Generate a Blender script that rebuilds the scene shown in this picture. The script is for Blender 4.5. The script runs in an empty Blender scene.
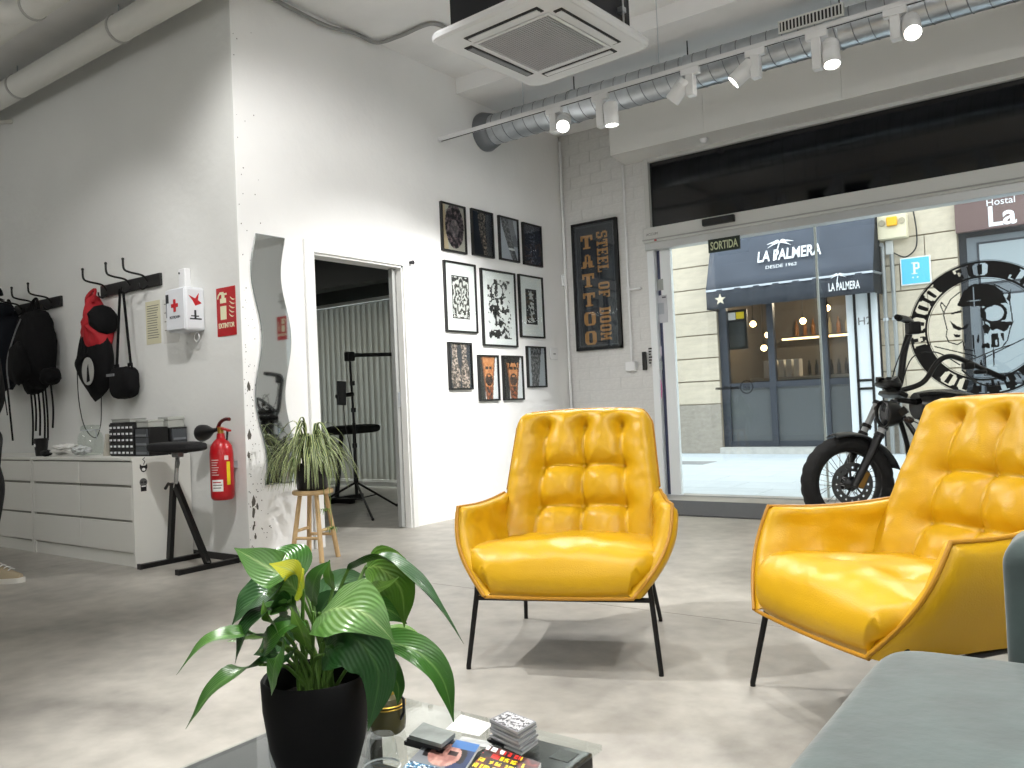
import bpy, bmesh, math, random
from mathutils import Vector, Matrix, noise
random.seed(7)
PI = math.pi
S = bpy.context.scene
COL = S.collection

# ---------------------------------------------------------------- camera
FPX = 827.2
YAW, PITCH, ROLL, CAMH = -0.6298, 0.021715, 0.044313, 0.98
_f = Vector((math.sin(YAW) * math.cos(PITCH), math.cos(YAW) * math.cos(PITCH), math.sin(PITCH)))
_r0 = Vector((math.cos(YAW), -math.sin(YAW), 0))
_d0 = _f.cross(_r0)
CR = _r0 * math.cos(ROLL) + _d0 * math.sin(ROLL)
CD = _d0 * math.cos(ROLL) - _r0 * math.sin(ROLL)
CF = _f
CAM = Vector((0, 0, CAMH))
cd = bpy.data.cameras.new('camera')
cam = bpy.data.objects.new('camera', cd)
COL.objects.link(cam)
cd.sensor_width = 36.0
cd.lens = FPX / 1024 * 36
cd.clip_start = 0.05
mw = Matrix.Identity(4)
for i in range(3):
    mw[i][0] = CR[i]; mw[i][1] = -CD[i]; mw[i][2] = -CF[i]; mw[i][3] = CAM[i]
cam.matrix_world = mw
S.camera = cam


def ray(x, y):
    return CR * ((x - 512) / FPX) + CD * ((y - 384) / FPX) + CF


def on_z(x, y, z=0.0):
    d = ray(x, y); return CAM + d * ((z - CAM.z) / d.z)


def on_x(x, y, X):
    d = ray(x, y); return CAM + d * (X / d.x)


def on_y(x, y, Y):
    d = ray(x, y); return CAM + d * (Y / d.y)


def at_d(x, y, depth):
    return CAM + ray(x, y) * depth


# ---------------------------------------------------------------- colour, world, exposure
S.view_settings.view_transform = 'Standard'
S.view_settings.look = 'None'
S.view_settings.gamma = 1.0
S.view_settings.use_curve_mapping = False
S.view_settings.exposure = 0.12
FILL_EMIT = 38.0
w = bpy.data.worlds.new('sky'); S.world = w
w.use_nodes = True
wn = w.node_tree
bg = wn.nodes['Background']
bg.inputs[0].default_value = (0.86, 0.94, 1.0, 1)
bg.inputs[1].default_value = 3.0

# main room planes
GX, HY, FY, CZ = -4.644, 3.366, 7.40, 3.90


def spot(name, loc, target, watts, size=70, blend=0.5, radius=0.05, color=(1, 0.985, 0.965)):
    ld = bpy.data.lights.new(name, 'SPOT')
    ld.energy = watts; ld.spot_size = math.radians(size); ld.spot_blend = blend
    ld.shadow_soft_size = radius; ld.color = color
    o = bpy.data.objects.new(name, ld); COL.objects.link(o)
    o.location = loc
    o.rotation_euler = (Vector(target) - Vector(loc)).to_track_quat('-Z', 'Y').to_euler()
    return o


# ---------------------------------------------------------------- materials
MATS = {}


def srgb(c):
    def g(v):
        v /= 255.0
        return v / 12.92 if v <= 0.04045 else ((v + 0.055) / 1.055) ** 2.4
    return (g(c[0]), g(c[1]), g(c[2]))


def mat(name, col, rough=0.5, metal=0.0, bump=0.0, scale=40, var=0.0, vscale=None, spec=0.5, emit=0.0, coat=0.0, detail=3):
    """principled material, colour given in display values 0-255, with optional noise variation and bump"""
    if name in MATS:
        return MATS[name]
    m = bpy.data.materials.new(name); m.use_nodes = True
    nt = m.node_tree; b = nt.nodes['Principled BSDF']
    c = srgb(col)
    b.inputs['Base Color'].default_value = (*c, 1)
    b.inputs['Roughness'].default_value = rough
    b.inputs['Metallic'].default_value = metal
    b.inputs['Specular IOR Level'].default_value = spec
    b.inputs['Coat Weight'].default_value = coat
    if emit:
        b.inputs['Emission Color'].default_value = (*c, 1)
        b.inputs['Emission Strength'].default_value = emit
    if var or bump:
        tc = nt.nodes.new('ShaderNodeTexCoord')
    if var:
        n = nt.nodes.new('ShaderNodeTexNoise'); n.inputs['Scale'].default_value = vscale or scale
        n.inputs['Detail'].default_value = detail
        nt.links.new(tc.outputs['Object'], n.inputs['Vector'])
        r = nt.nodes.new('ShaderNodeValToRGB')
        r.color_ramp.elements[0].position = 0.3; r.color_ramp.elements[1].position = 0.7
        r.color_ramp.elements[0].color = (*[v * (1 - var) for v in c], 1)
        r.color_ramp.elements[1].color = (*[min(1, v * (1 + var)) for v in c], 1)
        nt.links.new(n.outputs['Fac'], r.inputs['Fac'])
        nt.links.new(r.outputs['Color'], b.inputs['Base Color'])
    if bump:
        n2 = nt.nodes.new('ShaderNodeTexNoise'); n2.inputs['Scale'].default_value = scale
        n2.inputs['Detail'].default_value = 4
        nt.links.new(tc.outputs['Object'], n2.inputs['Vector'])
        bp = nt.nodes.new('ShaderNodeBump'); bp.inputs['Strength'].default_value = bump
        bp.inputs['Distance'].default_value = 0.01
        nt.links.new(n2.outputs['Fac'], bp.inputs['Height'])
        nt.links.new(bp.outputs['Normal'], b.inputs['Normal'])
    MATS[name] = m
    return m


def glass(name, tint=(1, 1, 1), refl=1.0, rough=0.0, f0=1.45):
    if name in MATS:
        return MATS[name]
    m = bpy.data.materials.new(name); m.use_nodes = True
    nt = m.node_tree; nt.nodes.clear()
    o = nt.nodes.new('ShaderNodeOutputMaterial'); mx = nt.nodes.new('ShaderNodeMixShader')
    t = nt.nodes.new('ShaderNodeBsdfTransparent'); t.inputs[0].default_value = (*tint, 1)
    g = nt.nodes.new('ShaderNodeBsdfGlossy'); g.inputs['Roughness'].default_value = rough
    g.inputs[0].default_value = (refl, refl, refl, 1)
    lw = nt.nodes.new('ShaderNodeLayerWeight'); lw.inputs['Blend'].default_value = 0.5
    pw_ = nt.nodes.new('ShaderNodeMath'); pw_.operation = 'POWER'; pw_.inputs[1].default_value = 5.0
    ma_ = nt.nodes.new('ShaderNodeMath'); ma_.operation = 'MULTIPLY_ADD'; ma_.inputs[1].default_value = 0.7
    ma_.inputs[2].default_value = ((f0 - 1) / (f0 + 1)) ** 2
    nt.links.new(lw.outputs['Facing'], pw_.inputs[0]); nt.links.new(pw_.outputs[0], ma_.inputs[0])
    nt.links.new(ma_.outputs[0], mx.inputs[0]); nt.links.new(t.outputs[0], mx.inputs[1])
    nt.links.new(g.outputs[0], mx.inputs[2]); nt.links.new(mx.outputs[0], o.inputs[0])
    MATS[name] = m
    return m


def attr_mat(name, rough=0.5, attr='print', spec=0.4):
    """surface whose flat print is stored on the mesh as a colour attribute"""
    if name in MATS:
        return MATS[name]
    m = bpy.data.materials.new(name); m.use_nodes = True
    nt = m.node_tree; b = nt.nodes['Principled BSDF']
    a = nt.nodes.new('ShaderNodeVertexColor'); a.layer_name = attr
    nt.links.new(a.outputs['Color'], b.inputs['Base Color'])
    b.inputs['Roughness'].default_value = rough
    b.inputs['Specular IOR Level'].default_value = spec
    MATS[name] = m
    return m


# ---------------------------------------------------------------- mesh builder
class MB:
    def __init__(self):
        self.v = []; self.f = []

    def add(self, vs, fs):
        o = len(self.v)
        self.v.extend([tuple(p) for p in vs]); self.f.extend([tuple(i + o for i in q) for q in fs])
        return self

    def box(self, c, s, R=None):
        c = Vector(c); h = [k / 2 for k in s]; vs = []
        for z in (-1, 1):
            for y in (-1, 1):
                for x in (-1, 1):
                    p = Vector((x * h[0], y * h[1], z * h[2]))
                    if R is not None:
                        p = R @ p
                    vs.append(c + p)
        return self.add(vs, [(0, 2, 3, 1), (4, 5, 7, 6), (0, 1, 5, 4), (2, 6, 7, 3), (0, 4, 6, 2), (1, 3, 7, 5)])

    def bx(self, x0, x1, y0, y1, z0, z1):
        return self.box(((x0 + x1) / 2, (y0 + y1) / 2, (z0 + z1) / 2), (abs(x1 - x0), abs(y1 - y0), abs(z1 - z0)))

    def bar(self, p0, p1, w, h, up=(0, 0, 1)):
        p0 = Vector(p0); p1 = Vector(p1); d = p1 - p0; L = d.length; d.normalize()
        s = d.cross(Vector(up))
        if s.length < 1e-5:
            s = d.cross(Vector((1, 0, 0)))
        s.normalize(); u = s.cross(d)
        R = Matrix((s, d, u)).transposed()
        return self.box((p0 + p1) / 2, (w, L, h), R)

    def tube(self, pts, r, n=10, closed=False, caps=True):
        pts = [Vector(p) for p in pts]; m = len(pts)
        rr = r if isinstance(r, (list, tuple)) else [r] * m
        vs = []; prev = None
        for i, p in enumerate(pts):
            if closed:
                d = pts[(i + 1) % m] - pts[i - 1]
            else:
                d = pts[min(i + 1, m - 1)] - pts[max(i - 1, 0)]
            if d.length < 1e-9:
                d = Vector((0, 0, 1))
            d.normalize()
            if prev is None:
                a = d.cross(Vector((0, 0, 1)))
                if a.length < 1e-3:
                    a = d.cross(Vector((1, 0, 0)))
            else:
                a = prev - d * prev.dot(d)
                if a.length < 1e-4:
                    a = d.cross(Vector((0.3, 1, 0.2)))
            a.normalize(); b = d.cross(a); prev = a
            for k in range(n):
                t = 2 * PI * k / n
                vs.append(p + a * (math.cos(t) * rr[i]) + b * (math.sin(t) * rr[i]))
        fs = []
        for i in range(m if closed else m - 1):
            j = (i + 1) % m
            for k in range(n):
                k2 = (k + 1) % n
                fs.append((i * n + k, i * n + k2, j * n + k2, j * n + k))
        if caps and not closed:
            fs.append(tuple(reversed(range(n)))); fs.append(tuple((m - 1) * n + k for k in range(n)))
        return self.add(vs, fs)

    def cyl(self, p0, p1, r, r1=None, n=16):
        return self.tube([p0, p1], [r, r if r1 is None else r1], n)

    def lathe(self, prof, n=24, M=None, caps=False):
        vs = []; m = len(prof)
        for r, z in prof:
            for k in range(n):
                t = 2 * PI * k / n
                p = Vector((r * math.cos(t), r * math.sin(t), z))
                vs.append(M @ p if M is not None else p)
        fs = []
        for i in range(m - 1):
            for k in range(n):
                k2 = (k + 1) % n
                fs.append((i * n + k, i * n + k2, (i + 1) * n + k2, (i + 1) * n + k))
        if caps:
            fs.append(tuple(reversed(range(n)))); fs.append(tuple((m - 1) * n + k for k in range(n)))
        return self.add(vs, fs)

    def grid(self, P, closeu=False, closev=False):
        nu = len(P); nv = len(P[0]); vs = [p for row in P for p in row]; fs = []
        for i in range(nu if closeu else nu - 1):
            i2 = (i + 1) % nu
            for j in range(nv if closev else nv - 1):
                j2 = (j + 1) % nv
                fs.append((i * nv + j, i2 * nv + j, i2 * nv + j2, i * nv + j2))
        return self.add(vs, fs)

    def prism(self, poly, y0, y1, M=None):
        """polygon in local x,z (counter-clockwise seen from -y) extruded from y0 to y1"""
        n = len(poly)
        vs = [Vector((x, y0, z)) for x, z in poly] + [Vector((x, y1, z)) for x, z in poly]
        if M is not None:
            vs = [M @ p for p in vs]
        fs = [tuple(range(n)), tuple(reversed(range(n, 2 * n)))]
        for k in range(n):
            k2 = (k + 1) % n
            fs.append((k, n + k, n + k2, k2))
        return self.add(vs, fs)

    def torus(self, c, R, r, n=40, k=10, M=None):
        pts = []
        for i in range(n):
            t = 2 * PI * i / n
            p = Vector((R * math.cos(t), 0, R * math.sin(t)))
            pts.append(Vector(c) + (M @ p if M is not None else p))
        return self.tube(pts, r, k, closed=True)

    def ball(self, c, r, n=14, m=10, s=(1, 1, 1)):
        P = []
        for i in range(m + 1):
            a = PI * i / m
            P.append([Vector(c) + Vector((r * s[0] * math.sin(a) * math.cos(2 * PI * k / n), r * s[1] * math.sin(a) * math.sin(2 * PI * k / n), -r * s[2] * math.cos(a))) for k in range(n)])
        return self.grid(P, closev=True)

    def mesh(self, name, smooth=False, angle=40):
        me = bpy.data.meshes.new(name)
        me.from_pydata(self.v, [], self.f)
        me.validate(); me.update()
        bm = bmesh.new(); bm.from_mesh(me)
        bmesh.ops.remove_doubles(bm, verts=bm.verts, dist=1e-6)
        bmesh.ops.recalc_face_normals(bm, faces=bm.faces)
        bm.to_mesh(me); bm.free()
        if smooth:
            me.polygons.foreach_set('use_smooth', [True] * len(me.polygons))
            me.set_sharp_from_angle(angle=math.radians(angle))
        return me

    def build(self, name, m, parent=None, smooth=False, angle=40, bevel=0, seg=2, loc=None, rot=None, label=None):
        me = self.mesh(name, smooth or bool(bevel), angle)
        if m is not None:
            me.materials.append(m)
        o = link(name, me, parent, loc, rot)
        if bevel:
            b = o.modifiers.new('bevel', 'BEVEL'); b.width = bevel; b.segments = seg; b.limit_method = 'ANGLE'
        if label:
            o['label'] = label
        return o


def link(name, data, parent=None, loc=None, rot=None):
    o = bpy.data.objects.new(name, data); COL.objects.link(o)
    if parent is not None:
        o.parent = parent
    if loc is not None:
        o.location = loc
    if rot is not None:
        o.rotation_euler = rot
    return o


def tag(o, label, cat, group=None):
    o['label'] = label; o['category'] = cat
    if group:
        o['group'] = group
    return o


def thing(name, label, cat, loc=(0, 0, 0), rz=0.0, group=None):
    return tag(link(name, None, None, loc, (0, 0, rz)), label, cat, group)


def struct(o, label=None):
    o['kind'] = 'structure'
    if label:
        o['label'] = label
    return o


def pieces(name, me, parent, places):
    """alike pieces sharing one mesh: places is a list of (loc, scale or None)"""
    for loc, sc in places:
        o = link(name, me, parent, loc)
        if sc is not None:
            o.scale = sc


WALL_G = PI / 2      # a thing on the gallery wall: local x runs along +Y, local -y points into the room


def print_grid(name, w, h, nx, ny, fn, m, parent, y=0.0, attr='print'):
    """flat print: a fine grid in local x,z (origin lower left) whose faces carry the colour fn(u, v)"""
    vs = []; fs = []; cols = []
    for j in range(ny + 1):
        for i in range(nx + 1):
            vs.append((w * i / nx - w / 2, y, h * j / ny))
    for j in range(ny):
        for i in range(nx):
            a = j * (nx + 1) + i
            fs.append((a, a + 1, a + nx + 2, a + nx + 1))
            cols.append(srgb(fn((i + 0.5) / nx, (j + 0.5) / ny)))
    me = bpy.data.meshes.new(name); me.from_pydata(vs, [], fs)
    ca = me.color_attributes.new(attr, 'FLOAT_COLOR', 'CORNER')
    buf = []
    for c in cols:
        buf.extend([c[0], c[1], c[2], 1.0] * 4)
    ca.data.foreach_set('color', buf)
    me.materials.append(m)
    return link(name, me, parent)


def text(name, s, size, m, parent, loc, rot=(PI / 2, 0, 0), sx=1.0, align='CENTER', extrude=0.001, shear=0.0, bold=0.0):
    cu = bpy.data.curves.new(name, 'FONT'); cu.body = s; cu.size = size; cu.align_x = align; cu.extrude = extrude
    cu.shear = shear; cu.offset = bold; cu.resolution_u = 3
    t = bpy.data.objects.new(name + '_curve', cu)
    COL.objects.link(t)
    dg = bpy.context.evaluated_depsgraph_get()
    me = bpy.data.meshes.new_from_object(t.evaluated_get(dg))
    bpy.data.objects.remove(t); bpy.data.curves.remove(cu)
    me.materials.clear(); me.materials.append(m)
    o = link(name, me, parent, loc, rot)
    o.scale = (sx, 1, 1)
    return o


def copy_tree(o, parent=None, loc=None, rz=None):
    c = o.copy(); COL.objects.link(c)
    if parent is not None:
        c.parent = parent
    if loc is not None:
        c.location = loc
    if rz is not None:
        c.rotation_euler = (0, 0, rz)
    for ch in list(o.children):
        copy_tree(ch, c)
    return c


def smoothstep(a, b, x):
    t = max(0.0, min(1.0, (x - a) / (b - a))); return t * t * (3 - 2 * t)


def bez(pts, n):
    """catmull-rom through pts, n samples per span"""
    pts = [Vector(p) for p in pts]; out = []
    for i in range(len(pts) - 1):
        p0 = pts[max(i - 1, 0)]; p1 = pts[i]; p2 = pts[i + 1]; p3 = pts[min(i + 2, len(pts) - 1)]
        for k in range(n):
            t = k / n
            out.append(0.5 * ((2 * p1) + (p2 - p0) * t + (2 * p0 - 5 * p1 + 4 * p2 - p3) * t * t + (3 * p1 - p0 - 3 * p2 + p3) * t ** 3))
    out.append(pts[-1])
    return out


# common materials
white_wall = mat('white_plaster', (238, 238, 237), 0.75, bump=0.25, scale=18, var=0.03, vscale=1.5)
hook_wall = mat('grey_white_plaster', (226, 227, 224), 0.8, bump=0.3, scale=14, var=0.03, vscale=1.2)
ceil_mat = mat('painted_concrete', (240, 240, 240), 0.85, bump=0.6, scale=6, var=0.05, vscale=2.0)
board_white = mat('white_board', (234, 234, 231), 0.6)
white_paint = mat('white_paint', (232, 232, 230), 0.4)
white_plastic = mat('white_plastic', (232, 233, 234), 0.35)
black_metal = mat('black_metal', (18, 18, 19), 0.4, 0.3)
black_plastic = mat('black_plastic', (16, 16, 17), 0.45)
black_fabric = mat('black_fabric', (17, 17, 19), 0.9, bump=0.4, scale=120)
steel = mat('galvanised_steel', (190, 195, 200), 0.3, 0.9, var=0.15, vscale=8)
chrome = mat('chrome', (210, 212, 215), 0.12, 1.0)
alu = mat('aluminium', (196, 198, 198), 0.38, 0.6)
paper = mat('white_paper', (236, 236, 234), 0.7)
pane_glass = glass('window_glass', (0.97, 0.985, 0.98))
clear_glass = glass('clear_glass', (0.95, 0.97, 0.97))
# ================================================================ the room
XL, XR, YB = -9.6, 3.2, -3.2

# concrete floor cut into slabs by saw joints
fm = bpy.data.materials.new('polished_concrete'); fm.use_nodes = True
nt = fm.node_tree; b = nt.nodes['Principled BSDF']
tc = nt.nodes.new('ShaderNodeTexCoord')
n1 = nt.nodes.new('ShaderNodeTexNoise'); n1.inputs['Scale'].default_value = 0.9; n1.inputs['Detail'].default_value = 8; n1.inputs['Roughness'].default_value = 0.62
n1.inputs['Distortion'].default_value = 0.7
n2 = nt.nodes.new('ShaderNodeTexNoise'); n2.inputs['Scale'].default_value = 9; n2.inputs['Detail'].default_value = 5
mixn = nt.nodes.new('ShaderNodeMix'); mixn.data_type = 'FLOAT'; mixn.inputs[0].default_value = 0.3
rp = nt.nodes.new('ShaderNodeValToRGB')
rp.color_ramp.elements[0].position = 0.33; rp.color_ramp.elements[0].color = (*srgb((130, 127, 121)), 1)
rp.color_ramp.elements[1].position = 0.68; rp.color_ramp.elements[1].color = (*srgb((190, 186, 177)), 1)
for n in (n1, n2):
    nt.links.new(tc.outputs['Object'], n.inputs['Vector'])
nt.links.new(n1.outputs['Fac'], mixn.inputs[2]); nt.links.new(n2.outputs['Fac'], mixn.inputs[3])
nt.links.new(mixn.outputs[0], rp.inputs['Fac']); nt.links.new(rp.outputs['Color'], b.inputs['Base Color'])
r2 = nt.nodes.new('ShaderNodeMapRange'); r2.inputs['To Min'].default_value = 0.26; r2.inputs['To Max'].default_value = 0.5
nt.links.new(n1.outputs['Fac'], r2.inputs['Value']); nt.links.new(r2.outputs[0], b.inputs['Roughness'])
b.inputs['Specular IOR Level'].default_value = 0.35

floor = struct(MB().bx(XL, XR, YB, FY + 0.16, -0.12, -0.012).build('floor', mat('dark_joint', (60, 58, 55), 0.9)), 'grey polished concrete floor with saw-cut joints')
jx = [XL, -5.9, -1.05 + 3.0, XR]
jy = [YB, -0.6, 3.42, FY + 0.16]
for i in range(len(jx) - 1):
    for j in range(len(jy) - 1):
        g = 0.0025
        MB().bx(jx[i] + g, jx[i + 1] - g, jy[j] + g, jy[j + 1] - g, -0.012, 0.0).build('slab', fm, floor)

struct(MB().bx(XL, XR, YB, FY + 0.3, CZ, CZ + 0.15).build('ceiling', ceil_mat), 'rough white painted concrete ceiling')
struct(MB().bx(GX, XR, 5.72, FY, 3.76, CZ).build('trim_1', ceil_mat), 'shallow white ceiling drop along the shop front')

# hook wall (faces the seats), with its skirting cut
struct(MB().bx(XL, GX - 0.002, HY, HY + 0.14, 0, CZ).build('wall_left', hook_wall), 'off-white wall with the coat hooks')
struct(MB().bx(XL, GX - 0.02, HY - 0.012, HY, 0, 0.045).build('baseboard_left', mat('dark_skirting', (44, 43, 42), 0.7)), 'thin dark skirting strip')
# gallery wall with the doorway
D0, D1, DZ = 3.995, 4.925, 2.125
gw = MB()
gw.bx(GX - 0.14, GX, HY + 0.002, D0, 0, CZ).bx(GX - 0.14, GX, D1, FY, 0, CZ).bx(GX - 0.14, GX, D0, D1, DZ, CZ)
struct(gw.build('wall_gallery', white_wall), 'white wall with framed prints and a doorway')
# chipped paint along the outer corner
chip = mat('bare_plaster', (92, 88, 82), 0.9)
chips = MB()
for k in range(150):
    z = abs(random.gauss(0.75, 0.55)) if k % 3 else random.uniform(0, 3.6)
    y = HY + 0.012 + abs(random.gauss(0, 0.05)) if k % 2 else HY + random.uniform(0.005, 0.2)
    s = random.uniform(0.0015, 0.004)
    a = random.uniform(0, 6)
    chips.prism([(s * (1 + 0.5 * math.sin(3 * q + a)) * math.cos(q), s * 1.3 * math.sin(q)) for q in [i * PI / 3 for i in range(6)]], -0.0012, -0.0003,
                Matrix.Translation((GX + 0.0003, y, z)) @ Matrix.Rotation(PI / 2, 4, 'Z'))
for k in range(9):
    z = random.uniform(0.05, 1.3); s = random.uniform(0.008, 0.022)
    a = random.uniform(0, 6)
    chips.prism([(s * 0.6 * (1 + 0.4 * math.sin(2 * q + a)) * math.cos(q), s * 1.7 * (1 + 0.3 * math.cos(3 * q + a)) * math.sin(q)) for q in [i * PI / 4 for i in range(8)]], -0.0012, -0.0003,
                Matrix.Translation((GX + 0.0003, HY + 0.015 + random.uniform(0, 0.06), z)) @ Matrix.Rotation(PI / 2, 4, 'Z'))
c_ = chips.build('paint_chips', chip); c_['kind'] = 'stuff'; c_['label'] = 'chipped paint specks along the white wall corner'; c_['category'] = 'paint chips'

# door casing and lining
door = struct(link('door_1', None, None, (GX, 0, 0)), 'white door casing of the doorway')
MB().bx(0, 0.018, D0 - 0.085, D0, 0, DZ + 0.085).build('casing', white_paint, door, bevel=0.003)
MB().bx(0, 0.018, D1, D1 + 0.055, 0, DZ + 0.085).build('casing', white_paint, door, bevel=0.003)
MB().bx(0, 0.018, D0, D1, DZ, DZ + 0.085).build('casing', white_paint, door, bevel=0.003)
MB().bx(-0.14, 0, D0, D0 + 0.015, 0, DZ).build('lining', white_paint, door)
MB().bx(-0.14, 0, D1 - 0.015, D1, 0, DZ).build('lining', white_paint, door)
MB().bx(-0.14, 0, D0, D1, DZ - 0.015, DZ).build('lining', white_paint, door)
MB().bx(-0.10, -0.06, D1 - 0.06, D1 - 0.015, 0.01, DZ - 0.015).build('door_leaf_edge', mat('grey_door', (150, 152, 150), 0.5), door)
MB().bx(-0.055, -0.058, D1 - 0.05, D1 - 0.025, 0.98, 1.10).build('latch_plate', steel, door)

# outer room walls the camera cannot see
struct(MB().bx(XL - 0.14, XL, YB, HY, 0, CZ).build('wall_far_left', hook_wall), 'plain wall at the far end of the room')
struct(MB().bx(XR, XR + 0.14, YB, FY, 0, CZ).build('wall_right', white_wall), 'plain white side wall')
struct(MB().bx(XL, XR, YB - 0.14, YB, 0, CZ).build('wall_back', white_wall), 'plain white rear wall')

# ---------------------------------------------------------------- side room behind the doorway
SL = -9.0
struct(MB().bx(SL - 0.1, SL, HY + 0.14, FY, 0, 3.0).build('wall_side_room', mat('side_grey', (120, 122, 120), 0.8)), 'grey wall of the side room')
struct(MB().bx(SL, GX - 0.14, HY + 0.14, FY + 0.1, 2.86, 2.95).build('ceiling_side_room', mat('dark_ceiling', (26, 28, 30), 0.8)), 'dark ceiling of the side room')
struct(MB().bx(SL, GX - 0.14, 6.75, 7.0, 2.45, 2.86).build('trim_2', mat('side_beam', (70, 73, 71), 0.8)), 'grey beam above the blinds')
# window wall of the side room: sill, head, glass
w1 = struct(link('window_1', None, None, (0, FY, 0)), 'shop window behind the vertical blinds')
MB().bx(SL, GX - 0.14, 0.0, 0.2, 2.28, 3.9).build('window_head', mat('side_beam', (70, 73, 71), 0.8), w1)
MB().bx(SL, GX - 0.14, 0.0, 0.2, 0.0, 0.08).build('window_sill', white_paint, w1)
MB().bx(SL, GX - 0.14, 0.06, 0.07, 0.08, 2.28).build('pane', pane_glass, w1)

bl = thing('vertical_blind', 'grey vertical slat blind hanging across the side room window', 'blind', (0, FY - 0.14, 0))
MB().bx(SL + 0.02, -4.98, -0.03, 0.03, 2.30, 2.34).build('head_rail', white_paint, bl)
slat_m = bpy.data.materials.new('blind_fabric'); slat_m.use_nodes = True
nt = slat_m.node_tree; nt.nodes.clear()
_o = nt.nodes.new('ShaderNodeOutputMaterial'); _m = nt.nodes.new('ShaderNodeMixShader'); _m.inputs[0].default_value = 0.45
_d = nt.nodes.new('ShaderNodeBsdfDiffuse'); _t = nt.nodes.new('ShaderNodeBsdfTranslucent')
_d.inputs[0].default_value = (*srgb((166, 165, 157)), 1); _t.inputs[0].default_value = (*srgb((176, 176, 170)), 1)
nt.links.new(_d.outputs[0], _m.inputs[1]); nt.links.new(_t.outputs[0], _m.inputs[2]); nt.links.new(_m.outputs[0], _o.inputs[0])
sm = MB()
P = [[Vector((0.06 * t, 0.006 * (1 - (t) ** 2), z)) for z in (0.1, 2.29)] for t in (-1, -0.6, -0.2, 0.2, 0.6, 1)]
sm.grid(P); slat_me = sm.mesh('slat', True); slat_me.materials.append(slat_m)
x = SL + 0.1; k = 0
while x < -5.05:
    o = link('slat', slat_me, bl, (x, 0, 0), (0, 0, math.radians(16 + 4 * math.sin(k * 1.7))))
    x += 0.098; k += 1
MB().bx(SL + 0.02, -4.98, -0.012, 0.012, 0.045, 0.075).build('bottom_chain', white_paint, bl)

# ---------------------------------------------------------------- shop front
PXR = -3.66      # right edge of the brick pier
wf = struct(MB().bx(GX - 0.14, PXR, FY + 0.012, FY + 0.3, 0, CZ).build('wall_front', mat('white_mortar', (212, 212, 210), 0.9)), 'white painted brick pier beside the glass front')
brick_m = mat('painted_brick', (222, 222, 220), 0.75, bump=0.5, scale=30, var=0.05, vscale=6)
bw, bh, gap = 0.243, 0.118, 0.004
bme = MB().bx(-0.5, 0.5, 0, 0.014, -0.5, 0.5).mesh('brick'); bme.materials.append(brick_m)
row = 0; z = 0.0
while z < CZ - 0.02:
    h = min(bh, CZ - z)
    x = GX - (bw / 2 if row % 2 else 0)
    while x < PXR - 0.01:
        x0 = max(x, GX); x1 = min(x + bw, PXR)
        if x1 - x0 > 0.02:
            o = link('brick', bme, wf, ((x0 + x1) / 2, FY + 0.008 + random.uniform(-0.001, 0.001), z + h / 2))
            o.scale = (x1 - x0 - gap, 1, h - gap)
        x += bw
    z += bh; row += 1

# boarded beam above the glass
bm_ = struct(link('wall_front_beam', None, None, (0, 0, 0)), 'boarded white beam above the shop window')
BX = -3.87
bxs = [BX, -2.9, on_y(841, 80, 7.1).x, 0.3, XR]
for i in range(4):
    MB().bx(bxs[i] + 0.001, bxs[i + 1] - 0.001, 7.10, 7.14, 3.335, 3.76).build('panel', board_white, bm_)
MB().bx(BX + 0.001, XR, 7.14, FY, 3.36, 3.76).build('core', board_white, bm_)
MB().add([(BX, 7.141, 3.335), (XR, 7.141, 3.335), (XR, FY + 0.05, 3.305), (BX, FY + 0.05, 3.305), (BX, 7.141, 3.359), (XR, 7.141, 3.359), (XR, FY + 0.05, 3.359), (BX, FY + 0.05, 3.359)],
         [(0, 1, 2, 3), (4, 7, 6, 5), (0, 4, 5, 1), (2, 6, 7, 3), (0, 3, 7, 4), (1, 5, 6, 2)]).build('soffit', white_paint, bm_)
MB().bx(PXR, XR, FY, FY + 0.3, 3.30, CZ).build('lintel', board_white, bm_)

struct(MB().bx(-0.05, XR, FY, FY + 0.3, 0, 3.30).build('wall_front_right', white_wall), 'white pier at the end of the glass front')
# transom window: black glossy panes in a pale frame
frame_m = mat('pale_frame', (205, 206, 203), 0.4)
tr = struct(link('window_2', None, None, (0, FY, 0)), 'black glazed transom above the sliding door')
MB().bx(PXR, PXR + 0.05, -0.03, 0.07, 2.40, 3.31).build('frame_side', frame_m, tr)
MB().bx(PXR + 0.05, -0.05, -0.02, 0.06, 3.275, 3.31).build('frame_top', frame_m, tr)
dark_pane = mat('black_glass', (9, 10, 13), 0.06, spec=0.6)
for x0, x1 in ((PXR + 0.05, -2.3005), (-2.2995, -0.05)):
    MB().bx(x0, x1, 0.02, 0.03, 2.61, 3.28).build('pane', dark_pane, tr)

# sliding door head
hd = struct(link('door_2', None, None, (0, FY, 0)), 'automatic sliding glass door with pale aluminium header')
MB().bx(PXR, -0.05, -0.10, 0.06, 2.47, 2.615).build('header', frame_m, hd, bevel=0.008)
MB().bx(PXR, -0.05, -0.07, 0.06, 2.40, 2.475).build('rail_cover', alu, hd, bevel=0.004)
MB().bx(PXR, -0.05, -0.115, -0.10, 2.49, 2.50).build('header_lip', mat('lip', (160, 161, 158), 0.5), hd)
text('lettering', 'ACCUM', 0.035, mat('grey_letter', (110, 110, 108), 0.6), hd, (PXR + 0.10, -0.104, 2.535))
MB().bx(PXR + 0.125, PXR + 0.145, -0.112, -0.10, 2.475, 2.50).build('indicator', mat('red_plastic', (170, 20, 30), 0.4), hd)
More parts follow.
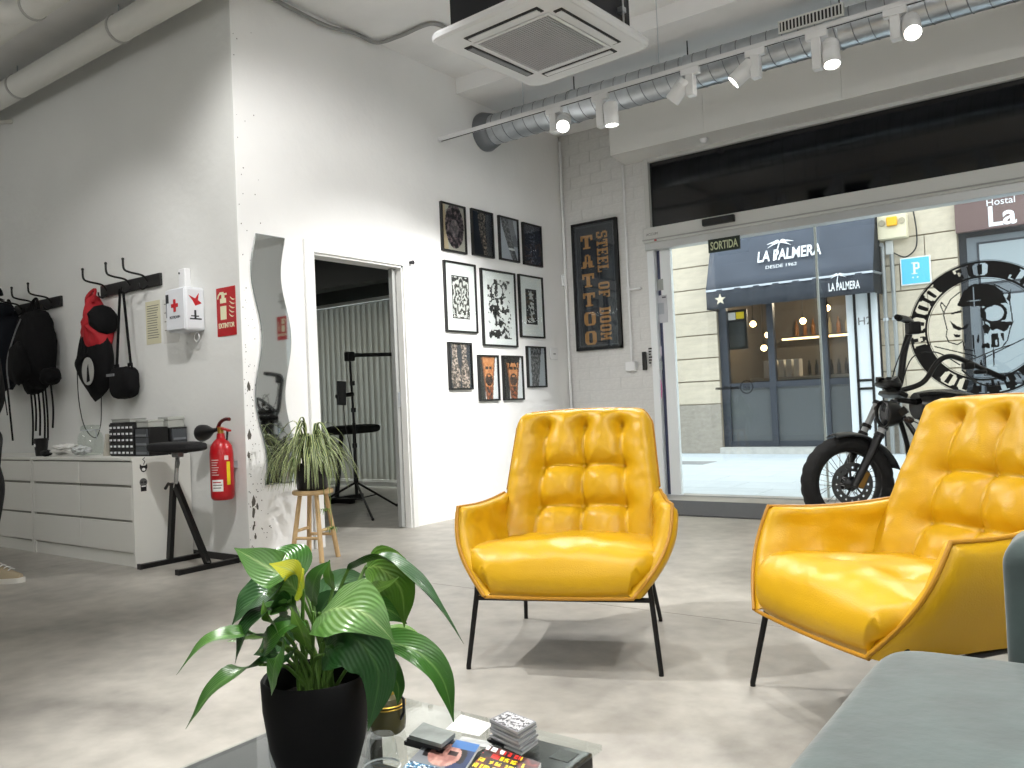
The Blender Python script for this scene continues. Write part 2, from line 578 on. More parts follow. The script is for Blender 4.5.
# left jamb and closed leaf stile
white_bright = mat('white_profile', (236, 240, 242), 0.35)
MB().bx(PXR, PXR + 0.07, -0.03, 0.05, 0, 2.40).build('jamb', white_bright, hd)
MB().bx(PXR + 0.075, PXR + 0.105, 0.03, 0.06, 0, 2.40).build('gasket', mat('blue_grey_gasket', (66, 72, 100), 0.5), hd)
MB().bx(PXR + 0.11, PXR + 0.22, 0.02, 0.07, 0, 2.40).build('stile', white_bright, hd)
XS = -2.06
# glass leaves
lf = MB().bx(PXR + 0.22, XS - 0.012, 0.030, 0.040, 0.02, 2.42).build('glass_leaf', pane_glass, hd)
MB().bx(XS - 0.012, XS + 0.006, 0.026, 0.044, 0.02, 2.42).build('edge_strip', mat('edge_strip', (205, 215, 212), 0.3), lf)
MB().bx(XS - 0.05, -0.05, 0.075, 0.085, 0.02, 2.42).build('glass_leaf', pane_glass, hd)
MB().bx(PXR, -0.05, 0.0, 0.14, 0.0, 0.012).build('threshold', alu, hd)
MB().bx(-0.9, -0.86, 0.05, 0.11, 0.0, 0.02).build('floor_guide', alu, hd)
# ================================================================ lettering: a slab-serif alphabet cut from bars
GLY = {
    'T': [(.36, .64, 0, 1), (.04, .96, .82, 1), (.04, .2, .6, .82), (.8, .96, .6, .82), (.22, .78, 0, .12)],
    'A': [(.30, .44, .1, .9), (.14, .32, .06, .5), (.56, .74, .1, .9), (.70, .88, .06, .5), (.38, .62, .88, 1), (.3, .7, .3, .42), (.0, .40, 0, .12), (.58, 1, 0, .12)],
    'O': [(.06, .36, .15, .85), (.64, .94, .15, .85), (.18, .82, .87, 1), (.18, .82, 0, .13), (.12, .38, .8, .92), (.62, .88, .8, .92), (.12, .38, .08, .2), (.62, .88, .08, .2)],
    'S': [(.06, .34, .58, .9), (.2, .8, .88, 1), (.66, .92, .72, .98), (.2, .8, .44, .58), (.66, .94, .12, .46), (.2, .8, 0, .12), (.08, .34, .02, .28)],
    'E': [(.14, .44, 0, 1), (.04, .92, .88, 1), (.78, .92, .7, .9), (.4, .72, .45, .57), (.62, .72, .36, .66), (.04, .92, 0, .12), (.78, .92, .1, .3)],
    'L': [(.14, .44, 0, 1), (.04, .56, .88, 1), (.04, .92, 0, .12), (.76, .92, .1, .36)],
    'F': [(.14, .44, 0, 1), (.04, .92, .88, 1), (.78, .92, .68, .9), (.4, .72, .45, .57), (.62, .72, .36, .66), (.04, .58, 0, .12)],
    'D': [(.12, .42, 0, 1), (.03, .7, .88, 1), (.03, .7, 0, .12), (.66, .94, .15, .85), (.6, .84, .8, .94), (.6, .84, .06, .2)],
    'M': [(.08, .28, 0, 1), (.72, .92, 0, 1), (.26, .4, .45, .92), (.6, .74, .45, .92), (.38, .62, .3, .6), (.0, .36, 0, .12), (.64, 1, 0, .12), (.0, .3, .88, 1), (.7, 1, .88, 1)],
}


def in_glyph(ch, u, v):
    return any(a <= u <= b and c <= v <= d for a, b, c, d in GLY[ch])


def slab_letter(ch, x, z, w, h, m, parent, y=0.0, rot=0, t=0.0015):
    """one letter as its own piece; rot=-90 writes it turned clockwise"""
    mb = MB(); M = Matrix.Translation((x, y, z)) @ Matrix.Rotation(rot, 4, 'Y')
    for k, (a, b, c, d) in enumerate(GLY[ch]):
        e = t + 0.00004 * k
        mb.prism([((a - .5) * w, (c - .5) * h), ((b - .5) * w, (c - .5) * h), ((b - .5) * w, (d - .5) * h), ((a - .5) * w, (d - .5) * h)], -e, 0, M)
    return mb.build('letter', m, parent)


# ================================================================ the street and the house opposite
BY = 12.80
stone = mat('beige_stone', (203, 191, 170), 0.85, bump=0.5, scale=25, var=0.08, vscale=5)
stone_grey = mat('grey_plinth_stone', (158, 150, 138), 0.85, bump=0.6, scale=40, var=0.12, vscale=18)
pave = struct(MB().bx(-16, 9, FY + 0.16, BY + 0.6, -0.15, -0.012).build('street_base', mat('street_joint', (178, 186, 190), 0.9)), 'base of the paved street')
pave_m = mat('pale_paving', (205, 214, 219), 0.7, var=0.05, vscale=1.3)
pme = MB().bx(-0.5, 0.5, -0.5, 0.5, -0.012, 0).mesh('paving_slab'); pme.materials.append(pave_m)
yy = FY + 0.16; r = 0
while yy < BY:
    dy = 0.6 if yy + 0.6 < BY else BY - yy
    xx = -8.2 + (0.45 if r % 2 else 0)
    while xx < 1.0:
        o = link('paving_slab', pme, pave, (xx + 0.45, yy + dy / 2, 0)); o.scale = (0.894, dy - 0.006, 1)
        xx += 0.9
    yy += 0.6; r += 1
MB().bx(-16, -8.2, FY + 0.16, BY, -0.012, 0).build('paving_run', pave_m, pave)
MB().bx(1.0, 9, FY + 0.16, BY, -0.012, 0).build('paving_run', pave_m, pave)
g0 = on_z(664, 466); g1 = on_z(724, 460)
tag(MB().bx(g0.x - 0.3, g1.x, (g0.y + g1.y) / 2 - 0.25, (g0.y + g1.y) / 2 + 0.25, 0, 0.004).build('drain_cover', mat('grey_cover', (150, 152, 152), 0.8, bump=0.8, scale=60)),
    'speckled grey drain cover in the pale street paving', 'drain cover')
pk = on_z(772, 452.5)
lit = MB().ball((pk.x, pk.y - 0.06, 0.03), 0.045, 10, 6, (1.6, 1, 0.6)).build('litter', mat('pink_wrapper', (226, 170, 178), 0.6), None, True)
tag(lit, 'small pink crumpled wrapper lying by the bar step', 'litter')

# house front opposite: back wall, plinth and ashlar blocks
SX0, SX1 = -5.16, -2.70       # bar opening
HX0, HX1 = -1.66, 0.35        # hostel doorway
wo = struct(link('wall_opposite', None, None, (0, BY, 0)), 'beige ashlar house front across the street')
core = MB()
core.bx(-16, SX0, 0.012, 0.5, 0, 9).bx(SX1, HX0, 0.012, 0.5, 0, 9).bx(HX1, 9, 0.012, 0.5, 0, 9).bx(SX0, SX1, 0.012, 0.5, 3.3, 9).bx(HX0, HX1, 0.012, 0.5, 3.35, 9)
core.build('backing', mat('stone_joint', (150, 138, 118), 0.9), wo)
zc = 0.80; ch = 0.378
blk = MB().bx(-0.5, 0.5, 0, 0.03, -0.5, 0.5).mesh('ashlar_block'); blk.materials.append(stone)
plk = MB().bx(-0.5, 0.5, 0, 0.05, -0.5, 0.5).mesh('plinth_block'); plk.materials.append(stone_grey)
for xa, xb, L in ((-8.4, SX0, 1.62), (SX1, HX0, 0.74)):
    x = xb
    while x > xa + 0.05:
        x0 = max(xa, x - 1.62)
        o = link('plinth_block', plk, wo, ((x0 + x) / 2, -0.03, 0.40)); o.scale = (x - x0 - 0.006, 1, 0.79)
        x = x0
    z = zc; r = 0
    while z < 4.4:
        x = xb
        first = True
        while x > xa + 0.05:
            step = L * (0.55 if (first and r % 2) else 1.0)
            x0 = max(xa, x - step); first = False
            o = link('ashlar_block', blk, wo, ((x0 + x) / 2, -0.018 + random.uniform(-.003, .003), z + ch / 2)); o.scale = (x - x0 - 0.014, 1, ch - 0.02)
            x = x0
        z += ch; r += 1
up = MB().bx(-16, -8.4, -0.015, 0.012, 0, 9).bx(HX1, 9, -0.015, 0.012, 0, 9).bx(-8.4, HX1, -0.015, 0.012, 4.45, 9).build('upper_stone', stone, wo)
struct(MB().bx(SX0, SX1, BY - 0.15, BY + 0.5, 0, 0.10).build('trim_3', mat('step_stone', (196, 194, 188), 0.8, var=0.1, vscale=12)), 'pale stone step in front of the bar')

# bar front
dgrey = mat('slate_paint', (56, 61, 70), 0.45)
bar = thing('bar_shop_front', 'dark slate framed glazed bar front under the awning', 'shop front', (0, BY + 0.10, 0.10))
bar_glass = glass('bar_glass', (0.78, 0.80, 0.82), f0=1.5)
vx = [SX0, on_y(774, 385, BY + .1).x, on_y(827, 385, BY + .1).x, SX1]
for i, x in enumerate(vx):
    wdt = 0.13 if i == 0 else 0.10
    x = min(max(x, SX0 + wdt / 2), SX1 - wdt / 2)
    MB().bx(x - wdt / 2, x + wdt / 2, -0.05, 0.05, 0, 3.2).build('mullion', dgrey, bar)
MB().bx(SX0, SX1, -0.04, 0.04, 0.93, 1.02).build('rail', dgrey, bar)
MB().bx(SX0, SX1, -0.04, 0.04, 0, 0.09).build('rail', dgrey, bar)
MB().bx(SX0, SX1, -0.04, 0.04, 2.36, 2.46).build('rail', dgrey, bar)
low_glass = mat('grey_panel_glass', (86, 90, 92), 0.3, spec=0.8)
for i in range(3):
    MB().bx(vx[i] + 0.05, vx[i + 1] - 0.05, -0.005, 0.005, 0.09, 0.93).build('lower_panel', low_glass, bar)
    MB().bx(vx[i] + 0.05, vx[i + 1] - 0.05, -0.003, 0.003, 1.02, 2.36).build('pane', bar_glass, bar)
    MB().bx(vx[i] + 0.05, vx[i + 1] - 0.05, -0.003, 0.003, 2.46, 3.2).build('pane', bar_glass, bar)
# bar interior
wood_dark = mat('dark_wood', (74, 56, 44), 0.6, var=0.2, vscale=6)
grey_in = mat('bar_grey', (120, 114, 104), 0.8)
BB = BY + .5
struct(MB().bx(SX0 - 0.5, SX1 + 0.5, BB + 3.0, BB + 3.1, 0, 3.3).build('wall_bar_rear', grey_in), 'rear wall of the dim bar')
struct(MB().bx(SX0 - 0.6, SX0 - 0.5, BB, BB + 3.0, 0, 3.3).build('wall_bar_left', grey_in), 'side wall of the dim bar')
struct(MB().bx(SX1 + 0.5, SX1 + 0.6, BB, BB + 3.0, 0, 3.3).build('wall_bar_right', grey_in), 'side wall of the dim bar')
struct(MB().bx(SX0 - 0.5, SX1 + 0.5, BB, BB + 3.0, 3.2, 3.3).build('ceiling_bar', wood_dark), 'dark ceiling of the bar')
struct(MB().bx(SX0 - 0.5, SX1 + 0.5, BB, BB + 3.0, -0.05, 0.1).build('floor_bar', wood_dark), 'dark floor of the bar')
ct = thing('bar_counter', 'long bar counter with pale worktop inside the bar', 'counter', (0, BY + 1.3, 0.1))
MB().bx(SX0 + 0.1, SX1 - 0.1, 0, 0.5, 0, 1.05).build('body', wood_dark, ct)
MB().bx(SX0 + 0.05, SX1 - 0.05, -0.05, 0.55, 1.05, 1.10).build('worktop', mat('pale_top', (196, 186, 166), 0.4), ct)
sh = thing('bar_shelf', 'lit bottle shelf on the rear wall of the bar', 'shelf', (0, BY + 3.2, 1.95))
MB().bx(SX0, SX1, 0, 0.28, 0, 0.05).build('board', wood_dark, sh)
MB().bx(SX0, SX1, -0.01, 0, -0.02, 0.02).build('light_strip', mat('warm_strip', (255, 214, 150), 0.5, emit=6), sh)
random.seed(11)
for k in range(14):
    c, cn = random.choice([((120, 60, 20), 'amber'), ((200, 190, 160), 'pale'), ((60, 80, 50), 'green'), ((170, 110, 40), 'honey coloured')])
    bx_ = SX0 + 0.25 + k * 0.155
    mb = MB().lathe([(0, 0), (.038, 0), (.04, .01), (.04, .18), (.034, .21), (.014, .24), (.013, .31), (0, .31)], 10)
    o = mb.build('bottle', mat('bottle_%d_%d_%d' % c, c, 0.15), None, True, loc=(bx_, BY + 3.33, 2.0))
    tag(o, cn + ' spirit bottle standing on the lit shelf in the bar', 'bottle', 'bottles on the bar shelf')
for k in range(5):
    o = MB().box((0, 0, 0.15), (0.09, 0.2, 0.30)).build('carton', mat('carton_white', (232, 230, 224), 0.6), None, bevel=0.004, loc=(SX0 + 0.28 + k * 0.13, BY + 1.5, 1.2))
    tag(o, 'white upright carton on the bar counter behind the glass', 'carton', 'cartons on the bar counter')
for k in range(6):
    o = MB().lathe([(0, 0), (.03, 0), (.032, .02), (.032, .16), (.015, .2), (.015, .26), (0, .26)], 10).build('bottle', mat('bottle_dark', (40, 34, 26), 0.2), None, True, loc=(SX0 + 1.0 + k * 0.12, BY + 1.45, 1.2))
    tag(o, 'dark bottle standing on the bar counter behind the glass', 'bottle', 'bottles on the bar counter')
glow = mat('warm_bulb', (255, 205, 140), 0.5, emit=25)
for px_, py_ in ((753, 324), (803, 321), (827, 308), (768, 335), (764, 348)):
    p = on_y(px_, py_, BY + 1.7)
    t = thing('pendant_bulb', 'warm glowing pendant bulb hanging inside the bar', 'lamp', p, 0, 'pendant bulbs in the bar')
    MB().ball((0, 0, 0), 0.055, 12, 8).build('bulb', glow, t, True)
    MB().cyl((0, 0, 0.05), (0, 0, 3.2 - p.z), 0.006, n=6).build('cord', black_plastic, t)
    MB().cyl((0, 0, 0.045), (0, 0, 0.10), 0.02, n=10).build('socket', black_plastic, t)
ld = bpy.data.lights.new('bar_light', 'POINT'); ld.energy = 90; ld.color = (1, 0.8, 0.55); ld.shadow_soft_size = 0.1
lo = bpy.data.objects.new('bar_light', ld); COL.objects.link(lo); lo.location = (-4.0, BY + 1.7, 2.55)
# hanging menu light box
p = on_y(733, 330, BY + .2)
mbx = thing('menu_light_box', 'black framed menu box with white and yellow lit panels at the bar window', 'sign', p)
MB().bx(-0.24, 0.24, -0.02, 0.05, -0.32, 0.32).build('frame', black_metal, mbx, bevel=0.006)
MB().bx(-0.21, 0.06, -0.026, -0.02, 0.16, 0.28).build('panel', mat('menu_white', (236, 236, 230), 0.5, emit=0.6), mbx)
MB().bx(0.07, 0.2, -0.026, -0.02, 0.17, 0.28).build('panel', mat('menu_yellow', (240, 214, 40), 0.5, emit=0.6), mbx)
MB().bx(-0.21, -0.08, -0.026, -0.02, -0.05, 0.12).build('panel', mat('menu_white', (236, 236, 230), 0.5), mbx)
MB().bx(-0.06, 0.2, -0.026, -0.02, -0.28, 0.12).build('panel', mat('menu_grey', (90, 92, 88), 0.4), mbx)
# white folded shutter leaf with black bars, beside the bar window
pa = on_y(845, 292, BY - 0.12); pb = on_y(851, 432, BY - 0.12); pc = on_y(874, 288, BY - 0.12)
sw = thing('shutter_leaf', 'white shutter leaf with black outline bars beside the bar window', 'shutter', (pa.x, BY - 0.115, 0.1))
Wd = SX1 - .01 - pa.x
MB().bx(0, Wd, 0, 0.05, 0, pa.z - 0.1).build('board', mat('shutter_white', (226, 231, 234), 0.5), sw, bevel=0.004)
zt = pa.z - 0.1
ba, bb = Wd * .24, Wd * .72
for x0, x1, z0, z1 in ((ba, ba + .035, 0.03, zt), (bb, bb + .035, 0.03, zt), (ba, bb, 0.95, 0.985), (ba, bb, 0.83, 0.865), (ba, bb, 0.03, 0.065)):
    MB().bx(x0, x1, -0.015, 0.0, z0, z1).build('bar', black_metal, sw)
text('lettering', 'H2', 0.16, mat('grey_letter', (110, 110, 108), 0.6), sw, (Wd * .58, -0.003, zt - 0.5))

# awning
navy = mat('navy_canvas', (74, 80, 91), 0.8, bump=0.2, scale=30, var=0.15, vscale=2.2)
AY, AD, AH = 12.22, 0.48, 1.35
A0 = on_y(706, 291, AY); A1 = on_y(873, 272, AY)
aw = thing('awning', 'dark blue canvas awning over the bar with white palm lettering', 'awning', (0, 0, 0))
zb = (A0.z + A1.z) / 2; zt = zb + AH; x0, x1 = A0.x, A1.x
n = 24
P = []
for i in range(n + 1):
    x = x0 + (x1 - x0) * i / n
    P.append([Vector((x, AY + AD * t, zb + (zt - zb) * t - 0.03 * math.sin(PI * t))) for t in [k / 8 for k in range(9)]])
mb = MB().grid(P)
o = mb.build('canopy', navy, aw, True); o.modifiers.new('thick', 'SOLIDIFY').thickness = 0.012
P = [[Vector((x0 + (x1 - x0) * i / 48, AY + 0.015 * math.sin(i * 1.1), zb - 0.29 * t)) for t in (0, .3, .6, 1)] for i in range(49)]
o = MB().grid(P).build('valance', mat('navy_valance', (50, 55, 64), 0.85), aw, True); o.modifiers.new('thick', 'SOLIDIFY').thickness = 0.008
MB().bar((x0, AY, zb), (x1, AY, zb), 0.03, 0.03).build('front_bar', mat('white_piping', (200, 206, 214), 0.5), aw)
for xs in (x0, x1):
    MB().add([(xs, AY, zb), (xs, 12.72, zb), (xs, 12.72, zt), (xs, AY, zb - 0.29), (xs, 12.72, zb - 0.29)], [(0, 1, 2), (0, 3, 4, 1)]).build('side', mat('black_canvas', (14, 15, 18), 0.9), aw)
    MB().cyl((xs, AY + .03, zb), (xs, 12.72, zb + 0.02), 0.02, n=8).build('arm', steel, aw)
for k in range(5):
    xx = x0 + 0.3 + k * (x1 - x0 - 0.6) / 4
    MB().bar((xx, 12.7, zb + 0.75), (xx + 0.12, AY + .1, zb - 0.02), 0.05, 0.03).build('strut', wood_dark, aw)
white_ink = mat('white_ink', (236, 238, 240), 0.7)
sl = math.atan2(zt - zb, AD)


def palm(parent, M, s):
    mb = MB()
    tr_ = [(-.10, 0), (-.05, .5), (.02, .8), (.06, .8), (.0, .5), (-.03, 0)]
    mb.prism([(x * s, z * s) for x, z in tr_], -0.004, 0.0, M)
    for a, L in ((165, .55), (195, .5), (120, .4), (60, .42), (15, .6), (-15, .5)):
        c, sn = math.cos(math.radians(a)), math.sin(math.radians(a))
        pts = []
        for t in (0, .3, .6, 1):
            pts.append((0.04 + c * L * t, .8 + sn * L * t * .6 - .12 * t * t, .09 * (1 - t) + .01 if t else .03))
        top = [(x * s, (z + wd) * s) for x, z, wd in pts]; bot = [(x * s, (z - wd * .3) * s) for x, z, wd in reversed(pts)]
        mb.prism(bot[::-1] + top[::-1], -0.004 - 0.0003 * a / 100, 0.0, M)
    return mb.build('palm_emblem', white_ink, parent)


def awn_pt(px_, py_):
    d = ray(px_, py_); nrm = Vector((0, -(zt - zb), AD)); q = Vector((0, AY, zb))
    return CAM + d * ((q - CAM).dot(nrm) / d.dot(nrm))


rotA = (sl, 0, 0)
off = Vector((0, -math.sin(sl), math.cos(sl))) * 0.05
pL = awn_pt(758, 264); pR = awn_pt(822, 250)
wl = pR.x - pL.x
o = text('lettering', 'LA PALMERA', 0.25, white_ink, aw, Vector(((pL.x + pR.x) / 2, 0, 0)) + Vector((0, pL.y, pL.z)) + off, rotA, 1.0, bold=0.006)
o.scale = (wl / o.dimensions.x, 1.0, 1)
o = text('lettering', 'DESDE 1962', 0.075, white_ink, aw, Vector(((pL.x + pR.x) / 2 - 0.1, pL.y - 0.13 * math.cos(sl), pL.z - 0.13 * math.sin(sl))) + off, rotA, 1.2)
palm(aw, Matrix.Translation(Vector((pL.x + wl * 0.33, pL.y, pL.z)) + off) @ Matrix.Rotation(sl - PI / 2, 4, 'X'), 0.36)
pv = on_y(829, 285, AY - .03)
o = text('lettering', 'LA PALMERA', 0.16, white_ink, aw, (pv.x + 0.2, AY - .03, pv.z - 0.09), (PI / 2, 0, 0), 0.5, bold=0.003)
o.scale = (0.42 / o.dimensions.x, 1.0, 1)
palm(aw, Matrix.Translation((pv.x + 0.12, AY - .025, pv.z - 0.05)), 0.22)
ps = on_y(720, 299.5, AY - .03)
st = [(0.09 * (1 if k % 2 == 0 else .42) * math.cos(PI / 2 + k * PI / 5), 0.09 * (1 if k % 2 == 0 else .42) * math.sin(PI / 2 + k * PI / 5)) for k in range(10)]
MB().prism(st, -0.01, 0.0, Matrix.Translation((ps.x, AY - .02, ps.z))).build('star_emblem', mat('cream_ink', (226, 214, 190), 0.7), aw)

# utilities on the house wall
p0 = on_y(881, 220, BY - .03); p1 = on_y(907, 236, BY - .03)
ub = thing('alarm_box', 'cream wall box with a yellow lamp above the blue sign', 'alarm box', ((p0.x + p1.x) / 2, BY - 0.03, (p0.z + p1.z) / 2))
wdt = abs(p1.x - p0.x) + 0.05; hgt = 0.34
MB().bx(-wdt / 2, wdt / 2, -0.16, 0, -hgt / 2, hgt / 2).build('case', mat('cream_case', (226, 216, 186), 0.5), ub, bevel=0.01)
MB().bx(-0.06, 0.08, -0.21, -0.16, 0.0, 0.13).build('lamp', mat('yellow_lamp', (238, 178, 20), 0.35), ub, bevel=0.015)
for xx in (-wdt * .33, wdt * .36):
    MB().cyl((xx, -0.16, 0.06), (xx, -0.175, 0.06), 0.045, n=16).build('sounder', mat('sounder', (170, 160, 136), 0.6), ub, True)
p = on_y(890, 248, BY - .03)
jb = thing('junction_box', 'small grey junction box with a black cable under the alarm box', 'junction box', p)
MB().bx(-0.05, 0.05, -0.06, 0, -0.1, 0.1).build('case', mat('jb_grey', (200, 200, 196), 0.5), jb, bevel=0.006)
MB().tube(bez([(0.05, -.03, -.08), (0.2, -.03, -.16), (0.34, -.03, -.05), (0.36, -.03, 0.2), (0.33, -.03, 0.5)], 6), 0.01, 6).build('cable', black_plastic, jb, True)
pipe_g = mat('grey_pipe', (150, 152, 150), 0.45, 0.3)
for px_, lab in ((894, 'grey vertical conduit below the junction box'), (885, 'bent grey vertical pipe beside the awning')):
    p = on_y(px_, 300, BY - 0.09)
    ztop = on_y(px_, 254 if px_ > 890 else 245, BY - .09).z
    pp = thing('downpipe', lab, 'pipe', (p.x, BY - 0.09, 0.0))
    MB().cyl((0, 0, 0), (0, 0, ztop), 0.03, n=12).build('tube', pipe_g, pp, True)
    for z in (0.8, 1.9):
        MB().cyl((0, 0, z), (0, 0, z + 0.04), 0.042, n=12).build('clamp', steel, pp, True)
    if px_ < 890:
        MB().cyl((0, 0, ztop), (0.0, -0.05, ztop), 0.03, n=12).build('elbow', pipe_g, pp, True)
# blue P sign
p0 = on_y(901.5, 258.5, BY - 0.05); p1 = on_y(930, 283, BY - 0.05)
hs = max(p1.x - p0.x, p0.z - p1.z)
ps_ = thing('hostel_plate', 'square light blue plate with a white letter P on the stone wall', 'sign', ((p0.x + p1.x) / 2, BY - 0.03, (p0.z + p1.z) / 2))
MB().bx(-hs / 2, hs / 2, -0.03, 0, -hs / 2, hs / 2).build('border', white_paint, ps_, bevel=0.004)
MB().bx(-hs * .455, hs * .455, -0.033, -0.03, -hs * .455, hs * .455).build('plate', mat('sky_blue', (96, 196, 232), 0.4), ps_)
P_ = MB()
for k, (a, b, c, d) in enumerate([(-.07, .0, -.12, .3), (-.13, .06, .27, .3), (-.13, .06, -.12, -.09), (-.0, .1, .24, .3), (-.0, .1, .05, .11), (.08, .14, .08, .27)]):
    P_.bx(a * hs, b * hs, -0.0345 - 0.0001 * k, -0.033, c * hs, d * hs)
P_.build('letter', white_ink, ps_)
for xx in (-.09, .06):
    s5 = [(hs * .04 * (1 if k % 2 == 0 else .5) * math.cos(PI / 2 + k * PI / 5) + xx * hs, hs * .04 * (1 if k % 2 == 0 else .5) * math.sin(PI / 2 + k * PI / 5) - .24 * hs) for k in range(10)]
    MB().prism(s5, -0.0345, -0.033).build('star_emblem', white_ink, ps_)
# hostel doorway
brown = mat('brown_fascia', (104, 82, 78), 0.55)
hz = on_y(957, 233, BY - .12).z
hg = thing('hostel_fascia', 'brown fascia board with white Hostal lettering over the grey doors', 'sign', (0, BY - 0.12, hz))
MB().bx(HX0, HX1 + 0.6, 0, 0.1, 0, 0.9).build('board', brown, hg, bevel=0.005)
q0 = on_y(986, 209, BY - .12); q1 = on_y(987, 222.5, BY - .12)
text('lettering', 'Hostal', 0.13, white_ink, hg, (q0.x, -0.003, on_y(995, 205, BY - .12).z - hz), align='LEFT', sx=1.0)
text('lettering', 'La', 0.37, white_ink, hg, (q1.x, -0.003, on_y(990, 226, BY - .12).z - hz), align='LEFT', bold=0.008)
hdm = mat('grey_green_door', (106, 114, 120), 0.5); hdp = mat('grey_panel', (150, 160, 164), 0.5); hdd = mat('door_dark_grey', (44, 50, 58), 0.6)  # last one: dark grey of door frame, mouldings and backing wall
hdo = thing('hostel_door', 'grey panelled double door under the brown fascia', 'door', (0, BY + 0.12, 0))
MB().bx(HX0, HX1, 0, 0.06, 0, hz + 0.3).build('frame', hdd, hdo)
dw = (HX1 - HX0 - 0.2) / 2
for i in range(2):
    xa = HX0 + 0.1 + i * (dw + 0.02)
    lfm = MB().bx(xa, xa + dw, -0.05, 0, 0, hz - 0.06).build('leaf', hdm, hdo)
    for z0, z1 in ((0.15, 0.95), (1.05, hz - 0.85), (hz - 0.72, hz - 0.14)):
        MB().bx(xa + 0.12, xa + dw - 0.12, -0.062, -0.05, z0, z1).build('moulding', hdd, lfm)
        MB().bx(xa + 0.15, xa + dw - 0.15, -0.072, -0.062, z0 + 0.03, z1 - 0.03).build('panel', hdp, lfm)
struct(MB().bx(HX0 - 0.1, HX1 + 0.1, BY + 0.2, BY + 0.3, 0, 3.6).build('wall_hostel_back', hdd))

# ================================================================ fittings on the shop front
sg = thing('exit_sign', 'dark green SORTIDA exit sign hanging under the door header', 'sign', (0, FY - 0.075, 0))
a = on_y(708, 236.5, FY - .075); b2 = on_y(740.5, 246, FY - .075)
zc_ = 2.345; hh = 0.062; xa, xb = a.x, b2.x
MB().bx(xa, xb, -0.006, 0.0, zc_ - hh, zc_ + hh).build('board', mat('sign_green', (24, 40, 30), 0.5), sg)
o = text('lettering', 'SORTIDA', 0.105, mat('sign_cream', (205, 214, 176), 0.6), sg, ((xa + xb) / 2, -0.008, zc_ - 0.037), bold=0.002)
o.scale = ((xb - xa) * 0.86 / o.dimensions.x, 1, 1)
MB().bx(xa + .02, xa + .04, -0.004, 0, zc_ + hh, 2.42).build('hanger', steel, sg)
MB().bx(xb - .04, xb - .02, -0.004, 0, zc_ + hh, 2.42).build('hanger', steel, sg)
a = on_y(703, 227, FY - .12); b2 = on_y(735, 223, FY - .12)
se = thing('door_sensor', 'black motion sensor bar on the door header', 'sensor', ((a.x + b2.x) / 2, FY - 0.10, 2.565))
MB().bx(-(b2.x - a.x) / 2, (b2.x - a.x) / 2, -0.05, 0, -0.035, 0.03).build('case', black_plastic, se, bevel=0.008)
MB().bx(0.04, 0.10, -0.052, -0.05, -0.01, 0.018).build('lens', mat('lens', (60, 60, 66), 0.1), se)


def front_box(name, label, cat, x0, y0, x1, y1, d, m, yy=FY - 0.03, thick=0.003, bevel=0):
    a = on_y(x0, y0, yy); b_ = on_y(x1, y1, yy)
    o = MB().bx(-abs(b_.x - a.x) / 2, abs(b_.x - a.x) / 2, -d, 0, -abs(a.z - b_.z) / 2, abs(a.z - b_.z) / 2).build(name, m, None, bevel=bevel, loc=((a.x + b_.x) / 2, yy, (a.z + b_.z) / 2))
    return tag(o, label, cat)


nt_ = thing('door_notice', 'grey printed notice taped to the white door jamb', 'notice', on_y(658, 309.5, FY + .015))
MB().bx(-.10, .10, -0.002, 0, -.135, .135).build('sheet', mat('grey_paper', (196, 198, 204), 0.7), nt_)
MB().bx(-.065, .065, -0.003, -0.002, -.05, .06).build('print_block', mat('print_grey', (168, 174, 182), 0.7), nt_)
MB().bx(.05, .09, -0.003, -0.002, .105, .12).build('print_block', mat('print_dark', (96, 98, 106), 0.7), nt_)
front_box('pictogram_sticker', 'small grey crossed pictogram sticker above the door notice', 'sticker', 654, 280, 663.5, 290, 0.002, mat('sticker_grey', (160, 164, 162), 0.6), FY + .018)
front_box('door_lock', 'black lock block on the edge of the white jamb', 'lock', 643, 352, 647.5, 370, 0.03, black_plastic, FY - .03, bevel=0.004)
front_box('lock_switch', 'small grey switch box with a pink cable on the door stile', 'switch', 656.5, 362, 663, 370, 0.03, mat('switch_grey', (168, 176, 180), 0.5), FY + .015, bevel=0.004)
front_box('white_label', 'blank white label above the grey switch box', 'label', 653, 347, 662, 356, 0.002, mat('pale_label', (226, 220, 230), 0.6), FY + .018)
kp = thing('hours_sticker', 'black opening hours lettering on the white jamb', 'sticker', on_y(650.5, 357, FY - .03))
for k in range(6):
    MB().bx(-.018, .018 - (k % 3) * .006, -0.001, 0, .075 - k * .028, .09 - k * .028).build('print_line', black_plastic, kp)
pc_ = on_y(659, 371, FY + .015)
tag(MB().tube(bez([(pc_.x, pc_.y - .02, pc_.z), (pc_.x + .03, pc_.y - .02, pc_.z - .2), (pc_.x - .02, pc_.y - .02, pc_.z - .45), (pc_.x - .03, pc_.y - .015, pc_.z - .7)], 6), 0.005, 6).build('pink_cable', mat('pink_cable', (226, 120, 180), 0.5), None, True),
    'thin pink cable running down the door stile', 'cable')
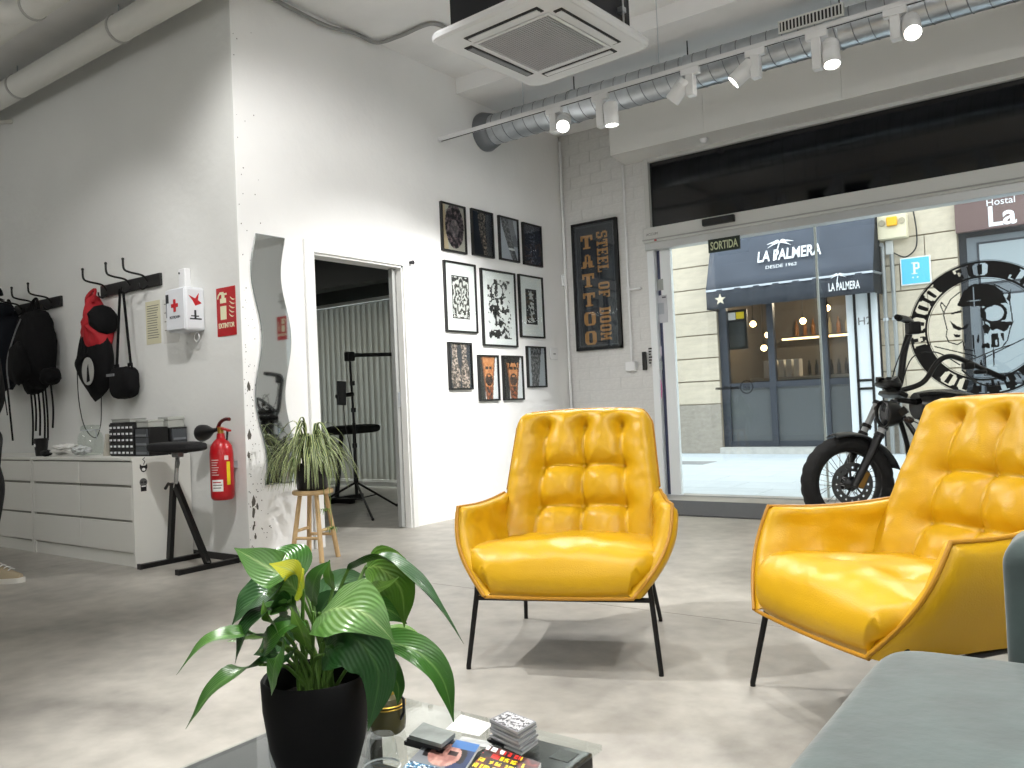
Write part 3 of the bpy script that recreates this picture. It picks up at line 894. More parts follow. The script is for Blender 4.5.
# conduits, sockets and switches on the pier
tag(MB().cyl((on_y(566.5, 300, FY - .03).x, FY - .03, 0), (on_y(566.5, 300, FY - .03).x, FY - .03, 3.7), 0.014, n=10).build('conduit', white_plastic, None, True), 'white conduit running up the corner beside the sign', 'conduit')
xc = on_y(627, 260, FY - .02).x; zb1 = on_y(628, 362, FY - .02).z
cd_ = thing('conduit', 'white conduit between the sign and the door, ending in a socket', 'conduit', (xc, FY - .02, 0))
MB().cyl((0, 0, zb1), (0, 0, 3.3), 0.012, n=10).build('tube', white_plastic, cd_, True)
MB().cyl((0, 0, 2.05), (0.14, 0, 2.05), 0.012, n=10).build('branch', white_plastic, cd_, True)
MB().cyl((0, 0, 2.02), (0, 0, 2.08), 0.02, n=10).build('joint', white_plastic, cd_, True)
MB().bx(-.06, .05, -0.03, 0.02, zb1 - .09, zb1).build('socket_box', white_plastic, cd_, bevel=0.005)
# mat in front of the door
a = on_z(680, 502); b2 = on_z(674.6, 516)
dm = tag(MB().bx(PXR + .12, -1.15, 6.20, 7.02, 0.0005, 0.012).build('door_mat', mat('grey_mat', (92, 93, 95), 0.95, bump=1.0, scale=300, var=0.25, vscale=180), None, bevel=0.004), 'long dark grey entrance mat inside the glass door', 'mat')
# sensor on the beam soffit
p = on_y(703, 140, 7.2)
sd = thing('ceiling_sensor', 'small white round sensor under the boarded beam', 'sensor', (p.x, 7.22, 3.325))
MB().lathe([(0, -.045), (.02, -.045), (.035, -.03), (.04, 0), (0, 0)], 16).build('case', white_plastic, sd, True)

# ---------------------------------------------------------------- skull and lettering decal on the glass
ink = mat('black_vinyl', (10, 10, 11), 0.6)
DC = on_y(983, 328, FY + .07); DR = 0.53
dec = thing('window_decal', 'round black skull emblem with mirrored lettering on the glass', 'decal', (DC.x, FY + .072, DC.z))
TOP = [(c, 195 - (i + .5) * 16.2) for i, c in enumerate('MOOD FO LEETS')]
BOT = [('O', -124), ('O', -108), ('T', -92), ('T', -76), ('A', -60), ('T', -44)]
R0, R1 = 0.40, 0.53
mb = MB(); NA, NR = 540, 16
ids = {}


def rv(i, j):
    k = (i % NA, j)
    if k not in ids:
        t = 2 * PI * (i % NA) / NA; r_ = R0 + (R1 - R0) * j / NR
        ids[k] = len(mb.v); mb.v.append((r_ * math.cos(t), 0, r_ * math.sin(t)))
    return ids[k]


for i in range(NA):
    deg = (i + .5) * 360 / NA
    for j in range(NR):
        v = ((j + .5) / NR - 0.1) / 0.8
        cut = False
        if 0 < v < 1:
            for c, a in TOP:
                d = (deg - a + 180) % 360 - 180
                if c != ' ' and abs(d) < 7.2 and in_glyph(c, 0.5 + d / 14.4, v):
                    cut = True
            for c, a in BOT:
                d = (deg - a + 180) % 360 - 180
                if abs(d) < 7.2 and in_glyph(c, 0.5 - d / 14.4, 1 - v):
                    cut = True
        if not cut:
            mb.f.append((rv(i, j), rv(i + 1, j), rv(i + 1, j + 1), rv(i, j + 1)))
mb.build('lettered_ring', ink, dec)


def inpoly(x, y, poly):
    r_ = False; j = len(poly) - 1
    for i in range(len(poly)):
        xi, yi = poly[i]; xj, yj = poly[j]
        if (yi > y) != (yj > y) and x < (xj - xi) * (y - yi) / (yj - yi) + xi:
            r_ = not r_
        j = i
    return r_


def segd(x, y, a, b_):
    ax, ay = a; bx2, by2 = b_; dx, dy = bx2 - ax, by2 - ay
    t = max(0, min(1, ((x - ax) * dx + (y - ay) * dy) / (dx * dx + dy * dy + 1e-12)))
    return math.hypot(x - ax - t * dx, y - ay - t * dy)


BAND = [(330, 262), (350, 205), (395, 168), (430, 162), (500, 178), (535, 212), (552, 268), (520, 268), (470, 280), (440, 272), (400, 270)]
OUTL = [(345, 195), (300, 225), (270, 275), (262, 300), (275, 370), (268, 400), (280, 430), (320, 445), (345, 430), (350, 470), (395, 480)]
HORNL = [(262, 285), (250, 250), (255, 235), (275, 262)]
OUTR = [(500, 175), (560, 215), (568, 300), (572, 360), (560, 385), (545, 440), (520, 470)]


def skull(X, Y):
    jag = 6 * noise.noise((X * .05, Y * .05, 1.0))
    if inpoly(X + jag, Y + jag, BAND):
        if (abs(X - 405) < 3 and 180 < Y < 285) or (abs(Y - 242) < 3 and 375 < X < 437):
            return False
        return True
    for L in (OUTL, HORNL, OUTR):
        if any(segd(X, Y, L[i], L[i + 1]) < 2.6 for i in range(len(L) - 1)):
            return True
    if inpoly(X, Y, [(550, 250), (572, 205), (570, 246), (560, 262)]):
        return True
    if inpoly(X, Y, [(290, 328), (322, 356), (345, 366), (377, 345), (365, 372), (330, 378), (305, 365)]):
        return True
    if inpoly(X, Y, [(296, 292), (345, 282), (350, 290), (300, 300)]):
        return True
    dd = math.hypot((X - 492) / 52, (Y - 310) / 44)
    if 0.84 < dd < 1.12 + .12 * noise.noise((X * .06, Y * .06, 4)):
        return True
    if inpoly(X + 2 * jag, Y + jag, [(436, 276), (456, 300), (450, 350), (470, 372), (465, 405), (440, 400), (444, 350), (432, 300)]):
        return True
    if inpoly(X + 2 * jag, Y + 2 * jag, [(470, 356), (575, 350), (570, 372), (530, 400), (500, 385), (470, 385)]):
        return True
    if inpoly(X, Y, [(302, 392), (336, 400), (330, 412), (310, 408)]):
        return True
    if 390 < X < 530 and 405 < Y < 470 + jag and noise.noise((X * .055, Y * .018, 9)) > 0.12 - (0.1 if X > 440 else 0):
        return True
    if 395 < X < 520 and 470 <= Y < 560 and noise.noise((X * .08, Y * .006, 3)) > 0.28:
        return True
    for L in (((165, 432), (400, 505)), ((640, 428), (440, 515))):
        if segd(X, Y, *L) < 2.6:
            return True
    return False


mb = MB(); NX, NY = 170, 150; ids2 = {}


def gv(i, j):
    if (i, j) not in ids2:
        ids2[(i, j)] = len(mb.v); mb.v.append((-.37 + .74 * i / NX, 0, -.37 + .74 * j / NY))
    return ids2[(i, j)]


for i in range(NX):
    for j in range(NY):
        x = -.37 + .74 * (i + .5) / NX; z = -.37 + .74 * (j + .5) / NY
        if x * x + z * z < 0.372 ** 2 and skull(440 + x / .53 * 345, 375 - z / .53 * 315):
            mb.f.append((gv(i, j), gv(i + 1, j), gv(i + 1, j + 1), gv(i, j + 1)))
mb.build('skull_emblem', ink, dec)
for rr in (0.392, 0.536):
    MB().torus((0, 0, 0), rr, 0.002, 90, 4).build('outline_ring', ink, dec)
# social media roundel and handle on the closed leaf
ic = on_y(746.5, 387, FY + .028)
sc_ = thing('handle_decal', 'black camera roundel with mirrored handle text on the sliding leaf', 'decal', (ic.x, FY + .028, ic.z))
MB().torus((0, 0, 0), 0.058, 0.004, 40, 6).build('roundel', ink, sc_)
rb = [(-.026, -.026), (.026, -.026), (.026, .026), (-.026, .026)]
MB().tube([(x, 0, z) for x, z in rb], 0.0035, 5, closed=True).build('camera_outline', ink, sc_)
MB().torus((0, 0, 0), 0.013, 0.003, 20, 5).build('camera_lens', ink, sc_)
o = text('lettering', 'steelofdoom', 0.045, ink, sc_, (-.185, 0, -.014), bold=0.002)
o.scale = (-0.23 / o.dimensions.x, 1, 1)
# ================================================================ ceiling services
# air-conditioning cassette with its black casing
ACZ = 3.06
a = on_z(439.8, 39.4, ACZ); b2 = on_z(529, 88.9, ACZ); c2 = on_z(643, 48.2, ACZ)
ax0, ax1 = (a.x + b2.x) / 2, c2.x; ay1 = (b2.y + c2.y) / 2; ay0 = ay1 - 0.95
ac = thing('air_conditioner', 'white four-way ceiling cassette air conditioner with a black casing', 'air conditioner', ((ax0 + ax1) / 2, (ay0 + ay1) / 2, ACZ), math.radians(-3.5))
hx, hy = (ax1 - ax0) / 2, (ay1 - ay0) / 2
acw = mat('ac_white', (226, 228, 230), 0.35)
hole = 0.60
mb = MB()
# panel ring with chamfered edge: four slabs around the intake
for x0, x1, y0, y1 in ((-hx, hx, -hy, -hy * hole), (-hx, hx, hy * hole, hy), (-hx, -hx * hole, -hy * hole, hy * hole), (hx * hole, hx, -hy * hole, hy * hole)):
    mb.bx(x0, x1, y0, y1, 0, 0.045)
panel = mb.build('panel', acw, ac)
rim = MB()
pts = []
for sx, sy in ((1, 1), (-1, 1), (-1, -1), (1, -1)):
    for k in range(6):
        t = math.atan2(sy, sx) + (k / 5 - .5) * PI / 2
        pts.append((sx * (hx - .06) + .07 * math.cos(t), sy * (hy - .06) + .07 * math.sin(t), 0.022))
rim.tube(pts, 0.024, 8, closed=True).build('panel_edge', acw, ac, True)
slot_m = mat('slot_black', (14, 14, 15), 0.6)
for k in range(4):
    ang = k * PI / 2; R = Matrix.Rotation(ang, 4, 'Z')
    hw, dist = (hx, hy) if k % 2 == 0 else (hy, hx)
    lm = MB(); q = [R @ Vector(v) for v in ((-hw * .62, dist * .70, -0.004), (hw * .62, dist * .70, -0.004), (hw * .62, dist * .83, -0.004), (-hw * .62, dist * .83, -0.004))]
    q2 = [p + Vector((0, 0, .005)) for p in q]
    lm.add(q + q2, [(0, 1, 2, 3), (4, 7, 6, 5), (0, 4, 5, 1), (1, 5, 6, 2), (2, 6, 7, 3), (3, 7, 4, 0)])
    lo_ = lm.build('air_slot', slot_m, ac)
    fl_ = MB(); fl_.bar(R @ Vector((-hw * .58, dist * .755, -.008)), R @ Vector((hw * .58, dist * .755, -.008)), 0.035, 0.006)
    fl_.build('louvre', acw if k != 1 else mat('louvre_grey', (120, 122, 126), 0.4), lo_)
gr = MB().bx(-hx * hole, hx * hole, -hy * hole, hy * hole, 0.008, 0.02).build('intake', mat('intake_dark', (108, 108, 112), 0.6), ac)
gm = mat('grille_grey', (186, 186, 190), 0.45)
n = 30
for k in range(n):
    x = -hx * hole + 2 * hx * hole * (k + .5) / n
    MB().bx(x - .0045, x + .0045, -hy * hole, hy * hole, 0.0, 0.009).build('grille_bar', gm, ac)
MB().bx(-hx * hole - .02, hx * hole + .02, -hy * hole - .02, -hy * hole, -0.006, 0.01).build('intake_frame', acw, ac)
MB().bx(-hx * hole - .02, hx * hole + .02, hy * hole, hy * hole + .02, -0.006, 0.01).build('intake_frame', acw, ac)
MB().bx(-hx * hole - .02, -hx * hole, -hy * hole, hy * hole, -0.006, 0.01).build('intake_frame', acw, ac)
MB().bx(hx * hole, hx * hole + .02, -hy * hole, hy * hole, -0.006, 0.01).build('intake_frame', acw, ac)
MB().bx(-hx * .84, hx * .84, -hy * .84, hy * .84, 0.045, 0.36).build('casing', mat('casing_black', (24, 26, 32), 0.5), ac, bevel=0.004)
for sx in (-1, 1):
    for sy in (-1, 1):
        MB().cyl((sx * hx * .90, sy * hy * .6, 0.045), (sx * hx * .90, sy * hy * .6, CZ - ACZ), 0.006, n=8).build('hanger_rod', steel, ac)
        MB().bx(sx * hx * .84 - .01, sx * hx * .92, sy * hy * .6 - .02, sy * hy * .6 + .02, 0.16, 0.19).build('bracket', steel, ac)

# spiral duct along the shop front
DY, DZc, DRr = 6.10, 3.50, 0.135
du = thing('spiral_duct', 'galvanised spiral air duct along the shop front', 'duct', (GX, DY, DZc))
MB().cyl((0.02, 0, 0), (XR - GX, 0, 0), DRr, n=32).build('tube', steel, du, True)
MB().lathe([(DRr, 0), (DRr + .04, 0), (DRr + .045, .03), (DRr + .015, .12), (DRr, .13)], 32, Matrix.Rotation(PI / 2, 4, 'Y')).build('flange', mat('dark_steel', (130, 134, 140), 0.4, 0.8), du, True)
pts = []; L = XR - GX; pitch = 0.115
for k in range(int(L / pitch * 20)):
    t = k / 20
    pts.append((0.13 + t * pitch, DRr * math.cos(2 * PI * t), DRr * math.sin(2 * PI * t)))
    if pts[-1][0] > L - .05:
        break
MB().tube(pts, 0.0042, 5).build('seam', mat('seam_steel', (138, 142, 148), 0.4, 0.8), du, True)
for x in (1.0, 2.05, 3.2, 4.6):
    MB().cyl((x, 0, DRr), (x, 0, CZ - DZc if False else 3.76 - DZc), 0.005, n=6).build('hanger_rod', black_metal, du)
    MB().tube([(x, (DRr + .003) * math.cos(t), (DRr + .003) * math.sin(t)) for t in [2 * PI * k / 24 for k in range(24)]], 0.006, 5, closed=True).build('strap', steel, du)
ga = on_y(778, 24, DY - DRr - .01); gb = on_y(843, 3, DY - DRr - .01)
gx0, gx1 = ga.x - GX, gb.x - GX
gri = MB().bx(gx0, gx1, -DRr - .012, -DRr + .03, 0.035, 0.125).build('vent_grille', mat('vent_frame', (206, 206, 202), 0.4), du)
n = 17
MB().bx(gx0 + .012, gx1 - .012, -DRr - .0135, -DRr - .012, 0.047, 0.113).build('vent_opening', slot_m, gri)
for k in range(n):
    x = gx0 + .015 + (gx1 - gx0 - .03) * (k + .5) / n
    MB().bx(x - .005, x + .005, -DRr - .017, -DRr - .0135, 0.047, 0.113).build('vent_fin', mat('vent_frame', (206, 206, 202), 0.4), gri)

# track rail and its spotlights
RY, RZ = 5.462, 3.285
rail_w = mat('rail_white', (212, 213, 214), 0.4)
rl = thing('track_rail', 'long white lighting track hung below the duct', 'track', (GX, RY, RZ))
MB().bx(0.0, 5.9, -.018, .018, -.016, .016).build('profile', rail_w, rl, bevel=0.003)
MB().bx(0.02, 5.88, -.006, .006, -.018, -.016).build('groove', slot_m, rl)
for x in (0.9, 2.1, 3.3, 4.5, 5.6):
    MB().cyl((x, 0, .016), (x, 0, CZ - RZ - (0.14 if RY > 5.72 else 0)), 0.003, n=6).build('hanger_wire', steel, rl)
lamp_on = mat('lamp_face', (255, 250, 240), 0.4, emit=22)
head_w = mat('spot_white', (224, 225, 226), 0.4)


def spotlight(label, x, y, z, target, watts, group, drop=0.12, size=62, side=1, lit=True):
    """track spotlight: adapter on the rail, driver box, swivelling round head with a bright lens"""
    t = thing('track_spotlight', label, 'spotlight', (x, y, z), 0, group); t.scale = (1.35, 1.35, 1.35)
    MB().bx(-.05, .05, -.017, .017, -.035, 0).build('adapter', head_w, t, bevel=0.003)
    MB().bx(-.022 * 1.0, .022, -.024, .024, -.035 - drop, -.035).build('driver_box', head_w, t, bevel=0.004)
    hl = Vector((side * .062, 0, -.035 - drop * .55))
    hp = Vector((x, y, z)) + hl * 1.35
    d = (Vector(target) - hp).normalized()
    q = d.to_track_quat('-Z', 'Y').to_matrix().to_4x4()
    M = Matrix.Translation(hl) @ q
    hd_ = MB().lathe([(0, .055), (.036, .055), (.040, .048), (.040, -.065), (.036, -.070), (.034, -.062), (0, -.060)], 24, M).build('head', head_w, t, True)
    MB().lathe([(0, -.0605), (.033, -.0625)], 24, M).build('lens', lamp_on, hd_, True)
    for k in range(4):
        MB().lathe([(.0405, .03 - k * .008), (.042, .028 - k * .008), (.0405, .026 - k * .008)], 24, M).build('cooling_fin', head_w, hd_, True)
    MB().cyl((side * .015, 0, -.035 - drop * .55), (side * .03, 0, -.035 - drop * .55), 0.010, n=10).build('pivot', head_w, t, True)
    if lit:
        spot('spot_light', hp + d * .10, target, watts, size, 0.6, 0.045)
    return t


SPOTS = [  # pixel x of the rail point, aim, watts
    (552, (-2.0, 2.6, 0.6), 170, 'glaring track spotlight aimed at the armchairs, above the corner of the framed prints', 60),
    (599, (-2.9, 5.6, 0.0), 110, 'track spotlight pointing down above the painted sign', 70),
    (690, (-4.6, 5.4, 0.9), 260, 'track spotlight with ribbed head aimed at the framed prints, next to the duct strap', 64),
    (756, (-4.6, 4.6, 0.8), 280, 'track spotlight hanging under the duct vent grille, lens down', 66),
    (818, (-1.0, 4.6, 0.0), 130, 'track spotlight tilted sideways beside the duct vent grille', 70),
    (898, (-0.2, 3.2, 0.4), 150, 'track spotlight with its head turned away, furthest from the framed prints', 70),
]
for px_, tgt, wt, lab, sz in SPOTS:
    p = on_y(px_, 66, RY)
    dr = ray(px_, 66)
    # rail point under this pixel column
    pr = CAM + dr * (RY / dr.y)
    spotlight(lab, pr.x, RY, RZ - .016, tgt, wt, 'spotlights on the track below the duct', drop=0.15 if px_ in (599, 818) else 0.11, size=sz, side=-1 if px_ in (690, 756) else 1)
# second track, nearer the hook wall and above the seats
rl2 = thing('track_rail', 'white lighting track on the ceiling above the coffee table', 'track', (-5.6, 1.7, CZ - .05))
MB().bx(0.0, 8.4, -.018, .018, -.016, .05).build('profile', rail_w, rl2, bevel=0.003)
SPOTS2 = [((-5.2), (-6.4, 3.3, 0.9), 45), ((-3.9), (-1.3, 2.7, 0.2), 430), ((-2.9), (-4.6, 4.6, 1.1), 260), ((-1.5), (-1.0, 1.0, 0.4), 240), ((0.2), (-0.6, 2.2, 0.4), 170)]
for (x, tgt, wt), what in zip(SPOTS2, ('the coat racks', 'the armchair on the open floor', 'the doorway', 'the coffee table', 'the sofa')):
    spotlight('white spotlight on the ceiling track, aimed at ' + what, x, 1.7, CZ - .066, tgt, wt, 'spotlights on the ceiling track', size=75)

# white insulated pipes at the hook wall
pw = mat('pipe_white', (222, 222, 216), 0.55)
tp = thing('ceiling_pipe', 'thick white pipe with ring clamps running along the hook wall', 'pipe', (XL, 3.1, 3.73))
MB().cyl((0, 0, 0), (XR - XL, 0, 0), 0.092, n=24).build('tube', pw, tp, True)
for px_, py_ in ((18, 87), (119, 24)):
    p = on_y(px_, py_, 3.1)
    cl = MB().lathe([(.092, -.012), (.100, -.010), (.100, .010), (.092, .012)], 24, Matrix.Translation((p.x - XL, 0, 0)) @ Matrix.Rotation(PI / 2, 4, 'Y')).build('clamp', mat('clamp_grey', (176, 176, 172), 0.5), tp, True)
    MB().cyl((p.x - XL, 0, .09), (p.x - XL, 0, CZ - 3.73), 0.006, n=6).build('hanger_rod', steel, cl)
MB().bar((1.75, 0.06, -.11), (1.75, 0.26, -.05), 0.03, 0.03).build('bracket', pw, tp)
tp2 = thing('ceiling_pipe', 'white pipe with a branch elbow, further from the hook wall', 'pipe', (XL, 2.62, 3.78))
MB().cyl((0, 0, 0), (XR - XL, 0, 0), 0.085, n=24).build('tube', pw, tp2, True)
p = on_y(33, 12, 2.62)
bpx = p.x - XL
MB().tube(bez([(bpx - .42, -.5, .06), (bpx - .36, -.25, .04), (bpx - .2, -.06, 0), (bpx - .02, 0, 0)], 6), 0.08, 16).build('branch', pw, tp2, True)
for xx in (bpx, bpx + 1.0):
    MB().lathe([(.085, -.012), (.093, -.010), (.093, .010), (.085, .012)], 24, Matrix.Translation((xx, 0, 0)) @ Matrix.Rotation(PI / 2, 4, 'Y')).build('clamp', mat('clamp_grey', (176, 176, 172), 0.5), tp2, True)
# cables on the ceiling edge
cg = mat('cable_grey', (150, 151, 150), 0.6)
q0 = on_x(262, -4, GX); q1 = on_x(372, 50, GX)
pts = [(GX + .03, HY + .25, CZ - .03), (GX + .03, (HY + .25 + q1.y) / 2, CZ - .06), (GX + .03, q1.y - .2, CZ - .02), (GX + .05, q1.y, CZ - .03), tuple(on_z(400, 36, CZ - .02)), tuple(on_z(430, 24, CZ - .02)), tuple(on_z(450, 30, CZ - .02))]
tag(MB().tube(bez(pts, 8), 0.015, 8).build('ceiling_cable', cg, None, True), 'grey cable bundle along the top of the gallery wall to the air conditioner', 'cable')
# ================================================================ framed prints on the gallery wall
fr_black = mat('frame_black', (14, 14, 15), 0.4)
print_m = attr_mat('print_ink', 0.35)


def nz(u, v, s, k=0.0, oct=3):
    t = 0; a = 1
    for o in range(oct):
        t += a * noise.noise((u * s, v * s, k + o * 7)); a *= .5; s *= 2.1
    return t


def mixc(a, b, t):
    t = max(0, min(1, t)); return tuple(a[i] + (b[i] - a[i]) * t for i in range(3))


def art_beard(u, v):      # dark face-like tattoo on pale skin
    bgc = (190, 170, 140) if u < .25 - .1 * v else (178, 172, 160)
    d = math.hypot((u - .55) / .42, (v - .55) / .5)
    if d < 1:
        t = nz(u, v * 1.4, 9, 2)
        c = mixc((20, 18, 24), (150, 128, 130), .35 + t)
        if math.hypot((u - .55) / .2, (v - .5) / .2) < 1:
            c = mixc(c, (170, 160, 160), .45)
        return c
    return bgc


def art_sleeve_dark(u, v):
    bgc = mixc((16, 20, 32), (30, 38, 54), v)
    c0 = .48 + .12 * (v < .5) * (0.5 - v) * 2
    wd = .1 + .1 * v
    if abs(u - c0 - (.05 * (1 - v))) < wd:
        return mixc((30, 30, 34), (176, 160, 146), .4 + nz(u, v * 1.6, 12, 5))
    return bgc


def art_arm_grey(u, v):
    c0 = .28 + .55 * (1 - v) ** 1.3
    if abs(u - c0) < .2 - .05 * (1 - v):
        if .24 < v < .29:
            return (225, 225, 225)
        return mixc((46, 46, 50), (140, 140, 146), .42 + nz(u, v * 1.5, 12, 8))
    if u > c0 and u < c0 + .5 and v > .35:
        return (120, 122, 128)
    return (176, 180, 190)


def art_back_dark(u, v):
    if abs(u - .45 - .1 * math.sin(v * 4)) < .2 + .06 * math.sin(v * 9):
        return mixc((16, 20, 34), (120, 124, 138), .28 + 1.1 * nz(u, v * 1.6, 11, 12))
    return (22, 28, 46)


def art_mandala(u, v):
    if not (.2 < u < .8 and .18 < v < .82):
        return (236, 236, 234)
    if u < .23 or u > .77 or v < .2 or v > .8:
        return (24, 24, 24)
    x = (u - .52) / .3; y = (v - .5) / .32
    r = math.hypot(x, y * 1.0); a = math.atan2(y, x)
    s = math.sin(r * 16 + 2 * math.sin(a * 7)) + .5 * math.cos(a * 12) + .8 * nz(u, v * 1.5, 10, 3)
    return (30, 30, 30) if s < .15 else (206, 204, 200)


def art_dragon(u, v):
    if not (.16 < u < .86 and .09 < v < .9):
        return (240, 240, 238)
    cx = .5 + .18 * math.sin(v * 9); d = abs(u - cx)
    t = nz(u, v * 1.6, 6, 21)
    if math.hypot((u - .45) / .2, (v - .74) / .12) < 1:
        return (30, 30, 30) if abs(math.hypot((u - .45) / .2, (v - .74) / .12) - .9) < .08 or t > .2 else (228, 228, 226)
    if d < .14:
        return (20, 20, 20) if math.sin((v * 60 + d * 40)) * .5 + t > -.15 else (220, 220, 218)
    if t > .16:
        return (24, 24, 24)
    return (232, 232, 230)


def art_column(u, v):
    if not (.25 < u < .76 and .2 < v < .8):
        return (234, 234, 232)
    if u < .29 or u > .72 or v < .225 or v > .775:
        return (60, 60, 60) if (int(v * 200) + int(u * 90)) % 2 else (20, 20, 20)
    return (26, 26, 27) if nz(u * 1.2, v * 1.6, 12, 33) + .3 * math.cos((u - .5) * 14) < .22 else (196, 196, 194)


def art_two_legs(u, v):
    for c0 in (.27, .72):
        if abs(u - c0 - .05 * (.5 - v)) < .16 + .05 * math.sin(v * 6):
            return mixc((40, 34, 34), (214, 190, 176), .5 + nz(u, v * 1.8, 13, 40 + c0))
    return (34, 40, 54)


def art_portrait(k):
    def f(u, v):
        edge = .30 + .1 * (v - .5)
        c0 = .52
        if abs(u - c0) < edge * (.72 + .4 * v):
            t = nz(u, v * 1.6, 8, 50 + k)
            skin = mixc((196, 116, 60), (226, 160, 104), .5 + t)
            fc = math.hypot((u - c0) / .22, (v - .68) / .24)
            if math.hypot((u - c0) / .2, (v - .46) / .15) < 1 and not math.hypot((u - c0) / .09, (v - .55) / .02) < 1:
                return mixc((36, 24, 20), (120, 70, 40), .3 + t)
            if k and v > .86 + .05 * t:
                return (30, 24, 22)
            if abs(u - c0) > edge * (.72 + .4 * v) - .07:
                return mixc(skin, (90, 48, 30), .6)
            if abs(v - .74) < .035 and abs(abs(u - c0) - .1) < .07:
                return (44, 28, 22)
            if fc > .9 and fc < 1.15 and v > .7 and k:
                return (34, 26, 24)
            if v < .3:
                return mixc((50, 34, 30), (190, 100, 56), .45 + 1.2 * t)
            return skin
        return (26, 28, 30) if u < .3 else (234, 234, 236)
    return f


def art_scales(u, v):
    if abs(u - .45 - .1 * (v - .5)) < .2 + .12 * v:
        return mixc((30, 30, 32), (150, 150, 152), .35 + .25 * math.sin(v * 46 + 3 * math.sin(u * 30)) + nz(u, v, 14, 60))
    return (168, 172, 178)


PICS = [  # four photo corners (left top, right bottom), art, label
    ((438.9, 201.2), (465.5, 254.9), art_beard, 'black framed print of a bearded tattoo motif on skin, first of the top row'),
    ((469.5, 208.2), (493, 259), art_sleeve_dark, 'black framed print of a tattooed arm on near-black ground'),
    ((496.8, 215.2), (518.3, 263.3), art_arm_grey, 'black framed grey print of a forearm with a white band'),
    ((520.8, 222.1), (541.3, 267.9), art_back_dark, 'black framed dark blue print of a swirling tattoo, last of the top row'),
    ((442, 259.9), (476.6, 333.7), art_mandala, 'black framed print of a round engraved ornament on a white mount'),
    ((479, 268), (516.5, 347.5), art_dragon, 'largest black framed print with a bold black serpent drawing'),
    ((516.9, 274), (543.6, 338.8), art_column, 'black framed print of a dark narrow engraving on a wide white mount'),
    ((446.5, 341.9), (471.8, 389.6), art_two_legs, 'black framed print of two tattooed legs on navy'),
    ((476.5, 354.8), (498.6, 400.5), art_portrait(0), 'black framed colour print of an orange portrait tattoo, beside the two legs print'),
    ((501, 355.5), (523, 399.8), art_portrait(1), 'black framed colour print of a dark-haired bearded portrait tattoo'),
    ((525.2, 346.1), (545.7, 387.3), art_scales, 'black framed grey print of a scaly patterned forearm, by the light switch'),
]
for (xa, ya), (xb, yb), fn, lab in PICS:
    a = on_x(xa, ya, GX); b_ = on_x(xb, yb, GX)
    w_, h_ = b_.y - a.y, a.z - b_.z
    t = thing('framed_print', lab, 'picture', (GX, (a.y + b_.y) / 2, b_.z), WALL_G, 'framed tattoo prints on the gallery wall')
    e = 0.016
    for x0, x1, z0, z1 in ((-w_ / 2, -w_ / 2 + e, 0, h_), (w_ / 2 - e, w_ / 2, 0, h_), (-w_ / 2 + e, w_ / 2 - e, 0, e), (-w_ / 2 + e, w_ / 2 - e, h_ - e, h_)):
        MB().bx(x0, x1, -.026, 0, z0, z1).build('frame_bar', fr_black, t)
    g = print_grid('print', w_ - 2 * e, h_ - 2 * e, 44, int(44 * h_ / w_), fn, print_m, t, -.012)
    g.location = (0, 0, e)
    MB().bx(-w_ / 2 + e, w_ / 2 - e, -.010, 0, e, h_ - e).build('backing', paper, t)
    MB().bx(-w_ / 2 + e, w_ / 2 - e, -.020, -.018, e, h_ - e).build('pane', clear_glass, t)
# light switch by the last print, wall buttons
p = on_x(553.5, 354, GX)
sw = thing('light_switch', 'white light switch beside the last print', 'switch', (GX, p.y, p.z), WALL_G)
MB().bx(-.07, .07, -.012, 0, -.06, .06).build('plate', white_plastic, sw, bevel=0.006)
MB().bx(-.02, .02, -.015, -.012, -.006, .006).build('rocker', mat('switch_mark', (140, 140, 140), 0.5), sw)
p = on_x(410.3, 262.4, GX)
ws = thing('wall_hook', 'tiny dark metal hook beside the doorway top', 'hook', (GX, p.y, p.z), WALL_G)
MB().cyl((0, 0, 0), (0, -.03, 0), .014, n=12).build('stem', mat('dark_metal', (60, 60, 62), 0.4, 0.6), ws, True)
MB().torus((0, -.03, -.004), .014, .005, 14, 6).build('ring', mat('dark_metal', (60, 60, 62), 0.4, 0.6), ws, True)
p = on_y(559, 283, FY); 
sk = thing('wall_socket', 'small white junction plate on the conduit near the sign', 'socket', (on_y(561, 281, FY - .03).x + .02, FY - .03, on_y(561, 281, FY - .03).z))
MB().bx(-.03, .03, -.03, .03, -.06, .06).build('plate', white_plastic, sk, bevel=0.006)

# ================================================================ painted sign
c0 = on_y(571.2, 225.3, FY - .03); c1 = on_y(622.3, 347.6, FY - .03)
w_, h_ = c1.x - c0.x, c0.z - c1.z
sg = thing('tattoo_sign', 'tall dark navy sign with gold TATTOO STEEL OF DOOM lettering', 'sign', ((c0.x + c1.x) / 2, FY - .004, c1.z))
sgk = mat('sign_black', (16, 17, 20), 0.35); navy_s = mat('sign_navy', (22, 28, 40), 0.3, var=0.2, vscale=5)
for x0, x1, z0, z1 in ((-w_ / 2, -w_ / 2 + .028, 0, h_), (w_ / 2 - .028, w_ / 2, 0, h_), (-w_ / 2, w_ / 2, 0, .028), (-w_ / 2, w_ / 2, h_ - .028, h_)):
    MB().bx(x0, x1, -.04, 0, z0, z1).build('frame_bar', sgk, sg)
MB().bx(-w_ / 2, w_ / 2, -.026, 0, 0, h_).build('board', navy_s, sg)
ln = mat('sign_line', (98, 100, 104), 0.5)
for x0, x1, z0, z1 in ((-w_ / 2 + .045, -w_ / 2 + .049, .045, h_ - .045), (w_ / 2 - .049, w_ / 2 - .045, .045, h_ - .045), (-w_ / 2 + .045, w_ / 2 - .045, .045, .049), (-w_ / 2 + .045, w_ / 2 - .045, h_ - .049, h_ - .045)):
    MB().bx(x0, x1, -.0272, -.026, z0, z1).build('border_line', ln, sg)
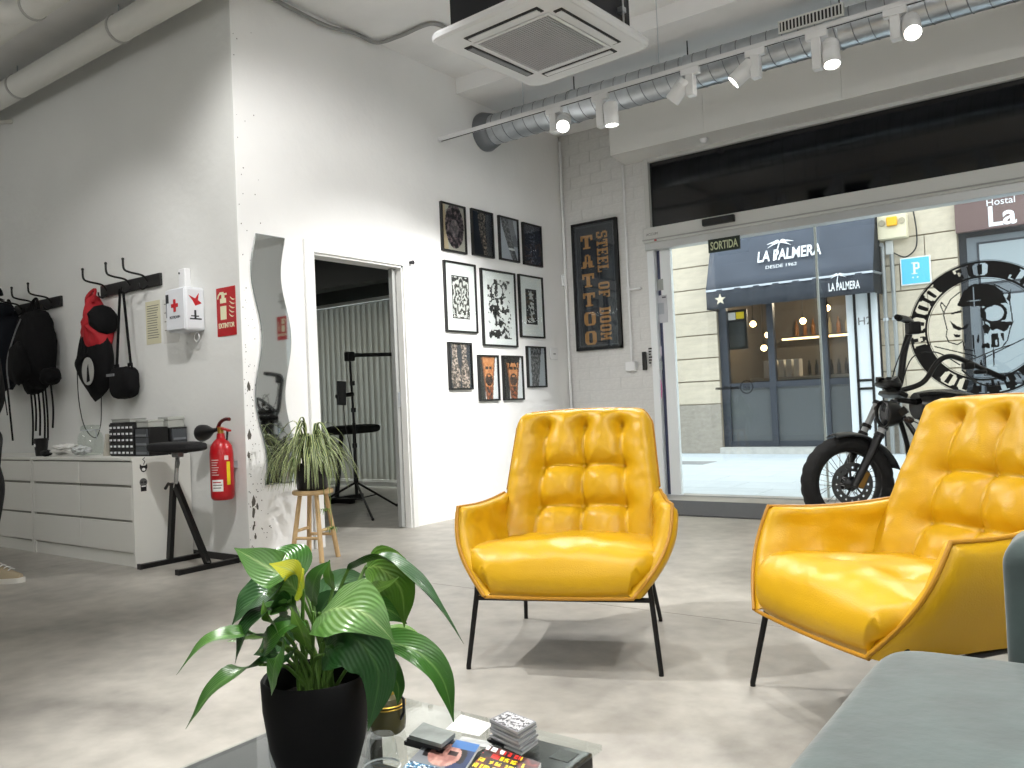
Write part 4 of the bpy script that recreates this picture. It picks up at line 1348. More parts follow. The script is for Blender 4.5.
gold = mat('sign_gold', (176, 128, 74), 0.45, var=0.12, vscale=20)
for i, chh in enumerate('TATTOO'):
    slab_letter(chh, -w_ * .17, h_ * (.845 - i * .150), w_ * .29, h_ * .105, gold, sg, -.026)
seq = 'STEEL OF DOOM'
for i, chh in enumerate(seq):
    if chh != ' ':
        slab_letter(chh, w_ * .17, h_ * (.885 - i * .0655), h_ * .062, w_ * .24, gold, sg, -.026, rot=PI / 2)
MB().bx(-w_ / 2 + .03, w_ / 2 - .03, -.034, -.032, .03, h_ - .03).build('pane', clear_glass, sg)

# ================================================================ wavy mirror
mir_m = mat('mirror_silver', (226, 230, 230), 0.03, 1.0)
ma = on_x(254, 234, GX); mb_ = on_x(282, 236.5, GX); mc = on_x(270, 484, GX)
zt, zb = ma.z, mc.z; yl, yr = ma.y, mb_.y
mi = thing('wavy_mirror', 'tall frameless wavy edged mirror beside the doorway', 'mirror', (GX, (yl + yr) / 2, zb), WALL_G)
h_ = zt - zb; hw = (yr - yl) / 2
N = 60
left = [(-hw + .035 * math.sin(PI * 4 * k / N + .4) - .005, h_ * k / N) for k in range(N + 1)]
right = [(hw + .035 * math.sin(PI * 4 * k / N + .4), h_ * k / N) for k in range(N + 1)]
mb = MB(); P = [[Vector((l[0] + (r_[0] - l[0]) * t, -.012, l[1])) for t in (0, 1)] for l, r_ in zip(left, right)]
mb.grid(P); mb.build('mirror_face', mir_m, mi)
mb = MB(); poly = left + right[::-1]
mb.tube([(x, -.007, z) for x, z in poly], 0.006, 4, closed=True).build('edge', mat('mirror_edge', (120, 126, 124), 0.3), mi)
mb = MB(); P = [[Vector((l[0] + (r_[0] - l[0]) * t, -.004, l[1])) for t in (0, 1)] for l, r_ in zip(left, right)]
mb.grid(P).build('back', mat('mirror_back', (90, 90, 90), 0.8), mi)

# ================================================================ safety things on the hook wall


def hk(x, y):
    return on_y(x, y, HY)


a = hk(216.5, 289); b_ = hk(237, 334.5)
w_, h_ = b_.x - a.x, a.z - b_.z
fs = thing('extinguisher_sign', 'red EXTINTOR sign with extinguisher and flame pictogram', 'sign', ((a.x + b_.x) / 2, HY, b_.z))
MB().bx(-w_ / 2, w_ / 2, -.004, 0, 0, h_).build('plate', mat('sign_red', (178, 18, 26), 0.4), fs)
cream = mat('sign_glow', (226, 226, 190), 0.5)
mb = MB()
for k, (x0, x1, z0, z1) in enumerate(((-.3, .02, .34, .62), (-.3, .02, .68, .78), (-.22, -.06, .78, .86), (-.32, -.1, .86, .91), (-.1, .06, .84, .88))):
    mb.bx(x0 * w_, x1 * w_, -.005 - .0001 * k, -.004, z0 * h_, z1 * h_)
mb.build('pictogram', cream, fs)
MB().tube([(-.3 * w_, -.0045, .88 * h_), (-.38 * w_, -.0045, .84 * h_), (-.42 * w_, -.0045, .78 * h_)], .006, 6).build('pictogram_hose', cream, fs)
for k in range(5):
    z0 = .40 + k * .085; ww = .30 - .03 * abs(k - 2)
    mb = MB(); pts = [((.28 + (t - .5) * ww + .02 * k) * w_, (z0 + .06 * (1 - t) ** 2 - .01) * h_) for t in (0, .25, .5, .75, 1)]
    low = [(x, z - .03 * h_ * math.sin(PI * (.15 + .8 * i / 4))) for i, (x, z) in enumerate(pts)]
    mb.prism(low + pts[::-1], -.005, -.004).build('pictogram_flame', cream, fs)
o = text('lettering', 'EXTINTOR', .04, cream, fs, (0, -.0048, .17 * h_), bold=.001)
o.scale = (w_ * .84 / o.dimensions.x, 1.15, 1)

cs = copy_tree(fs, None, (.03, FY, 1.98)); cs['label'] = 'red EXTINTOR sign on the white pier at the end of the glass front'
a = hk(172, 293); b_ = hk(206, 331)
fa = thing('first_aid_box', 'white first aid cabinet with a red cross on the wall', 'first aid box', (hk(206, 330).x - .118, HY, hk(206, 331).z))
fw, fh, fd = .235, .30, .15
MB().bx(-fw / 2, fw / 2, -fd, 0, 0, fh).build('case', mat('aid_white', (222, 225, 230), 0.4), fa, bevel=.02, seg=3)
MB().bx(-fw / 2 + .01, fw / 2 - .01, -fd - .006, -fd, .012, fh - .012).build('door', mat('aid_white', (222, 225, 230), 0.4), fa, bevel=.004)
redx = mat('cross_red', (190, 24, 34), 0.5)
mb = MB().bx(-.04, .04, -fd - .0085, -fd - .006, .165, .19).bx(-.013, .013, -fd - .0088, -fd - .006, .135, .22)
mb.build('red_cross', redx, fa)
o = text('lettering', 'BOTIQUIN', .026, mat('aid_text', (70, 70, 80), 0.6), fa, (0, -fd - .0075, .09))
MB().bx(-.105, -.07, -fd - .008, -fd - .006, .20, .26).build('emblem', mat('aid_black', (40, 42, 48), 0.6), fa, bevel=.008)
MB().bx(-.10, -.095, -fd - .010, -fd - .006, .10, .2).build('handle', mat('aid_grey', (130, 132, 136), 0.5), fa)
mb = MB().prism([(-.05, .24), (.0, .22), (.03, .26), (.02, .21), (.05, .19), (0, .17), (-.02, .205)], -.001, .001, Matrix.Translation((fw / 2 + .0008, -fd / 2, 0)) @ Matrix.Rotation(PI / 2, 4, 'Z'))
mb.build('red_emblem', redx, fa)
mb = MB().bx(fw / 2, fw / 2 + .001, -.12, -.03, .075, .085).bx(fw / 2, fw / 2 + .001, -.085, -.07, .085, .14).bx(fw / 2, fw / 2 + .0012, -.11, -.05, .095, .103)
mb.build('black_emblem', mat('aid_black', (40, 42, 48), 0.6), fa)
MB().torus((fw / 2 - .05, -.04, -.04), .03, .003, 20, 5).build('seal_loop', white_plastic, fa)
p = hk(186.5, 284)
db = thing('door_chime', 'small white box mounted above the first aid cabinet', 'chime box', (p.x + .02, HY, fa.location.z + .302))
MB().bx(-.04, .04, -.05, 0, 0, .15).build('case', white_plastic, db, bevel=.008)
MB().cyl((-.025, -.05, .12), (-.025, -.053, .12), .008, n=10).build('button', black_plastic, db)


def wall_sheet(name, lab, x0, y0, x1, y1, col, lines):
    a = hk(x0, y0); b_ = hk(x1, y1)
    w_, h_ = b_.x - a.x, abs(a.z - b_.z)
    t = thing(name, lab, 'paper', ((a.x + b_.x) / 2, HY, min(a.z, b_.z)))
    MB().bx(-w_ / 2, w_ / 2, -.002, 0, 0, h_).build('sheet', mat('sheet_%d' % col[2], col, .7), t)
    inkg = mat('print_ink_grey', (120, 120, 112), .8)
    for k in range(lines):
        z = h_ * (.9 - .8 * k / max(lines, 1)); xx = random.uniform(.25, .42)
        MB().bx(-w_ * .4, w_ * xx, -.0025, -.002, z - .006, z).build('print_line', inkg, t)
    return t


wall_sheet('wall_notice', 'yellowed typed notice on the wall beside the first aid cabinet', 145.5, 302.5, 161.5, 343, (208, 204, 176), 14)
wall_sheet('wall_notice', 'white notice tucked behind the first aid cabinet', 162.5, 300, 180, 341.5, (214, 214, 210), 4)

# fire extinguisher
pb = hk(224, 497); pt = hk(222, 422)
ex = thing('fire_extinguisher', 'red fire extinguisher with black horn hanging on the wall', 'fire extinguisher', (on_y(222, 470, HY - .10).x, HY - .10, pb.z))
er = mat('extinguisher_red', (176, 20, 28), 0.3)
H = .40
MB().lathe([(0, 0), (.06, 0), (.072, .012), (.075, .03), (.075, H - .10), (.068, H - .05), (.045, H - .015), (.028, H), (.024, H + .035), (0, H + .035)], 28).build('cylinder', er, ex, True)
MB().cyl((0, 0, H + .03), (0, 0, H + .075), .02, n=14).build('valve', mat('brass', (190, 150, 70), .3, .9), ex, True)
MB().bar((-.02, 0, H + .075), (.10, 0, H + .05), .022, .012).build('carry_handle', er, ex)
MB().tube(bez([(-.03, 0, H + .07), (0, 0, H + .105), (.05, 0, H + .125), (.10, 0, H + .125)], 4), .012, 8).build('lever', mat('lever_dark', (84, 14, 18), .4), ex, True)
MB().cyl((.075, 0, H + .055), (.065, 0, H - .01), .008, .006, n=8).build('pin', black_plastic, ex)
MB().lathe([(0, 0), (.012, 0), (.016, .05), (.05, .13), (.058, .18), (.056, .185), (.0, .17)], 20, Matrix.Translation((-.02, -.01, H + .06)) @ Matrix.Rotation(-PI / 2 - .12, 4, 'Y')).build('horn', black_plastic, ex, True)
MB().bx(-.03, .03, .06, .10, H * .5, H * .62).build('wall_bracket', steel, ex)


def curved_label(parent, a0, a1, z0, z1, r, m, name='label'):
    a0 += .75; a1 += .75
    P = [[Vector((r * math.sin(a0 + (a1 - a0) * i / 8), -r * math.cos(a0 + (a1 - a0) * i / 8), z)) for z in (z0, z1)] for i in range(9)]
    return MB().grid(P).build(name, m, parent, True)


curved_label(ex, -.75, .28, .06, .135, .0757, paper, 'white_label')
for k in range(3):
    curved_label(ex, -.65, .1 + .1 * (k % 2), .115 - k * .018, .122 - k * .018, .0760, er if k == 0 else mat('print_ink_grey', (120, 120, 112), .8), 'print_line')
for k in range(7):
    curved_label(ex, -.75, -.05 - .08 * (k % 3), .26 - k * .016, .266 - k * .016, .0757, mat('ext_print', (214, 190, 186), .6), 'print_line')
curved_label(ex, .62, .95, .10, .25, .0757, mat('ext_yellow', (222, 196, 30), .5), 'yellow_label')
curved_label(ex, .45, .8, .262, .29, .0757, mat('ext_print', (214, 190, 186), .6), 'print_line')

# ================================================================ coat racks


def coat_rack(label, x0, x1, z, hooks):
    t = thing('coat_rack', label, 'coat rack', ((x0 + x1) / 2, HY, z), 0, 'coat racks on the hook wall')
    L = x1 - x0
    MB().bx(-L / 2, L / 2, -.022, 0, -.045, .045).build('board', mat('rack_black', (20, 20, 21), .5), t, bevel=.003)
    for h in hooks:
        x = h - (x0 + x1) / 2
        MB().tube(bez([(x, -.022, .0), (x, -.06, .04), (x, -.16, .055), (x, -.20, .075), (x, -.205, .14)], 5), .008, 8).build('hook', black_metal, t, True)
        MB().tube(bez([(x, -.022, -.03), (x, -.06, -.06), (x, -.085, -.05), (x, -.09, -.02)], 4), .007, 8).build('lower_hook', black_metal, t, True)
        MB().ball((x, -.205, .145), .011, 10, 6).build('hook_tip', black_metal, t, True)
    return t


ra, rb_ = hk(103, 291), hk(162.5, 279)
coat_rack('black coat rack holding the red bag and the shoulder bag', ra.x, rb_.x, 1.985, [ra.x + .1, (ra.x + rb_.x) / 2 + .02, rb_.x - .16])
r1b = hk(63, 301.5)
coat_rack('black coat rack loaded with black backpacks', r1b.x - .84, r1b.x, 1.985, [r1b.x - .70, r1b.x - .45, r1b.x - .15])


def lump(name, m, parent, c, s, seed=0, amp=.12, n=28, k=20, p=2.6, smooth=True, rot=None):
    """soft bag body: rounded super-ellipsoid with folds"""
    P = []
    for i in range(k + 1):
        a = -PI / 2 + PI * i / k
        row = []
        for j in range(n):
            t = 2 * PI * j / n
            ca, sa, ct, st_ = math.cos(a), math.sin(a), math.cos(t), math.sin(t)
            e = 2 / p
            v = Vector((math.copysign(abs(ca) ** e, ca) * math.copysign(abs(ct) ** e, ct), math.copysign(abs(ca) ** e, ca) * math.copysign(abs(st_) ** e, st_), math.copysign(abs(sa) ** e, sa)))
            d = 1 + amp * (noise.noise((v.x * 2 + seed, v.y * 2, v.z * 2)) + .5 * noise.noise((v.x * 5 + seed, v.y * 5, v.z * 5)))
            q = Vector((v.x * s[0] * d, v.y * s[1] * d, v.z * s[2] * d))
            if rot is not None:
                q = rot @ q
            row.append(Vector(c) + q)
        P.append(row)
    return MB().grid(P, closev=True).build(name, m, parent, smooth, 80)


# black backpacks (one behind the other) and cap on the first rack
bk2 = mat('black_nylon', (13, 13, 15), .8, bump=.3, scale=60, spec=.2)
bk3 = mat('blue_black_nylon', (17, 20, 27), .8, bump=.3, scale=60, spec=.2)
p = hk(46, 355)
bp = thing('backpack', 'black backpack with hanging straps and a grey zip edge', 'backpack', (hk(48, 388).x + .13, HY, hk(48, 388).z))
lump('body', bk2, bp, (0, -.15, .30), (.20, .13, .33), 3, .14)
lump('front_pocket', bk2, bp, (-.02, -.27, .20), (.15, .06, .17), 5, .15)
lump('side_pouch', bk2, bp, (.22, -.14, .08), (.09, .07, .07), 8, .15)
MB().tube(bez([(-.04, -.13, .62), (-.06, -.14, .70), (0, -.13, .74), (.03, -.13, .66), (.02, -.13, .6)], 5), .012, 8).build('grab_loop', bk2, bp, True)
MB().tube(bez([(.03, -.27, .56), (-.05, -.30, .40), (-.10, -.33, .2), (-.12, -.31, .0)], 6), .006, 6).build('zip', mat('zip_grey', (120, 122, 124), .5), bp, True)
for x, L in ((-.16, .48), (-.1, .36), (-.03, .40), (.05, .5), (.1, .44), (.2, .34)):
    MB().tube(bez([(x, -.13, .04), (x + .01, -.12, -L / 2), (x + .01 * math.sin(x * 90), -.12, -L)], 5), [.008] * 11, 5).build('strap', bk2, bp, True)
p = hk(18, 372)
b3 = thing('backpack', 'bulky blue-black backpack hanging at the end of the rack', 'backpack', (hk(16, 384).x + .10, HY, hk(16, 384).z))
lump('body', bk3, b3, (0, -.16, .30), (.22, .15, .36), 13, .16)
lump('front_pocket', bk3, b3, (.03, -.31, .26), (.15, .06, .18), 15, .15)
lump('top_lid', bk3, b3, (-.02, -.2, .62), (.2, .14, .09), 19, .12)
MB().tube(bez([(0, -.08, .64), (.01, -.09, .73), (.05, -.09, .70), (.05, -.08, .62)], 5), .012, 8).build('grab_loop', bk2, b3, True)
for x, L, wv in ((-.03, .22, .1), (.12, .28, .0), (.2, .5, .02)):
    MB().bar((x, -.2, .02), (x + wv * .4, -.17, -L), .03 if L > .4 else .014, .004, (0, 1, 0)).build('strap', bk2, b3)
cp = thing('baseball_cap', 'dark cap hung over the end of the loaded rack', 'cap', (hk(14, 318).x + .22, HY - .30, hk(14, 318).z + .16))
P = [[Vector((.11 * math.cos(a) * math.cos(t), .12 * math.cos(a) * math.sin(t), .11 * math.sin(a))) for t in [2 * PI * k / 20 for k in range(20)]] for a in [PI / 2 * i / 8 for i in range(9)]]
MB().grid(P, closev=True).build('crown', bk3, cp, True)
P = [[Vector((-.02 + r_ * math.cos(t) * 1.0, r_ * math.sin(t) * .95, -.02 * ((r_ - .1) / .1))) for t in [PI * .62 + PI * .76 * k / 12 for k in range(13)]] for r_ in (.1, .15, .2)]
o = MB().grid(P).build('visor', bk3, cp, True); o.modifiers.new('t', 'SOLIDIFY').thickness = .006
# red and black drawstring bag
rbag = thing('drawstring_bag', 'red and black soft bag with a pale circle hanging from the rack', 'bag', (hk(101, 386).x + .10, HY - .09, hk(101, 386).z))
rbag.scale = (1.12, 1, 1.06)
ZR = hk(103, 298).z - rbag.location.z
mb = MB()
prof = [(-.02, -.12), (.1, -.07), (.19, .05), (.20, .22), (.16, .36), (.06, .48), (-.04, .46), (-.12, .40), (-.2, .24), (-.235, .15), (-.14, .0)]


def soft_poly(prof, d, seed):
    """padded flat bag from an outline: rings shrink and puff towards the middle, front and back"""
    cx = sum(x for x, z in prof) / len(prof); cz = sum(z for x, z in prof) / len(prof)
    loop = [(v.x, v.z) for v in bez([(x, 0, z) for x, z in prof] + [(prof[0][0], 0, prof[0][1])], 4)][:-1]
    m_ = MB()
    for sgn in (-1, 1):
        P = []
        for i in range(8):
            s_ = 1 - i / 7; dd = d * math.sqrt(max(0, 1 - s_ ** 2.2))
            P.append([Vector((cx + (x - cx) * s_, sgn * dd * (1 + .3 * noise.noise((x * 9 + seed, z * 9, i * .3))), cz + (z - cz) * s_)) for x, z in loop])
        m_.grid(P, closev=True)
    return m_


soft_poly(prof, .08, 2).build('body', bk2, rbag, True, 80)
soft_poly([(-.11, .38), (-.05, .26), (.08, .22), (.17, .26), (.16, .38), (.1, .52), (.04, .62), (0, .68), (-.03, .6)], .095, 4).build('red_flap', mat('bag_red', (172, 22, 34), .7), rbag, True, 80)
soft_poly([(.08, .40), (.17, .36), (.20, .46), (.17, .55), (.1, .58), (.05, .52)], .1, 6).build('black_fold', bk2, rbag, True, 80)
MB().prism([(.06 + .075 * math.cos(t), .10 + .10 * math.sin(t)) for t in [2 * PI * k / 20 for k in range(20)]], -.098, -.09).build('pale_circle', mat('bag_grey', (168, 168, 164), .7), rbag)
MB().prism([(.05, .02), (.09, .03), (.075, .15), (.06, .12)], -.101, -.098).build('emblem', bk2, rbag)
MB().tube(bez([(-.22, -.02, .13), (-.21, -.02, -.10), (-.14, -.02, -.30), (.0, -.02, -.38), (.08, -.02, -.28), (.10, -.02, -.08)], 6), .004, 6).build('cord', black_plastic, rbag, True)
MB().tube(bez([(-.03, -.03, .55), (.0, -.05, .64), (.03, 0.0, .70), (.06, -.04, .60)], 5), .012, 6).build('strap', mat('bag_red', (172, 22, 34), .7), rbag, True)
# small shoulder bag
sb = thing('shoulder_bag', 'small black shoulder bag hanging on a long strap', 'bag', (hk(128, 398).x + .10, HY - .08, hk(128, 399).z))
lump('body', bk2, sb, (0, 0, .12), (.15, .065, .12), 31, .05, p=3.2)
zt_ = hk(131, 291).z - sb.location.z
MB().tube([(-.10, 0, .22), (-.02, 0, zt_ - .02), (.0, -.01, zt_), (.03, 0, zt_ - .03), (.10, 0, .24)], .011, 6).build('strap', bk2, sb, True)
for x in (-.1, .09):
    MB().tube([(x - .03, 0, .16), (x - .02, 0, .26), (x + .02, 0, .26), (x + .03, 0, .16)], .009, 6).build('strap_loop', bk2, sb, True)
MB().bx(-.12, -.02, -.072, -.06, .17, .19).build('zip', mat('zip_grey', (120, 122, 124), .5), sb)
# ================================================================ yellow tufted armchairs
leather = mat('mustard_leather', (207, 161, 14), 0.40, bump=0.12, scale=220, var=0.05, vscale=3, spec=0.45)
piping_m = mat('mustard_piping', (176, 124, 12), 0.5)


def seg_dist(u, v, a, b_):
    return segd(u, v, a, b_)


def lerp3(a, b_, t):
    return Vector(a) * (1 - t) + Vector(b_) * t


def patch(c00, c10, c11, c01, u, v):
    """bilinear patch: u across, v up"""
    return lerp3(lerp3(c00, c10, u), lerp3(c01, c11, u), v)


def armchair(label, loc, rz):
    """local frame: front at -y, x to the right, seat centre near the origin"""
    t = thing('armchair', label, 'armchair', loc, rz, 'yellow armchairs')
    # ---- backrest: reclined tufted slab
    NU, NV = 64, 64
    z0, z1 = .36, .932

    def back_base(u, v):
        # u -1..1, v 0..1; width tapers to the top, sides wrap forward
        hw = .354 - .056 * v
        y = .215 + .235 * v - .075 * u * u * (1 - .35 * v)
        z = z0 + (z1 - z0) * v - .012 * u * u * v
        return Vector((u * hw, y, z))

    cols = (-.56, 0.0, .56); rows = (.86, .56, .27)
    creases = []
    for c in cols:
        creases.append(((c, .05), (c * .97, .86)))
    for r_ in rows[1:]:
        creases.append(((-.56, r_), (.56, r_)))

    def tuft(u, v):
        d = min(math.hypot((u - a_[0]), 0) if False else segd(u * .34, v * .6, (a_[0] * .34, a_[1] * .6), (b_[0] * .34, b_[1] * .6)) for a_, b_ in creases)
        h = 1 - math.exp(-(d / .038) ** 1.1)
        bt = min(math.hypot((u - c) * .34, (v - r_) * .6) for c in cols for r_ in rows)
        h2 = 1 - math.exp(-(bt / .035) ** 1.6)
        wr = .18 * noise.noise((u * 5, v * 9, 2.3)) + .10 * noise.noise((u * 13, v * 17, 5.1))
        return .084 * (.55 * h + .45 * h2) + .034 * wr * h - .036

    def edge(u, v):
        e = min(1 - abs(u), v * 1.6 + .25, (1 - v) * 1.5)
        return min(1.0, math.sqrt(max(0, 1 - (1 - min(1, max(0, e) / .18)) ** 2)))

    P = []
    rows_f = []
    for j in range(NV + 1):
        v = j / NV
        row = []
        for i in range(NU + 1):
            u = -1 + 2 * i / NU
            # round the upper corners
            uu = u; vv = v
            b0 = back_base(uu, vv)
            e = edge(u, v)
            rc = max(0, abs(u) - .86) / .14 * max(0, v - .90) / .10
            b0.x -= math.copysign(.018 * rc, u); b0.z -= .018 * rc
            row.append(b0 + Vector((0, -1, .30)).normalized() * (e * (.034 + tuft(u, v))))
        rows_f.append(row)
    mb = MB().grid(rows_f)
    rows_b = []
    for j in range(NV // 4 + 1):
        v = j / (NV // 4); row = []
        for i in range(NU // 4 + 1):
            u = -1 + 2 * i / (NU // 4)
            b0 = back_base(u, v)
            rc = max(0, abs(u) - .86) / .14 * max(0, v - .90) / .10
            b0.x -= math.copysign(.018 * rc, u); b0.z -= .018 * rc
            e = edge(u, v)
            row.append(b0 + Vector((0, 1, -.30)).normalized() * (.005 + .055 * e))
        rows_b.append(row)
    mb.grid(rows_b)
    bk = mb.build('backrest', leather, t, True, 180)
    for c in cols:
        for r_ in rows:
            b0 = back_base(c, r_) + Vector((0, -1, .30)).normalized() * (.034 + tuft(c, r_) - .001)
            MB().ball(b0, .009, 10, 6, (1, .6, 1)).build('button', leather, bk, True)
    # ---- seat cushion, swept from the crease over the front roll and under
    prof = [(.28, .372), (.24, .40), (.16, .415), (.04, .428), (-.10, .442), (-.22, .446), (-.31, .436), (-.365, .405), (-.39, .355), (-.392, .31), (-.375, .275), (-.34, .258), (-.2, .252), (0, .25), (.2, .25), (.3, .27)]
    sp = bez([(0, y, z) for y, z in prof], 4)
    NS = 44
    P = []
    for i in range(NS + 1):
        s_ = -1 + 2 * i / NS
        row = []
        for k, q in enumerate(sp):
            top = smoothstep(.27, .43, q.z)
            hw = .272 + .02 * smoothstep(-.3, .2, q.y) + top * (.098 * smoothstep(.28, -.26, q.y) + .012) - .10 * min(1, max(0, (-.25 - q.y) / .14)) ** 2 * (.15 + .85 * top)
            e = math.sqrt(max(0, 1 - max(0, (abs(s_) - .86) / .14) ** 2))
            x = s_ * hw
            y = q.y + .02 * s_ * s_ * (q.y < -.3)
            z = q.z
            if k < 30:
                bt = min(math.hypot(x - bxx, y + .12) for bxx in (-.125, .125))
                z -= .042 * math.exp(-(bt / .05) ** 1.4) * (q.z > .40)
                z += (.012 * noise.noise((x * 6, y * 6, 3)) + .006 * noise.noise((x * 15, y * 13, 8))) * (q.z > .3)
                z += .012 * math.cos(x * 7.5) * top
                z -= .014 * math.exp(-(abs(x) / .02) ** 2) * smoothstep(.05, .24, q.y)
                z -= (1 - e) * .05 * top
            row.append(Vector((x, y, z)))
        P.append(row)
    mb = MB().grid(P, closev=True); K = len(sp); mb.f.append(tuple(range(K))); mb.f.append(tuple(reversed(range(NS * K, NS * K + K))))
    mb.build('seat', leather, t, True, 100)
    # ---- wings (arms): padded, leaning out, open towards the front
    for sx in (-1, 1):
        fb = (sx * .270, -.382, .275); ft = (sx * .410, -.225, .582); bt_ = (sx * .338, .215, .585); bb = (sx * .300, .30, .275)

        def wing(u, v, off, fb=fb, ft=ft, bt_=bt_, bb=bb, sx=sx):
            p = patch(fb, bb, bt_, ft, u, v)
            p.x += sx * .042 * math.sin(PI * v) * (1 - .5 * u)
            p.z -= .012 * math.sin(PI * u) * v
            e = min(u * 1.3 + .0, (1 - v)) if True else 0
            e2 = min(1, max(0, min(u / .16, (1 - v) / .13)))
            e2 = math.sqrt(max(0, 1 - (1 - e2) ** 2))
            nrm = Vector((-sx * .93, -.06, .36))
            wr = .012 * noise.noise((u * 6, v * 6, 11 + sx))
            thick = .046 if off > 0 else -.030
            return p + nrm * (e2 * (thick + (wr if off > 0 else 0)))

        n1, n2 = 26, 22
        mb = MB()
        mb.grid([[wing(i / n1, j / n2, 1) for j in range(n2 + 1)] for i in range(n1 + 1)])
        mb.grid([[wing(i / n1, j / n2, -1) for j in range(n2 + 1)] for i in range(n1 + 1)])
        ar = mb.build('armrest', leather, t, True, 180)
        pp = [wing(0, j / 14, 0) for j in range(15)] + [wing(i / 16, 1, 0) for i in range(1, 17)]
        MB().tube([p for p in pp], .0065, 8).build('piping', piping_m, ar, True)
    # piping: front lower edge and around the back
    MB().tube([(-.272 + .544 * i / 20, -.388 + .014 * (2 * i / 20 - 1) ** 2, .272) for i in range(21)], .0065, 8).build('piping', piping_m, t, True)
    pts = []
    for j in range(21):
        pts.append((-1, .42 + .58 * j / 20))
    for i in range(1, 21):
        pts.append((-1 + 2 * i / 20, 1))
    for j in range(1, 21):
        pts.append((1, 1 - .58 * j / 20))
    wl_ = []
    for u, v in pts:
        b0 = back_base(u, v); rc = max(0, abs(u) - .86) / .14 * max(0, v - .90) / .10
        b0.x -= math.copysign(.018 * rc, u); b0.z -= .018 * rc
        wl_.append(b0)
    MB().tube(wl_, .0065, 8).build('piping', piping_m, bk, True)
    # shell under the seat
    mb = MB().box((0, .0, .262), (.50, .56, .03)).build('under_tray', black_fabric, t, bevel=.01)
    # ---- steel frame
    zf = .262
    corners = [(-.325, -.30), (.325, -.30), (-.27, .25), (.27, .25)]
    feet = [(-.352, -.352), (.352, -.352), (-.30, .36), (.30, .36)]
    for (x, y), (fx, fy) in zip(corners, feet):
        MB().tube([(x * .98, y, zf + .06), (x, y, zf), (fx, fy, .012), (fx, fy, 0)], [.010, .010, .009, .009], 10).build('leg', black_metal, t, True)
    for a_, b_ in ((0, 1), (2, 3), (0, 2), (1, 3)):
        MB().cyl((*corners[a_], zf - .012), (*corners[b_], zf - .012), .009, n=10).build('cross_bar', black_metal, t, True)
    return t


def yaw_from(facing):
    """rotation that turns local -y to the facing direction"""
    return math.atan2(facing[0], -facing[1])


fA, fB = on_z(468, 668), on_z(663, 677)
mid = (fA + fB) / 2; d = (fB - fA).normalized(); n_ = Vector((d.y, -d.x, 0))
n_ = (Matrix.Rotation(math.radians(1.5), 3, 'Z') @ n_); ca = mid - n_ * .352
armchair('yellow tufted leather armchair facing the coffee table with open floor around it', (ca.x, ca.y, 0), yaw_from(n_))
f2 = on_z(753, 686)
n2_ = Vector((-.63, -.777, 0)).normalized(); d2 = Vector((-n2_.y, n2_.x, 0))
c2_ = f2 + d2 * .352 - n2_ * .352
armchair('yellow tufted leather armchair beside the grey-green sofa, in front of the motorcycle', (c2_.x, c2_.y, 0), yaw_from(n2_))
print('chairs', ca, c2_)

# ================================================================ sofa
velvet = mat('sage_velvet', (60, 75, 73), 0.75, bump=0.25, scale=14, var=0.30, vscale=7, spec=0.3)
velvet.node_tree.nodes['Principled BSDF'].inputs['Sheen Weight'].default_value = 0.5
so = thing('sofa', 'grey-green velvet sofa with rounded arm', 'sofa', (0, 0, 0))


def cushion(name, x0, x1, y0, y1, z0, z1, r, puff, parent, m, seed=0):
    """rounded box cushion with a soft crown"""
    NX_, NY_ = 30, 40
    cx, cy = (x0 + x1) / 2, (y0 + y1) / 2; hx_, hy_ = (x1 - x0) / 2, (y1 - y0) / 2
    mb = MB()
    n = 48; rings = []
    prof = [(0, 1.0, z1 + puff)]
    levels = []
    for s_ in (0.0, .3, .55, .75, .88, .95):
        levels.append((s_, z1 + puff * (1 - s_ ** 2)))
    k = 8
    for i in range(k + 1):
        a_ = PI / 2 * i / k
        levels.append(('r', r * math.sin(a_), z1 - r * (1 - math.cos(a_))))
    levels.append(('r', r, z0 + r))
    for i in range(k + 1):
        a_ = PI / 2 * i / k
        levels.append(('r', r * math.cos(a_), z0 + r * (1 - math.sin(a_))))
    levels.append((.5, z0)); levels.append((0.0, z0))

    def rr(t, hx__, hy__, rad):
        c, s_ = math.cos(t), math.sin(t)
        e = 2 / 15.0
        return math.copysign(abs(c) ** e, c) * hx__, math.copysign(abs(s_) ** e, s_) * hy__
    P = []
    for L in levels:
        row = []
        for j in range(n):
            t = 2 * PI * j / n + PI / n
            if L[0] == 'r':
                x, y = rr(t, hx_ - r + L[1], hy_ - r + L[1], r); z = L[2]
            else:
                x, y = rr(t, (hx_ - r) * L[0], (hy_ - r) * L[0], r); z = L[1]
            row.append(Vector((cx + x, cy + y, z + .004 * noise.noise((x * 5 + seed, y * 5, z * 3)))))
        P.append(row)
    mb.grid(P, closev=True)
    return mb.build(name, m, parent, True, 180)


cushion('seat_cushion', -.432, .42, .62, 1.925, .24, .425, .035, .015, so, velvet, 1)
cushion('seat_cushion', -.432, .42, -.68, .60, .24, .425, .035, .015, so, velvet, 4)
cushion('armrest', -.205, .75, 1.93, 2.11, .10, .665, .06, .004, so, velvet, 7)
cushion('armrest', -.185, .75, -.88, -.69, .10, .70, .06, .004, so, velvet, 9)
cushion('backrest', .44, .74, -.68, 1.89, .10, .82, .09, .01, so, velvet, 12)
MB().bx(-.36, .74, -.86, 1.89, .10, .24).build('base', velvet, so, bevel=.02)
for x in (-.32, .66):
    for y in (-.80, 2.02 if x > 0 else 1.85):
        MB().cyl((x, y, .10), (x, y, 0), .022, .016, n=12).build('leg', black_metal, so, True)

